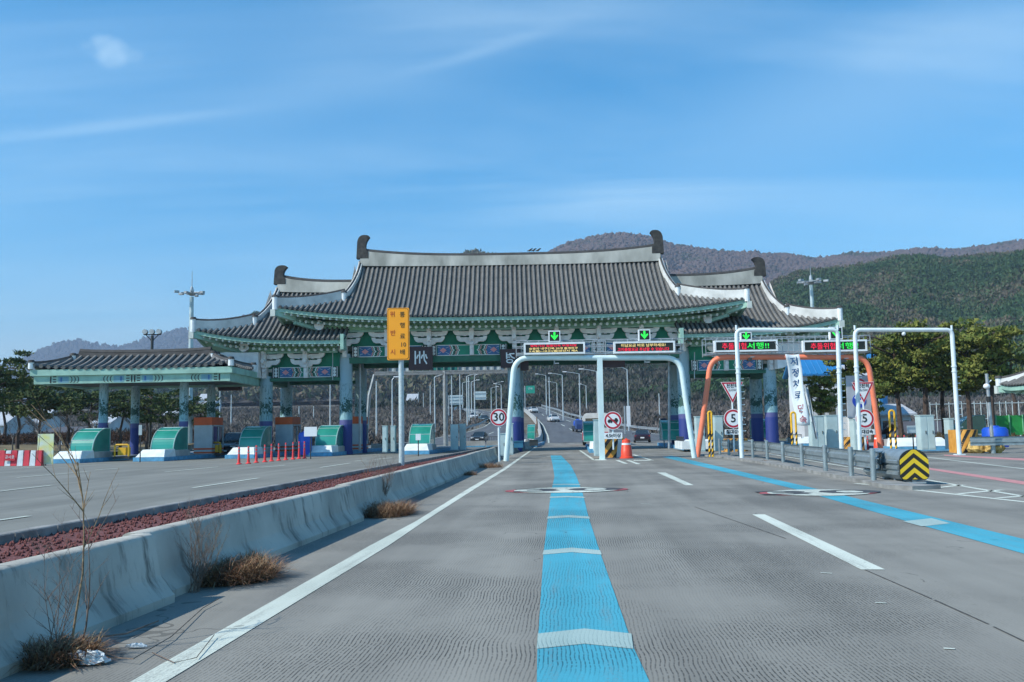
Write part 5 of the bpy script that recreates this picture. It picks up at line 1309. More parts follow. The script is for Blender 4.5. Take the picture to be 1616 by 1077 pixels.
# ------------------------------------------------------------------ mountains and wooded slopes
def sheet(name, sil, Y0, Y1, zfoot, m, rough=6, curve=1.0, nx=70, nt=26, behind=1.25):
    """hill whose crest stands at distance Y1 and whose foot lies at Y0"""
    pxs = np.linspace(sil[0][0], sil[-1][0], nx); rows = []
    ph = rng.random(6)*6.28
    def nz(x, y, k): return math.sin(x*.011+ph[0]+1.3*math.sin(y*.006+ph[1]))*.5+math.sin(x*.027+y*.013+ph[2])*.3+math.sin(x*.061-y*.043+ph[3])*.2
    H = []
    for px in pxs:
        pc = P(px, interp(px, sil), Y1); H.append(pc)
    def point(i, t):
        pc = H[i]; u = i/(nx-1)
        if t <= 1: Y = Y0+(Y1-Y0)*t; f = t**curve; f = f*(1-.25*math.sin(PI*t)*0)
        else: Y = Y1*(1+(behind-1)*(t-1)*2); f = 1-(t-1)*1.2
        x = pc.x*Y/Y1; z0 = zfoot if t <= 1 else zfoot
        z = z0+(pc.z-z0)*f+rough*nz(x, Y, 0)*max(0, min(1, 4*t*(1-t))*(1-t**3)) if t <= 1 else z0+(pc.z-z0)*f
        return Vector((x, Y, z))
    ts = [i/nt for i in range(nt+1)]+[1.15, 1.5]
    for t in ts: rows.append([point(i, t) for i in range(nx)])
    mb = MB(); mb.grid(rows); o = struct(mb, name, m, 1)
    def at(u, t):
        i = min(nx-2, int(u*(nx-1))); f = u*(nx-1)-i; return point(i, t).lerp(point(i+1, t), f)
    return o, at
def wood(name, at, n, r0, r1, m, label, t0=.0, t1=1.0, bias=1, jit=.32, nb=0, **kw):
    C = []; 
    for _ in range(n):
        u = random.random(); t = t0+(t1-t0)*random.random()**bias; p = at(u, t); C.append((p.x, p.y, p.z))
    C = np.array(C); Rr = r0+(r1-r0)*rng.random(n); C[:, 2] += Rr*.35
    if nb: V, Fc = brush(C, Rr, nb, **kw)
    else:
        J = 1+jit*rng.standard_normal((n, 12, 1)); V = I0[0][None]*J*Rr[:, None, None]; V[:, :, 2] *= 1.05; V = (V+C[:, None, :]).reshape(-1, 3); Fc = (I0[1][None]+12*np.arange(n)[:, None, None]).reshape(-1, 3)
    return tag(np_mesh(name, V, Fc, m), label, 'forest', kind='stuff')
m_hillsoil = mat('woodland_floor', (.05, .045, .04), .95, var=.3, scale=.05)
m_farmt = leafmat('distant_mountain', [(.035, .045, .05), (.06, .055, .06), (.05, .06, .05)], scale=.004)
m_wpur = leafmat('bare_woodland', [(.035, .05, .03), (.085, .065, .065), (.12, .088, .08), (.10, .08, .08), (.04, .055, .03)], scale=.012)
m_wgrn = leafmat('pine_woodland', [(.022, .055, .030), (.036, .085, .038), (.055, .10, .042), (.15, .12, .095), (.045, .09, .04)], scale=.011)
m_wmix = leafmat('mixed_woodland', [(.016, .04, .026), (.028, .056, .032), (.065, .066, .055), (.10, .098, .088), (.04, .062, .026)], scale=.03)
farL = [(-200, 610), (-60, 590), (20, 575), (60, 556), (95, 540), (130, 540), (170, 548), (200, 548), (240, 530), (290, 520), (330, 522), (380, 500), (430, 505), (520, 480), (640, 500), (760, 520)]
_, at1 = sheet('distant_mountains', farL, 3200, 4600, 60, m_farmt, 60, 1.1)
wood('distant_forest', at1, 9000, 7, 13, m_farmt, 'blue hazy woods covering the distant left mountains', .3, 1.0, .8)
midS = [(60, 640), (180, 628), (300, 600), (345, 560), (400, 497), (450, 500), (560, 470), (650, 428), (715, 410), (745, 399), (785, 408), (860, 420), (960, 470), (1080, 520), (1200, 580)]
_, at2 = sheet('wooded_hill', midS, 560, 1050, 22, m_hillsoil, 28, .85)
wood('hill_forest', at2, 22000, 2.4, 4.6, m_wgrn, 'dark green woods on the hill seen through the toll gate', 0, 1.0, .9, nb=18, size=.8, up=.4, thin=.4)
purS = [(780, 470), (840, 420), (868, 399), (900, 384), (950, 373), (985, 370), (1030, 376), (1062, 389), (1100, 394), (1160, 400), (1200, 401), (1250, 404), (1290, 411), (1340, 402), (1400, 401), (1450, 394), (1500, 397), (1560, 389), (1616, 381), (1700, 372), (1800, 380)]
_, at3 = sheet('purple_mountain', purS, 1150, 1900, 60, m_hillsoil, 45, .9, nx=90)
wood('mountain_forest', at3, 34000, 2.6, 5.2, m_wpur, 'brown purple bare woods on the mountain behind the gate roof', .1, 1.0, .75)
rgtS = [(1010, 640), (1080, 590), (1140, 530), (1190, 470), (1225, 445), (1260, 432), (1310, 427), (1350, 424), (1400, 412), (1450, 406), (1500, 412), (1560, 405), (1616, 402), (1700, 392), (1850, 400)]
_, at4 = sheet('right_hill', rgtS, 330, 760, 12, m_hillsoil, 30, .95)
wood('right_hill_forest', at4, 17000, 1.8, 3.6, m_wgrn, 'green pine woods on the near slope at the right', 0, 1.0, .8, nb=40, size=.52, up=.45, thin=.4)
nearS = [(560, 655), (640, 640), (700, 622), (780, 606), (840, 596), (900, 585), (960, 578), (1030, 580), (1090, 590), (1150, 600), (1300, 590), (1500, 600), (1650, 610)]
_, at5 = sheet('near_slope', nearS, 300, 480, 8.5, m_hillsoil, 4, .9)
wood('near_slope_wood', at5, 7000, 1.5, 3.4, m_wmix, 'mixed bare and green trees on the bank above the far road', .02, 1.0, .9, .4, nb=50, size=.55, up=.5, thin=.25)
# scrub in the fields left of the roads
m_scrub = leafmat('winter_scrub', [(.05, .05, .035), (.10, .09, .085), (.14, .13, .125), (.08, .08, .045)], scale=.06)
def scrub(n, fx, fy, r0, r1, m, name, label, zf=None):
    C = np.zeros((n, 3))
    for i in range(n):
        y = fy(random.random()); px = fx(random.random(), y); z = S(y); C[i] = (XA(px, y, z), y, z-.1+(zf(y) if zf else 0))
    Rr = r0+(r1-r0)*rng.random(n); V, Fc = brush(C, Rr, 46, .5, .75, .5, .16); tag(np_mesh(name, V, Fc, m), label, 'scrub', kind='stuff')
def leftx(u, y): r = interp(y, [(t[0], t[1]) for t in INN]); return -40+(r-12+40)*u
scrub(4200, leftx, lambda u: 122+300*u**1.5, .5, 1.7, m_scrub, 'field_scrub', 'grey purple leafless scrub in the fields left of the far road')
def rightx(u, y): r = interp(y, [(t[0], t[2]) for t in OUT])+14; return r+(1700-r)*u
scrub(3600, rightx, lambda u: 118+180*u**1.2, .6, 2.2, m_scrub, 'roadside_scrub', 'brown leafless scrub right of the far road')
# ------------------------------------------------------------------ trees
m_bark = mat('pine_bark', (.07, .05, .04), .95, var=.3, scale=4, bump=.6, bscale=9)
m_bark2 = mat('grey_bark', (.12, .105, .095), .95, var=.25, scale=4)
m_needle = leafmat('pine_needles', [(.04, .075, .022), (.09, .13, .03), (.18, .19, .045), (.13, .155, .04)], scale=.9)
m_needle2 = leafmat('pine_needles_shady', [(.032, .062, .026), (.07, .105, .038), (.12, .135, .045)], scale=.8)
def tufts(C, sx, sz, n, size):
    """n needle cards spread through every flattened pad; C list of (centre, scale)"""
    V = []; 
    for c, s in C:
        d = rng.standard_normal((n, 3)); d /= np.linalg.norm(d, axis=1)[:, None]; rad = rng.random(n)[:, None]**.45
        p = d*rad*np.array([sx*s, sx*s, sz*s])+np.array(c)
        a = rng.standard_normal((n, 3)); a[:, 2] = np.abs(a[:, 2])*.7+.15; a /= np.linalg.norm(a, axis=1)[:, None]
        b = np.cross(a, rng.standard_normal((n, 3))); b /= np.linalg.norm(b, axis=1)[:, None]
        L_ = size*(.6+.8*rng.random((n, 1)))
        V.append(np.stack([p-b*L_*.35, p+b*L_*.35, p+a*L_], 1))
    V = np.concatenate(V).reshape(-1, 3); return V, np.arange(len(V)).reshape(-1, 3)
def pine(h, spread, seed, m=None, crown0=.42, pads=34, cards=110, lean=.1):
    rr = random.Random(seed); t = thing('pine_tree', 'x', 'pine tree')
    tr = [Vector((0, 0, -.1))]; x = y = 0
    for i in range(1, 9):
        x += rr.uniform(-.5, .5)*lean*h*.25+lean*h*.04; y += rr.uniform(-.4, .4)*lean*h*.2; tr.append(Vector((x, y, h*.92*i/8)))
    mb = MB(); mb.tube(tr, [h*.026*(1-.085*i) for i in range(9)], 7); PD = []
    for k in range(pads):
        f = crown0+(1-crown0)*(k+rr.random())/pads; i = f*8*.98; a = int(i); base_ = tr[min(a, 7)].lerp(tr[min(a+1, 8)], i-a)
        ang = k*2.4+rr.uniform(-.5, .5); env = math.sin(PI*min(1, .22+.78*(1-f)/(1-crown0)*.9+.08))*.85+.2
        L_ = spread*env*rr.uniform(.25, 1.25); e = base_+Vector((math.cos(ang)*L_, math.sin(ang)*L_, L_*rr.uniform(.0, .35)+h*.01))
        midp = base_.lerp(e, .5)+Vector((0, 0, L_*.10))
        if k % 2 == 0: mb.tube([base_, midp, e], [h*.009, h*.006, h*.003], 4)
        PD.append((tuple(e), rr.uniform(.5, 1.35)))
        if rr.random() < .5: PD.append((tuple(base_.lerp(e, .6)+Vector((0, 0, .2))), rr.uniform(.5, .9)))
    mb.build('trunk', m_bark, t, 1)
    V, Fc = tufts(PD, spread*.32, spread*.11, cards, .28)
    np_mesh('crown', V, Fc, m or m_needle, t); return t
def bare(h, seed, m=None, depth=4, name='bare_tree', cat='tree', r0=.018, spread=.55, lean=0, up=.35, nb=(2, 4)):
    rr = random.Random(seed); t = thing(name, 'x', cat); parts = (MB(), MB())
    def grow(p, d, L_, r, lev):
        pts = [p]; q = p.copy(); dd = d.copy()
        for i in range(4):
            dd = (dd+Vector((rr.uniform(-1, 1), rr.uniform(-1, 1), rr.uniform(-.3, .6)))*.13).normalized(); q = q+dd*L_/4; pts.append(q.copy())
        parts[0 if lev == 0 else 1].tube(pts, [r*(1-.15*i) for i in range(5)], 5 if lev < 2 else 3)
        if lev >= depth: return
        for _ in range(rr.randint(*nb)+(1 if lev == 0 else 0)):
            k = rr.uniform(.35, 1) if lev else rr.uniform(.3, 1); a = rr.uniform(0, 6.28); i = min(3, int(k*4)); pp = pts[i].lerp(pts[i+1], min(1, k*4-i))
            s = Vector((math.cos(a), math.sin(a), up)).normalized(); nd = (dd*(1-spread)+s*spread).normalized(); grow(pp, nd, L_*rr.uniform(.5, .72), r*.5, lev+1)
    grow(Vector((0, 0, -.05)), Vector((lean, 0, 1)).normalized(), h*.45, h*r0, 0)
    parts[0].build('trunk', m or m_bark2, t, 1); parts[1].build('crown', m or m_bark2, t, 1); return t
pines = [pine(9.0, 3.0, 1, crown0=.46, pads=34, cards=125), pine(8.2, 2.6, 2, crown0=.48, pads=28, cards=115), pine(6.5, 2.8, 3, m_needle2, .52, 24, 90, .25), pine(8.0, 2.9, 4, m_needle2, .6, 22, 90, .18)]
bares = [bare(6, 5), bare(5, 6), bare(7, 8, depth=4)]
index_kids()
def stand(proto, px, Y, hm, h0, label, group, rz=None, z=None):
    z = (S(Y)-.2 if Y > 113 else 0) if z is None else z; s = hm/h0
    return again(proto, (XA(px, Y, z+1), Y, z), label, group, s=(s, s, s), rz=random.uniform(0, 6.28) if rz is None else rz)
GP = 'pines behind the right toll lanes'
# px centre, top py, distance
for px, pyt, Y, k, lab in ((1297, 598, 70, 1, 'small low pine below the blue roof'), (1345, 566, 78, 1, 'pine partly hidden by the grey route board'), (1388, 548, 82, 1, 'pine behind the coral gantry leg'), (1422, 530, 76, 0, 'broad pine left of the tall pipe gantry'), (1462, 515, 74, 0, 'tallest pine of the group, behind the pipe gantry beam'), (1490, 545, 80, 2, 'pine just left of the right pipe gantry leg'),
                            (1532, 528, 72, 0, 'pine right of the tall pipe gantry leg'), (1566, 520, 70, 1, 'rightmost large pine, above the hanok style pavilion roof'), (1600, 545, 95, 3, 'small dark pine behind the hanok pavilion'), (1378, 600, 66, 1, 'low pine behind the coral gantry leg foot')):
    H0 = (9.0, 8.2, 6.5, 8.0)[k]; hm = ZA(px, pyt, Y)-.0; stand(pines[k], px, Y, hm*1.07, H0, lab, GP)
GL = 'pines left of the toll canopy'
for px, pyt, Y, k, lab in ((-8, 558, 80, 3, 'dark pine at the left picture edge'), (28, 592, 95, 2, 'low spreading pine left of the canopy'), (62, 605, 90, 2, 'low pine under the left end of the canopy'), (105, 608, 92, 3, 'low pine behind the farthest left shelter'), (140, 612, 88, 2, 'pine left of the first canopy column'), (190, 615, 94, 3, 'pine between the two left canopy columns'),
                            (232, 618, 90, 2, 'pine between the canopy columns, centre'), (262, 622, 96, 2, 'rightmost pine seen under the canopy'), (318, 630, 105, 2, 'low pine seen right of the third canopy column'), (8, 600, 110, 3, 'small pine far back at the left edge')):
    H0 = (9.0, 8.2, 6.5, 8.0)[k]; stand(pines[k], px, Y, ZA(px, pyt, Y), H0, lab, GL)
GB = 'leafless trees behind the toll lanes'
for i, (px, pyt, Y, lab) in enumerate(((20, 640, 78, 'leafless tree at the far left edge of the lawn'), (62, 630, 76, 'leafless tree behind the poster board'), (95, 632, 74, 'leafless tree left of the farthest shelter'), (118, 622, 80, 'leafless tree above the farthest shelter'), (150, 625, 78, 'leafless tree beside the first canopy column'), (205, 640, 80, 'leafless tree seen between the left canopy columns'), (262, 640, 82, 'leafless tree left of the third canopy column'),
     (1040, 590, 180, 'tall pale leafless tree seen under the mint gantry'), (1005, 612, 175, 'leafless tree left of the tall pale one'), (1115, 640, 120, 'leafless tree behind the coral gantry left leg'), (1150, 625, 125, 'leafless tree behind the left slow down sign'), (960, 625, 190, 'leafless tree beside the light poles on the right bank'), (905, 630, 230, 'leafless tree by the far green road sign'), (505, 615, 180, 'leafless tree seen between the left gate columns'), (1290, 640, 80, 'thin leafless tree under the low pine'), (1500, 640, 78, 'leafless tree beside the tall ribbed cabinet'), (1590, 640, 90, 'leafless tree behind the green net fence'))):
    z = S(Y)-.2 if Y > 113 else 0; k = i % 3; stand(bares[k], px, Y, (ZA(px, pyt, Y)-z)*1.05, (6, 5, 7)[k], lab, GB)
# lawn and hedge at the left, soil strip right
m_lawn = mat('dry_lawn', (.13, .10, .045), .95, var=.25, scale=.25, bump=.5, bscale=4, c2=(.19, .15, .07), detail=8)
mb = MB(); mb.grid([[(-95+5*i, 63+4*j+.18*i, .05+min(1.0, .10*j)*(1 if i < 9 else .6)+.15*math.sin(i*.9+j)) for i in range(13)] for j in range(12)]); struct(mb, 'lawn', m_lawn, 1)
m_hedge = leafmat('brown_hedge', [(.045, .028, .02), (.08, .045, .03), (.06, .05, .025)], scale=.5)
C = np.array([(-100+random.random()*66, 106+random.random()*4, 1.2+random.random()*.9) for _ in range(1600)]); V, Fc = brush(C, .3+.3*rng.random(1600), 40, .4, .8, .5, .2); tag(np_mesh('hedge', V, Fc, m_hedge), 'long low brown winter hedge across the lawn', 'hedge', kind='stuff')
mb = MB(); mb.poly([(20, 62, .02), (75, 55, .02), (90, 120, .02), (22, 120, .02)]); struct(mb, 'planted_verge', mat('verge_soil', (.09, .07, .045), .95, var=.35, scale=.6, c2=(.10, .10, .05), detail=8))
C = np.array([(26+random.random()*45, 60+random.random()*6, .15+random.random()*.3) for _ in range(420)]); V, Fc = brush(C, .25+.3*rng.random(420), 40, .4, .8, .5, .25); tag(np_mesh('low_shrubs', V, Fc, leafmat('low_green_shrub', [(.03, .05, .02), (.07, .06, .03), (.10, .06, .03)], scale=.6)), 'low brown and green shrubs under the right pines', 'shrubs', kind='stuff')
# ------------------------------------------------------------------ weeds along the barrier
m_twig = mat('dry_twig', (.16, .12, .095), .9, var=.25, scale=20); m_straw = mat('dry_straw', (.22, .14, .075), .9, var=.35, scale=30, c2=(.34, .24, .13)); m_rust = mat('rusty_grass', (.16, .07, .035), .95, var=.4, scale=20, c2=(.30, .16, .09))
def grass_clump(name, label, c, n, rx, ry, hmax, m, m2, flat=.5, seed=1):
    r = np.random.default_rng(seed); cx_, cy_, cz_ = c
    a = r.random(n)*6.28; q = r.random(n)**.6; bx_ = cx_+np.cos(a)*q*rx*.8; by_ = cy_+np.sin(a)*q*ry*.8
    th = r.random(n)*6.28; tilt = flat+(1.35-flat)*r.random(n); L_ = hmax*(.35+.65*r.random(n)); mi = (r.random(n) < .45).astype(int)
    V = []; w = .0022+.002*r.random(n)
    segs = 3; P0 = np.stack([bx_, by_, np.full(n, cz_)], 1); D = np.stack([np.cos(th)*np.sin(tilt), np.sin(th)*np.sin(tilt), np.cos(tilt)], 1); W = np.stack([-np.sin(th), np.cos(th), 0*th], 1)*w[:, None]
    P1 = P0+D*L_[:, None]*.5; D2 = D.copy(); D2[:, 2] -= .5; P2 = P1+D2*L_[:, None]*.5; P2[:, 2] = np.maximum(P2[:, 2], cz_+.01)
    V = np.stack([P0-W, P0+W, P1-W*.8, P1+W*.8, P2, P2], 1)[:, :5].reshape(-1, 3)
    F1 = np.array([[0, 1, 3], [0, 3, 2], [2, 3, 4]]); Fc = (F1[None]+5*np.arange(n)[:, None, None]).reshape(-1, 3)
    return tag(np_mesh(name, V, Fc, [m, m2], mi=np.repeat(mi, 3), org=c), label, 'dry weeds', 'dry weed tufts along the barrier')
for px, py, n, rx, ry, h, lab, sd in ((345, 915, 7000, .70, .60, .52, 'wide rusty brown tuft of dry weeds at the second barrier joint', 3), (400, 900, 1100, .14, .16, .34, 'upright straw coloured grass tuft beside the wide rusty one', 4), (90, 1045, 3600, .30, .28, .34, 'dark weed tuft at the foot of the tall saplings', 5), (610, 812, 4500, .6, 1.0, .55, 'brown weed tuft at the third barrier joint', 6), (772, 738, 1100, .7, 1.0, .5, 'small rusty weed tuft near the far end of the barrier', 7), (742, 750, 500, .3, .5, .4, 'tiny weed sprig before the far rusty tuft', 8), (1206, 731, 110, .12, .25, .42, 'dry grass sprig on the guardrail kerb', 9), (1288, 741, 90, .3, .2, .2, 'small heap of dry leaves by the guardrail post', 10)):
    grass_clump('dry_weeds', lab, tuple(G(px, py)), n, rx, ry, h, m_rust if sd != 4 else m_straw, m_straw, .15 if sd == 4 else .66, sd)
def shrub(px, py, h, seed, lab, m=m_twig, lean=0, nst=5, group='leafless saplings growing at the barrier joints', depth=3, sp=.45, r0=.010):
    c = G(px, py); t = thing('dry_sapling', lab, 'sapling', (c.x, c.y, 0), group); rr = random.Random(seed); mb = MB()
    def grow(p, d, L_, r, lev):
        pts = [p]; q = p.copy(); dd = d.copy()
        for i in range(5):
            dd = (dd+Vector((rr.uniform(-1, 1), rr.uniform(-1, 1), rr.uniform(-.5, .6)))*.12).normalized(); q = q+dd*L_/5; pts.append(q.copy())
        mb.tube(pts, [r*(1-.14*i) for i in range(6)], 4)
        if lev >= depth: return
        for _ in range(rr.randint(2, 4)+(3 if lev == 0 else 0)):
            k = rr.uniform(.15, 1)*4.99; i = int(k); a = rr.uniform(0, 6.28); s = Vector((math.cos(a), math.sin(a), .5)).normalized(); grow(pts[i].lerp(pts[i+1], k-i), (dd*(1-sp)+s*sp).normalized(), L_*rr.uniform(.25, .5), r*.5, lev+1)
    for k in range(nst):
        a = rr.uniform(0, 6.28); grow(Vector((c.x+rr.uniform(-.05, .05), c.y+rr.uniform(-.05, .05), 0)), Vector((math.cos(a)*.22+lean, math.sin(a)*.22, 1)).normalized(), h*rr.uniform(.55, 1), h*r0, 0)
    mb.build('branches', m, t, 1)
c1 = G(104, 1035)
shrub(104, 1035, 1.75, 21, 'tall thin leafless sapling rising in front of the barrier at the left', m_straw, -.02, 1, depth=2, sp=.5, r0=.0055)
shrub(112, 1030, 1.50, 23, 'second tall thin sapling just right of the first', m_twig, .05, 1, depth=2, sp=.5, r0=.005)
shrub(88, 1040, .75, 22, 'low spreading leafless bush at the foot of the tall saplings', m_twig, .1, 7, sp=.6, r0=.005)
shrub(305, 935, .66, 24, 'twiggy bush at the second barrier joint', m_twig, .1, 16, r0=.006); shrub(320, 925, .8, 25, 'taller grey twigs standing in the wide weed tuft', m_straw, .05, 3, r0=.005)
shrub(602, 800, .95, 26, 'leafless bush at the third barrier joint', m_twig, .05, 16, r0=.005); shrub(585, 800, 1.0, 27, 'thin reddish twigs leaning over the third barrier joint', m_rust, -.15, 5, r0=.005)
def creeper(pts, lab, r=.006):
    mb = MB(); mb.tube([G(x, y, z) for x, y, z in pts], r, 5); t = tag(mb.build('fallen_twig', m_twig), lab, 'twig', 'fallen twigs beside the barrier')
creeper([(130, 1035, .02), (210, 1040, .04), (270, 1005, .03), (320, 960, .02), (345, 945, .03)], 'long bent twig lying past the white rubbish', .004); creeper([(240, 1030, .015), (275, 1046, .015), (310, 1038, .02), (338, 1002, .03)], 'thin curved twig reaching the white edge line', .0035); creeper([(60, 1000, .1), (120, 1010, .06), (200, 1000, .04), (250, 980, .02)], 'twig lying against the barrier foot')
m_plas = mat('crumpled_plastic', (.50, .58, .62), .5, var=.15, scale=8)
def rubbish(px, py, sx, sy, sz, lab, seed):
    p = G(px, py); rr = random.Random(seed); mb = MB(); mb.ball((p.x, p.y, sz*.5), (sx, sy, sz*.6), 16, 9)
    mb.v = [(x+rr.uniform(-.2, .2)*sx, y+rr.uniform(-.25, .25)*sy, max(.012, z+rr.uniform(-.3, .3)*sz)) for x, y, z in mb.v]; tag(mb.build('plastic_scrap', m_plas), lab, 'litter', 'pieces of white litter')
for a in ((140, 1049, .13, .05, .07, 'long crumpled white plastic scrap at the lower left', 1), (92, 1010, .06, .06, .16, 'upright white plastic bag in the dark weed tuft', 2), (215, 1024, .07, .02, .03, 'small white scrap right of the saplings', 3), (322, 922, .10, .05, .04, 'white scrap lying on the wide rusty tuft', 4), (598, 803, .10, .06, .08, 'pale scraps in the weeds at the third barrier joint', 5), (420, 893, .05, .03, .03, 'tiny white scrap beside the straw tuft', 6)): rubbish(*a)
# ------------------------------------------------------------------ vehicles
m_tyre = mat('tyre_rubber', (.012, .012, .012), .9); m_rim = mat('wheel_rim', (.35, .36, .37), .35, .6); m_lampr = mat('tail_lamp_red', (.35, .01, .01), .3); m_lampw = mat('head_lamp', (.75, .78, .8), .2)
def car(name, label, cat, paint, px, Y, z, heading, kind='sedan', w=1.84, group='cars on the road'):
    """body loft: stations along the length with lower body and greenhouse; nose at -y"""
    t = thing(name, label, cat); ORG[t.name] = Vector((0, 0, 0))
    L_, hb, hr = (4.6, .92, 1.44) if kind == 'sedan' else (4.7, 1.05, 1.75)
    st = [(-.5, .50, .62, .80), (-.485, .30, .70, .93), (-.40, .22, .80, .98), (-.25, .20, .88, 1.0), (0, .20, .92, 1.0), (.25, .20, .95, 1.0), (.42, .22, .97, .98), (.485, .28, .95, .93), (.5, .45, .80, .82)]
    k = hb/.95; rows = []
    for f, z0, z1, ww in st:
        y = f*L_; W = w/2*ww; z1 *= k
        rows.append([(-W*.92, y, z0), (-W, y, z0+.12), (-W, y, (z0+z1)/2+.08), (-W*.93, y, z1-.03), (-W*.7, y, z1+.02), (0, y, z1+.035), (W*.7, y, z1+.02), (W*.93, y, z1-.03), (W, y, (z0+z1)/2+.08), (W, y, z0+.12), (W*.92, y, z0), (-W*.92, y, z0)])
    mb = MB(); mb.grid(rows); mb.poly(rows[0][:-1][::-1]); mb.poly(rows[-1][:-1]); mb.build('body', paint, t, 1)
    gs = [(-.22, hb-.03, .93, 0), (-.06, hr-.06, .74, 1), (.08, hr, .72, 1), (.24, hr-.05, .72, 1), (.42 if kind == 'sedan' else .46, hb+.02, .90, 0)]
    if kind != 'sedan': gs = [(-.2, hb-.03, .93, 0), (-.08, hr-.05, .78, 1), (.1, hr, .78, 1), (.38, hr-.05, .76, 1), (.47, hb+.05, .9, 0)]
    rows = []
    for f, zz_, ww, _ in gs:
        y = f*L_; W = w/2*ww; rows.append([(-W, y, zz_ if _ == 0 else zz_-.1), (-W*.86, y, zz_), (W*.86, y, zz_), (W, y, zz_ if _ == 0 else zz_-.1)])
    g_ = MB(); base_ = [(-w/2*.93, hb), (w/2*.93, hb)]
    g_.grid([[r_[1], r_[2]] for r_ in rows][0:2]); g_.grid([[r_[1], r_[2]] for r_ in rows][-2:])
    for sgn in (0, 3):
        top = [r_[sgn] for r_ in rows[1:-1]]; b0 = rows[0][sgn]; b1 = rows[-1][sgn]
        g_.poly([b0]+top+[b1] if sgn == 0 else ([b0]+top+[b1])[::-1])
    g_.build('windows', glass, t)
    rf = MB(); rf.grid([[(p[0]*1.01, p[1], p[2]+.012) for p in r_] for r_ in rows[1:-1]])
    for sgn in (1, 2):
        for i in range(len(rows)-1):
            if i in (0, len(rows)-2): rf.tube([rows[i][sgn], rows[i+1][sgn]], .035, 4)
    rf.build('roof', paint, t, 1)
    for fy in (-.31, .31):
        for sx in (-1, 1):
            mb = MB(); mb.tube([(sx*(w/2-.2), fy*L_, .33), (sx*(w/2+.0), fy*L_, .33)], .33, 16); wh = mb.build('wheel', m_tyre, t, 1)
            mb = MB(); mb.tube([(sx*(w/2+.0), fy*L_, .33), (sx*(w/2+.012), fy*L_, .33)], .2, 10); mb.build('rim', m_rim, wh)
    for sx in (-1, 1):
        mb = MB(); mb.box((sx*w*.35, -L_*.489, .66*k), (.36, .10, .13)); mb.build('headlight', m_lampw, t)
        mb = MB(); mb.box((sx*w*.36, L_*.489, .76*k), (.36, .08, .15)); mb.build('tail_light', m_lampr, t)
        mb = MB(); mb.box((sx*(w/2+.06), -L_*.14, hb+.05), (.16, .1, .12)); mb.build('wing_mirror', paint, t)
    mb = MB(); mb.box((0, L_*.497, .55), (.42, .03, .14)); mb.box((0, -L_*.5, .42), (.42, .03, .12)); mb.build('number_plate', m_signw, t)
    mb = MB(); mb.box((0, -L_*.495, .52), (1.0, .05, .16)); mb.build('grille', dark, t)
    mb = MB(); mb.box((0, L_*.49, .33), (1.4, .06, .12)); mb.build('bumper', dark, t)
    place(t, (XA(px, Y, z+.7), Y, z), heading); t['group'] = group; return t
def paint(n, c, me=.3): return mat(n, c, .28, me, var=.02, coat=.6)
car('parked_car', 'dark purple sedan driving away under the mint gantry, red tail lamps', 'car', paint('dark_plum_paint', (.03, .018, .035)), 1013, 104, 0, PI-RD-.05)
car('car', 'dark blue grey car coming through the gate left of the 30 sign', 'car', paint('dark_blue_paint', (.02, .03, .045)), 757, 122, .12, -.12)
car('car', 'white sedan driving away up the right hand slope', 'car', paint('white_car_paint', (.7, .72, .73), 0), 873, 185, S(185)+.03, PI+.18)
car('car', 'white sedan coming down the left curve', 'car', paint('white_car_paint', (.7, .72, .73), 0), 747, 200, S(200)+.03, .2)
car('car', 'small dark car behind the white sedan on the left curve', 'car', paint('olive_dark_paint', (.05, .05, .03)), 764, 188, S(188)+.03, .25)
car('car', 'farthest dark car high on the left curve', 'car', paint('dark_blue_paint', (.02, .03, .045)), 724, 238, S(238)+.03, .3)
car('car', 'white car beyond the middle gate column on the right road', 'car', paint('white_car_paint', (.7, .72, .73), 0), 841, 225, S(225)+.03, PI+.2)
car('parked_van', 'dark sport utility car stopped between the second and third shelters', 'car', paint('black_car_paint', (.012, .013, .016)), 372, 70, 0, -RD, 'suv', group='cars on the road')
# blue loaded small truck
t = thing('small_truck', 'small dark truck loaded with a blue tarpaulin on the right road', 'truck'); ORG[t.name] = Vector((0, 0, 0))
mb = MB(); mb.bx(-.85, .85, 0, 2.7, .55, 1.0); mb.bx(-.8, .8, -1.6, 2.6, .4, .55); mb.build('bed', mat('truck_dark', (.03, .04, .05), .5), t)
mb = MB(); mb.prism([(-.82, -1.7, .45), (-.82, -1.7, 1.2), (-.82, -1.35, 1.9), (-.82, -.1, 1.95), (-.82, -.1, .45)], (1.64, 0, 0)); mb.build('cab', mat('truck_blue', (.03, .06, .18), .4), t)
mb = MB(); mb.ball((0, 1.3, 1.35), (.8, 1.25, .75), 12, 8); rr = random.Random(3); mb.v = [(x+rr.uniform(-.06, .06), y+rr.uniform(-.08, .08), max(1.0, z+rr.uniform(-.08, .08))) for x, y, z in mb.v]; mb.build('tarpaulin', mat('tarpaulin_blue', (.015, .08, .45), .6), t)
for sx in (-1, 1):
    for y in (-1, 1.9): mb = MB(); mb.tube([(sx*.62, y, .33), (sx*.84, y, .33)], .33, 12); mb.build('wheel', m_tyre, t, 1)
    mb = MB(); mb.box((sx*.7, 2.72, .7), (.2, .04, .12)); mb.build('tail_light', m_lampr, t)
place(t, (XA(915, 150, 1.7), 150, S(150)+.03), .12); t['group'] = 'cars on the road'
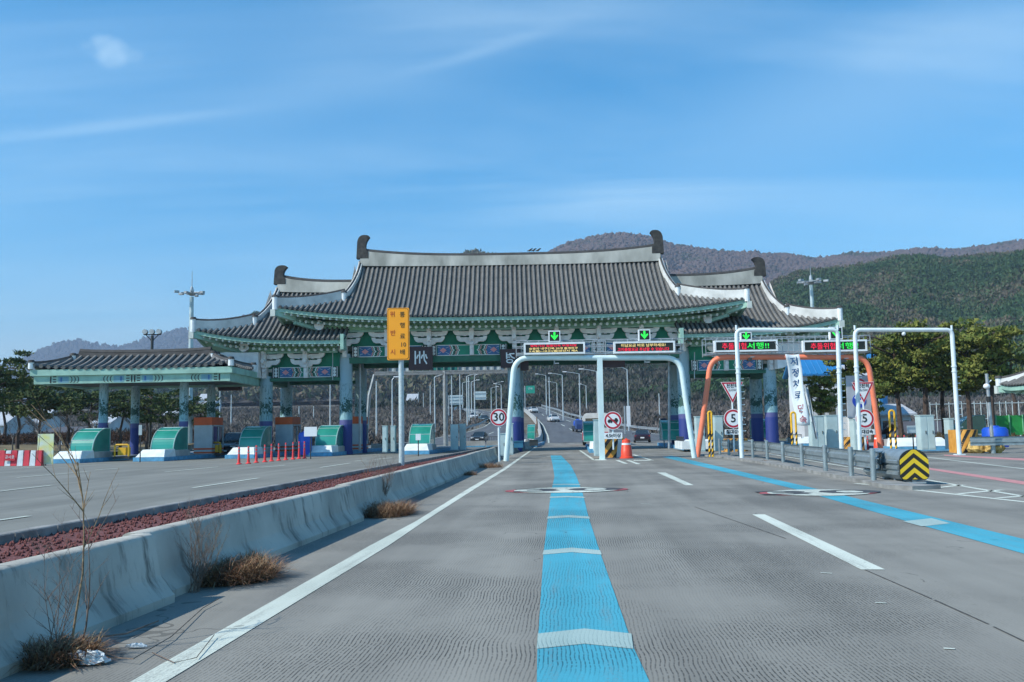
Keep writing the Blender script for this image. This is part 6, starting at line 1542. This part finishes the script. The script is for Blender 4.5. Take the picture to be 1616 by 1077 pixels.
# bus
t = thing('bus', 'white bus with dark windows and a red side standing behind the narrow green shelter', 'bus'); ORG[t.name] = Vector((0, 0, 0))
mb = MB(); O_ = [(-1.2, .35), (-1.25, .6), (-1.25, 2.6), (-1.1, 3.0), (-.9, 3.1), (.9, 3.1), (1.1, 3.0), (1.25, 2.6), (1.25, .6), (1.2, .35)]; mb.xz(O_, 0, 9.5); mb.build('body', mat('bus_white', (.66, .70, .72), .4), t)
mb = MB(); mb.bx(-1.262, -1.25, .3, 9.2, 1.4, 2.5); mb.bx(1.25, 1.262, .3, 9.2, 1.4, 2.5); mb.bx(-1.0, 1.0, -.012, 0, 1.7, 2.6); mb.build('window', glass, t)
mb = MB(); mb.bx(-1.27, -1.25, .1, 9.4, .5, 1.25); mb.bx(-1.15, 1.15, -.015, 0, .6, 1.3); mb.build('red_panel', mat('bus_red', (.42, .05, .06), .4), t)
for sx in (-1, 1):
    for y in (2, 7.3): mb = MB(); mb.tube([(sx*.95, y, .48), (sx*1.26, y, .48)], .48, 14); mb.build('wheel', m_tyre, t, 1)
    mb = MB(); mb.box((sx*.95, -.02, 1.0), (.16, .05, .35)); mb.build('tail_light', m_lampr, t)
place(t, (XA(941, 88, 1), 88, 0), -RD)
# ------------------------------------------------------------------ lamp posts, masts
m_lamp = mat('lamp_post_steel', (.50, .56, .58), .5, .3, var=.08)
def lamp(px, pyt, Y, armpx, label, z=None, group='street lamps beyond the toll gate'):
    z = (S(Y) if Y > 113 else 0) if z is None else z; x = XA(px, Y, z+5); zt = ZA(px, pyt, Y); t = thing('street_lamp', label, 'street lamp', (x, Y, z-.3), group)
    mb = MB(); mb.tube([(x, Y, z-.3), (x, Y, zt-.15)], [.14, .08], 7); mb.build('pole', m_lamp, t, 1)
    if armpx:
        xe = XA(px+armpx, Y, zt); mb = MB(); mb.tube([(x, Y, zt-.15), (x+(xe-x)*.5, Y, zt+.12), (xe, Y, zt+.28)], .05, 5); mb.build('arm', m_lamp, t)
        mb = MB(); mb.box((xe, Y, zt+.27), (.75, .28, .14)); mb.build('lamp_head', m_lampw, t)
LP = [(686, 594, 150, 14), (679, 607, 215, 0), (713, 592, 175, 0), (726, 590, 190, 0), (737, 593, 170, 12), (740, 594, 185, 0), (744, 602, 200, 10), (749, 592, 195, 10), (730, 604, 240, 9), (791, 607, 230, -10), (775, 612, 260, 10), (783, 604, 285, 10), (668, 620, 300, 0), (660, 618, 310, 0),
      (862, 592, 215, -15), (867, 594, 200, 0), (879, 604, 255, -12), (888, 591, 190, -20), (915, 589, 165, -24), (925, 608, 215, -10), (943, 585, 140, -26), (991, 582, 150, -13), (1040, 620, 175, 0), (521, 604, 160, 0), (365, 622, 190, 0), (347, 615, 180, 0), (495, 640, 220, 0), (472, 640, 215, 0), (594, 600, 130, 0), (619, 598, 135, 6)]
ordn = lambda i: ['first', 'second', 'third', 'fourth', 'fifth', 'sixth', 'seventh', 'eighth', 'ninth', 'tenth', 'eleventh', 'twelfth', 'thirteenth', 'fourteenth', 'fifteenth', 'sixteenth', 'seventeenth', 'eighteenth', 'nineteenth', 'twentieth', 'twenty-first', 'twenty-second', 'twenty-third', 'twenty-fourth', 'twenty-fifth', 'twenty-sixth', 'twenty-seventh', 'twenty-eighth', 'twenty-ninth', 'thirtieth'][i]
order = sorted(range(len(LP)), key=lambda i: LP[i][0])
for r_, i in enumerate(order): lamp(*LP[i], f'thin pale lamp post beyond the gate, {ordn(r_)} from the left')
def mast(px, pyt, pyl, Y, label):
    x = XA(px, Y, 15); zt, zl = ZA(px, pyt, Y), ZA(px, pyl, Y); s = Y/F
    t = thing('high_mast_light', label, 'light mast', (x, Y, 0), 'high light masts'); mb = MB(); mb.tube([(x, Y, 0), (x, Y, zl-.5)], [.36, .22], 14); mb.build('pole', mat('mast_steel', (.42, .52, .53), .5, .3), t, 1)
    mb = MB(); mb.lathe((x, Y, zl-5*s), [(3.5*s, 0), (6*s, 3*s), (6*s, 4.5*s), (3*s, 6*s), (2.2*s, 13*s), (.8*s, 15*s)], 14); mb.cyl((x, Y, zl+8*s), (x, Y, zt), .06, .03, n=5); mb.build('head', metal, t)
    for k in range(9):
        a = 2*PI*k/9+.2; L_ = (13+5*((k*7) % 3))*s; mb = MB(); dx, dy = math.cos(a)*L_, math.sin(a)*L_
        mb.tube([(x, Y, zl), (x+dx*.7, Y+dy*.7, zl-1*s)], .06, 5); mb.box((x+dx, Y+dy, zl-1.5*s+(k % 2)*1.5*s), (7*s, 5*s, 3.2*s), 0, a); mb.build('floodlight', metal, t)
mast(302, 428, 462, 105, 'tall light mast with floodlight ring rising left of the gate'); mast(1283, 418, 444, 120, 'tall light mast with floodlight ring rising right of the gate')
Y = 98; x = XA(239, Y, 8); zt = ZA(239, 524, Y); t = thing('stadium_light', 'dark pole with three round floodlights above the low canopy roof', 'floodlight pole', (x, Y, 0)); mb = MB(); mb.tube([(x, Y, 0), (x, Y, zt-.4)], .16, 8); mb.tube([(x-.75, Y, zt-.25), (x-.2, Y, zt-.8), (x, Y, zt-1.2)], .05, 5); mb.tube([(x+.75, Y, zt-.25), (x+.2, Y, zt-.8), (x, Y, zt-1.2)], .05, 5); mb.tube([(x-.95, Y, zt-.3), (x+.95, Y, zt-.3)], .06, 5); mb.build('pole', dark, t, 1)
for k in (-1, 0, 1): mb = MB(); mb.tube([(x+k*.75, Y-.25, zt), (x+k*.75, Y+.15, zt)], .27, 12); mb.build('floodlight', metal, t)
# ------------------------------------------------------------------ roadside rails, far signs, bridge
def far_rail(tab, f, y0, y1, label, off=0):
    ptsL = []; Y = y0
    while Y <= y1: z = S(Y)+.0; l = XA(interp(Y, [(t[0], t[1]) for t in tab]), Y, z); r = XA(interp(Y, [(t[0], t[2]) for t in tab]), Y, z); ptsL.append(Vector((l+(r-l)*f+off, Y, z))); Y += 4
    t = thing('guardrail', label, 'guardrail', ptsL[0], 'guardrails along the far roads'); mb = MB(); rail_section(mb, ptsL, .4, .8); mb.build('rail', metal, t); mb = MB()
    for p in ptsL: mb.cyl(p-Vector((0, 0, .2)), p+Vector((0, 0, .8)), .06, n=5)
    o = mb.build('posts', metal, t); o['kind'] = 'stuff'
far_rail(OUT, 1.0, 126, 330, 'long far guardrail on the right side of the outbound road', .6); far_rail(INN, 0, 150, 300, 'curved guardrail on the left side of the inbound road', -.6)
mb = MB(); rows = []
for Y in range(84, 262, 4):
    z = S(Y); xl = XA(interp(Y, [(84, 835), (112, 853)]+[(t[0], t[1]-3) for t in OUT[1:]]), Y, z); rows.append([(xl-.55, Y, z), (xl-.3, Y, z+.75), (xl-.1, Y, z+.75), (xl+.1, Y, z)])
mb.grid(rows); mb.poly(rows[0]); tag(mb.build('median_wall', concrete), 'low concrete wall winding up between the two far roads', 'concrete wall')
gpx = [(846, 108), (848, 122), (850, 136), (851, 150), (850, 165)]
for i, (px, Y) in enumerate(gpx): z = S(Y); x = XA(px, Y, z)-.3; mb = MB(); mb.cyl((x, Y, z+.6), (x, Y, z+1.9), .12, n=6); tag(mb.build('delineator_post', mat('brown_post', (.20, .13, .09), .7)), f'dark marker post on the median wall, {ordn(i)} from the gate', 'marker post', 'marker posts on the median wall')
def road_sign(px, py0, py1, wpx, Y, label, m, pole=True, bands=0, txt=None):
    x = XA(px, Y, 6); w = wpx/F*Y; z1, z0 = ZA(px, py0, Y), ZA(px, py1, Y); t = thing('road_sign', label, 'road sign', (x, Y, S(Y)))
    mb = MB(); mb.bx(x-w/2, x+w/2, Y-.08, Y, z0, z1); b_ = mb.build('panel', m, t)
    if bands:
        mb = MB(); 
        for k in range(bands): mb.bx(x-w/2-.3, x+w/2+.3, Y-.2, Y-.1, z0+(z1-z0)*(k+.5)/bands-.06, z0+(z1-z0)*(k+.5)/bands+.06)
        mb.build('braces', metal, t)
    if pole: mb = MB(); mb.cyl((x-w/2-.25, Y+.1, S(Y)), (x-w/2-.25, Y+.1, z1), .13, n=7); mb.build('post', metal, t)
    if txt: text_mb(txt, (z1-z0)*.32, white_paint, 'lettering', b_, (x, Y-.1, (z0+z1)/2+.2), .02)
road_sign(837.5, 609, 621, 14, 230, 'green direction sign left of the right hand lamp posts', mat('direction_green', (.01, .28, .20), .5), txt='안내')
road_sign(720, 624, 639, 20, 210, 'pale back of a road sign among the left lamp posts', m_bp, bands=3); road_sign(759, 618, 631, 17, 235, 'second pale sign back closer to the 30 sign', m_bp, bands=2)
t = road_sign(991, 641, 673, 6, 140, 'narrow white vertical notice right of the truck ban sign', m_signw); 
Y = 300; z = S(Y); p, q = XA(768, Y, z), XA(843, Y, z); mb = MB(); zt, zb = ZA(800, 631, Y), ZA(800, 634, Y); mb.bx(p, q, Y+20, Y+32, zb, zt+.3); mb.bx(p, q, Y+20.2, Y+20.5, zt+.3, zt+1.0)
for k in range(4): xx = p+(q-p)*(k+.1)/3.3; mb.bx(xx-.6, xx+.6, Y+21, Y+31, z-1, zb)
tag(mb.build('overpass', concrete), 'pale concrete overpass crossing the far road', 'overpass')
# ------------------------------------------------------------------ houses and buildings
m_wallw = mat('white_render', (.55, .58, .60), .8, var=.1, scale=.5); m_roofp = mat('pale_sheet_roof', (.42, .45, .48), .6, var=.1); m_roofr = mat('red_tile_roof', (.30, .09, .08), .7, var=.2)
m_roofb = mat('blue_sheet_roof', (.02, .18, .42), .5, var=.1, scale=.4); m_roofd = mat('dark_roof', (.08, .08, .09), .7)
def house(px, pyr, pye, wpx, Y, label, mr, mw=m_wallw, zb=None, d=9, gable=True, nwin=3, rh=.9):
    x = XA(px, Y, 5); w = wpx/F*Y; ze, zr = ZA(px, pye, Y), ZA(px, pyr, Y); z0 = (S(Y) if Y > 113 else 0) if zb is None else zb; z0 = min(z0, ze-2.2)
    t = thing('house', label, 'house', (x, Y, z0)); mb = MB(); mb.bx(x-w/2, x+w/2, Y, Y+d, z0, ze); 
    if gable: 
        for xx in (x-w/2, x+w/2-.05): mb.prism([(xx, Y, ze), (xx, Y+d, ze), (xx, Y+d/2, zr-.1)], (.05, 0, 0))
    mb.build('wall', mw, t)
    mb = MB(); e = .5; xx0, xx1 = x-w/2-e, x+w/2+e
    mb.prism([(xx0, Y-e, ze-.1), (xx0, Y+d/2, zr), (xx0, Y+d+e, ze-.1), (xx0, Y+d+e, ze+.1), (xx0, Y+d/2, zr+.22), (xx0, Y-e, ze+.1)], (xx1-xx0, 0, 0)); rf_ = mb.build('roof', mr, t)
    if mr is m_roofb:
        mb = MB(); n = int((xx1-xx0)/.6)
        for k in range(n+1): a = xx0+(xx1-xx0)*k/n; mb.tube([(a, Y-e, ze+.14), (a, Y+d/2, zr+.26)], .06, 4)
        mb.build('roof_seams', mr, rf_)
    for k in range(nwin):
        a = x-w/2+w*(k+.5)/nwin; mb = MB(); mb.bx(a-min(.7, w/nwin*.3), a+min(.7, w/nwin*.3), Y-.03, Y, z0+(ze-z0)*.35, z0+(ze-z0)*.75); mb.build('window', glass, t)
    return t
for a in ((25, 648, 668, 70, 150, 'white warehouse seen between the leafless trees at the far left', m_roofp), (-20, 650, 672, 50, 140, 'white shed cut by the left picture edge', m_roofp), (90, 676, 684, 40, 118, 'low grey house behind the hedge', m_roofd), (650, 622, 634, 14, 330, 'small white house with pale roof right of the amber pole', m_roofp), (661, 636, 646, 40, 340, 'long low house with red tiled roof in the fields', m_roofr), (606, 636, 650, 14, 320, 'small dark gabled house left of the amber pole', m_roofd), (475, 655, 661, 18, 260, 'tiny pale shed in the left fields', m_roofp),
          (318, 622, 631, 10, 420, 'distant pale house under the canopy, upper one', m_roofp), (272, 645, 655, 22, 240, 'grey roofed house seen between canopy columns', m_roofp), (330, 628, 636, 16, 380, 'distant pale house right of the third canopy column', m_roofp), (881, 620, 632, 12, 420, 'small white house on the bank right of the green sign', m_roofp), (1050, 648, 660, 26, 260, 'pale low house behind the scrub under the mint gantry', m_roofp), (160, 655, 668, 26, 170, 'pale house behind the first canopy column', m_roofp)): house(*a[:5], a[5], a[6])
house(1303, 560, 592, 72, 100, 'white hall with a ribbed blue sheet roof behind the coral gantry', m_roofb, d=5, zb=0, nwin=4); house(1372, 575, 610, 30, 96, 'lower white annex right of the blue roofed hall', m_roofp, d=8, zb=0, nwin=1)
house(1395, 640, 655, 80, 100, 'long pale low building behind the pine trunks', m_roofp, d=7, zb=0, nwin=5); house(1465, 668, 684, 66, 92, 'dark low building between the pine trunks', m_roofd, mat('dark_wall', (.09, .10, .12), .8), d=6, zb=0, nwin=3)
mb = MB(); p = P(1384, 560, 108); mb.lathe((p.x, 108, p.z-1.6), [(1.2, 0), (1.2, 1.6), (.5, 2.0), (.5, 2.5), (.7, 2.6), (.1, 3.2)], 12); mb.cyl((p.x, 108, 0), (p.x, 108, p.z-1.6), .9, n=10); tag(mb.build('water_tower', m_roofb), 'small blue capped water tower behind the pines', 'water tower')
# green net fence
t = thing('green_fence', 'bright green net fence on posts at the right edge', 'fence', (46, 80, 0)); mb = MB(); Y = 78; p, q = XA(1572, Y, 1), XA(1720, Y, 1); mb.bx(p, q, Y, Y+.03, ZA(1590, 687, Y), ZA(1590, 656, Y)); mb.build('net', mat('green_net', (.02, .30, .06), .7, var=.15), t)
for k in range(8): xx = p+(q-p)*k/7; mb = MB(); mb.cyl((xx, Y-.06, 0), (xx, Y-.06, ZA(1590, 655, Y)), .06, n=6); mb.build('post', mat('fence_post_green', (.15, .45, .25), .5), t)
mb = MB(); Y = 90; p, q = XA(1470, Y, 1), XA(1720, Y, 1)
for z in (.4, 1.9, 3.4): mb.tube([(p, Y, z), (q, Y, z)], .035, 4)
for k in range(26): xx = p+(q-p)*k/25; mb.tube([(xx, Y, 0), (xx, Y, 3.6)], .04, 4)
tag(mb.build('mesh_fence', m_bp), 'tall pale wire fence behind the pine trunks', 'fence')
# hanok style pavilion at the right edge
Yp_ = 54; xl_ = XA(1574, Yp_+4.2, 5); t = thing('tiled_pavilion', 'small tiled hanok style pavilion with pale eaves cut by the right edge', 'pavilion', (xl_+6, Yp_+4, 0))
pr_ = Roof('pavilion_roof', t, xl_, xl_+14, xl_+1.9, xl_+12, Yp_, Yp_+2.2, ZA(1600, 603, Yp_)-.1, ZA(1600, 574, Yp_+2), .3, True, True, vb=.8, rk=.1, sp=.33, rr=.09, rh=.25, rup=.15, fin=0, hiph=.18)
eaves(pr_, t, xl_+.1, xl_+13.9, n_sp=.5, yin=1.4)
mb = MB()
for x, y in ((xl_+2.2, Yp_+1.5), (xl_+2.2, Yp_+3.2), (xl_+11.5, Yp_+1.5), (xl_+11.5, Yp_+3.2)): mb = MB(); mb.cyl((x, y, 0), (x, y, ZA(1600, 606, Yp_)), .2, n=12); mb.build('column', mat('teal_column', (.10, .30, .33), .6), t, 1)
mb = MB(); mb.bx(xl_+2.2, xl_+11.5, Yp_+1.4, Yp_+3.3, 0, 1.2); mb.build('base_wall', concrete, t)
# birds on the ridge
for i, px in enumerate((836, 842, 849)):
    x = XA(px, RY, 15.5); z = zRg+.75+.14; t = thing('bird', ['small dark bird on the main ridge, left of the three', 'middle small bird on the main ridge', 'right small bird on the main ridge'][i], 'bird', (x, RY, z), 'birds on the ridge')
    mb = MB(); mb.tube([(x-.22, RY, z+.12), (x-.1, RY, z+.14), (x+.02, RY, z+.18), (x+.12, RY, z+.27), (x+.19, RY, z+.30), (x+.26, RY, z+.28)], [.015, .05, .075, .055, .045, .01], 7); mb.tube([(x, RY, z), (x, RY, z+.12)], .012, 4); mb.build('body', black, t, 1)
# ------------------------------------------------------------------ air
mb = MB(); mb.bx(-5200, 5200, -60, 7200, -1.5, 760)
hz_ = mb.build('haze', mat('haze_dummy', (1, 1, 1)), org=(0, 0, 0)); hm = bpy.data.materials.new('haze'); hm.use_nodes = True; nt = hm.node_tree; nt.nodes.clear()
o_ = nt.nodes.new('ShaderNodeOutputMaterial'); v_ = nt.nodes.new('ShaderNodeVolumePrincipled'); v_.inputs['Color'].default_value = (.55, .72, .95, 1); v_.inputs['Density'].default_value = HAZE; nt.links.new(v_.outputs[0], o_.inputs['Volume'])
hz_.data.materials.clear(); hz_.data.materials.append(hm); tag(hz_, kind='stuff')
# ------------------------------------------------------------------ light and sky
SUN_EL = math.radians(43); SUN_AZ = math.radians(-115)      # azimuth clockwise from the view direction
ld = bpy.data.lights.new('sun', 'SUN'); lo = bpy.data.objects.new('sun', ld); COL.objects.link(lo)
ld.energy = 3.9; ld.angle = math.radians(.53); ld.color = (1, .94, .84)
sd_ = Vector((math.cos(SUN_EL)*math.sin(SUN_AZ), math.cos(SUN_EL)*math.cos(SUN_AZ), math.sin(SUN_EL)))
lo.rotation_euler = sd_.to_track_quat('Z', 'Y').to_euler(); lo.location = (-30, -20, 60)
w = bpy.data.worlds.new('World'); scene.world = w; w.use_nodes = True; nt = w.node_tree; N = nt.nodes; L = nt.links
bg = N['Background']; bg.inputs['Strength'].default_value = .15
sky = N.new('ShaderNodeTexSky'); sky.sky_type = 'NISHITA'; sky.sun_disc = False; sky.sun_elevation = SUN_EL; sky.sun_rotation = SUN_AZ
sky.air_density = 1.0; sky.dust_density = .25; sky.ozone_density = 3.5; sky.altitude = 50
tc = N.new('ShaderNodeTexCoord')
# thin cirrus: project the view direction on a high plane
sp = N.new('ShaderNodeSeparateXYZ'); L.new(tc.outputs['Generated'], sp.inputs[0])
def M_(op, a, c=0., cl=False):
    x = N.new('ShaderNodeMath'); x.operation = op; x.use_clamp = cl
    for i, q in enumerate((a, c)):
        if isinstance(q, (int, float)): x.inputs[i].default_value = q
        else: L.new(q, x.inputs[i])
    return x.outputs[0]
zc = M_('ADD', M_('MAXIMUM', sp.outputs[2], 0.0), .12)
cb = N.new('ShaderNodeCombineXYZ'); L.new(M_('DIVIDE', sp.outputs[0], zc), cb.inputs[0]); L.new(M_('DIVIDE', sp.outputs[1], zc), cb.inputs[1])
mp = N.new('ShaderNodeMapping'); mp.inputs['Rotation'].default_value = (0, 0, math.radians(-24)); mp.inputs['Scale'].default_value = (.28, 1.15, 1); mp.inputs['Location'].default_value = (3.1, 1.7, 0); L.new(cb.outputs[0], mp.inputs[0])
n1 = N.new('ShaderNodeTexNoise'); n1.inputs['Scale'].default_value = 1.5; n1.inputs['Detail'].default_value = 12; n1.inputs['Roughness'].default_value = .58; n1.inputs['Distortion'].default_value = .6; L.new(mp.outputs[0], n1.inputs['Vector'])
n2 = N.new('ShaderNodeTexNoise'); n2.inputs['Scale'].default_value = .55; n2.inputs['Detail'].default_value = 3; L.new(cb.outputs[0], n2.inputs['Vector'])
cf = M_('MULTIPLY', M_('MULTIPLY', M_('SUBTRACT', n1.outputs[0], .40), 2.4, True), M_('MULTIPLY', M_('SUBTRACT', n2.outputs[0], .3), 2.2, True), True)
cf = M_('MULTIPLY', cf, .55)
# one small puff, and two long thin streaks
def dirv(px, py): return ray(px, py).normalized()
def blob(px, py, ax, ay, thick, seed):
    d = dirv(px, py); r_ = Vector((d.y, -d.x, 0)).normalized(); u_ = r_.cross(d)
    def dot(v):
        x = N.new('ShaderNodeVectorMath'); x.operation = 'DOT_PRODUCT'; L.new(tc.outputs['Generated'], x.inputs[0]); x.inputs[1].default_value = v; return x.outputs['Value']
    a = dot(r_); b = dot(u_); c = dot(d)
    return a, b, c
a, b_, c_ = blob(180, 85, 0, 0, 0, 0)
nn = N.new('ShaderNodeTexNoise'); nn.inputs['Scale'].default_value = 45; nn.inputs['Detail'].default_value = 6; L.new(tc.outputs['Generated'], nn.inputs['Vector'])
wob = M_('MULTIPLY', M_('SUBTRACT', nn.outputs[0], .5), 1.7)
rad = M_('ADD', M_('POWER', M_('DIVIDE', a, .034), 2), M_('POWER', M_('DIVIDE', b_, .021), 2))
puff = M_('MULTIPLY', M_('MULTIPLY', M_('SUBTRACT', M_('ADD', 1.0, wob), rad), .7, True), M_('GREATER_THAN', c_, .5))
def streak(px, py, lx_, wy, slope, s):
    a, b_, c_ = blob(px, py, 0, 0, 0, 0)
    bb = M_('SUBTRACT', b_, M_('ADD', M_('MULTIPLY', a, slope), M_('MULTIPLY', M_('SUBTRACT', n1.outputs[0], .5), .03)))
    q = M_('ADD', M_('POWER', M_('DIVIDE', a, lx_), 2), M_('POWER', M_('DIVIDE', bb, wy), 2))
    return M_('MULTIPLY', M_('MULTIPLY', M_('EXPONENT', M_('MULTIPLY', q, -1)), s), M_('GREATER_THAN', c_, .5))
tot = M_('MAXIMUM', M_('MULTIPLY', puff, .5), cf)
for q in (streak(150, 202, .12, .0055, .24, .16), streak(760, 80, .07, .006, .26, .11), streak(560, 120, .16, .03, .25, .10), streak(1480, 90, .3, .07, .2, .16)):
    tot = M_('ADD', tot, q, True)
hs = N.new('ShaderNodeHueSaturation'); hs.inputs['Hue'].default_value = .489; hs.inputs['Saturation'].default_value = 1.42; hs.inputs['Value'].default_value = 1.0; L.new(sky.outputs[0], hs.inputs['Color'])
mx = N.new('ShaderNodeMix'); mx.data_type = 'RGBA'; L.new(tot, mx.inputs[0]); L.new(hs.outputs[0], mx.inputs[6]); mx.inputs[7].default_value = (5.2, 6.6, 7.2, 1)
L.new(mx.outputs[2], bg.inputs['Color'])
scene.view_settings.view_transform = 'Standard'; scene.view_settings.look = 'None'; scene.view_settings.gamma = 1; scene.view_settings.exposure = .43
scene.view_settings.use_curve_mapping = False
scene.render.engine = 'CYCLES'; scene.cycles.max_bounces = 6; scene.cycles.transparent_max_bounces = 12; scene.cycles.volume_bounces = 0
scene.cycles.use_denoising = True
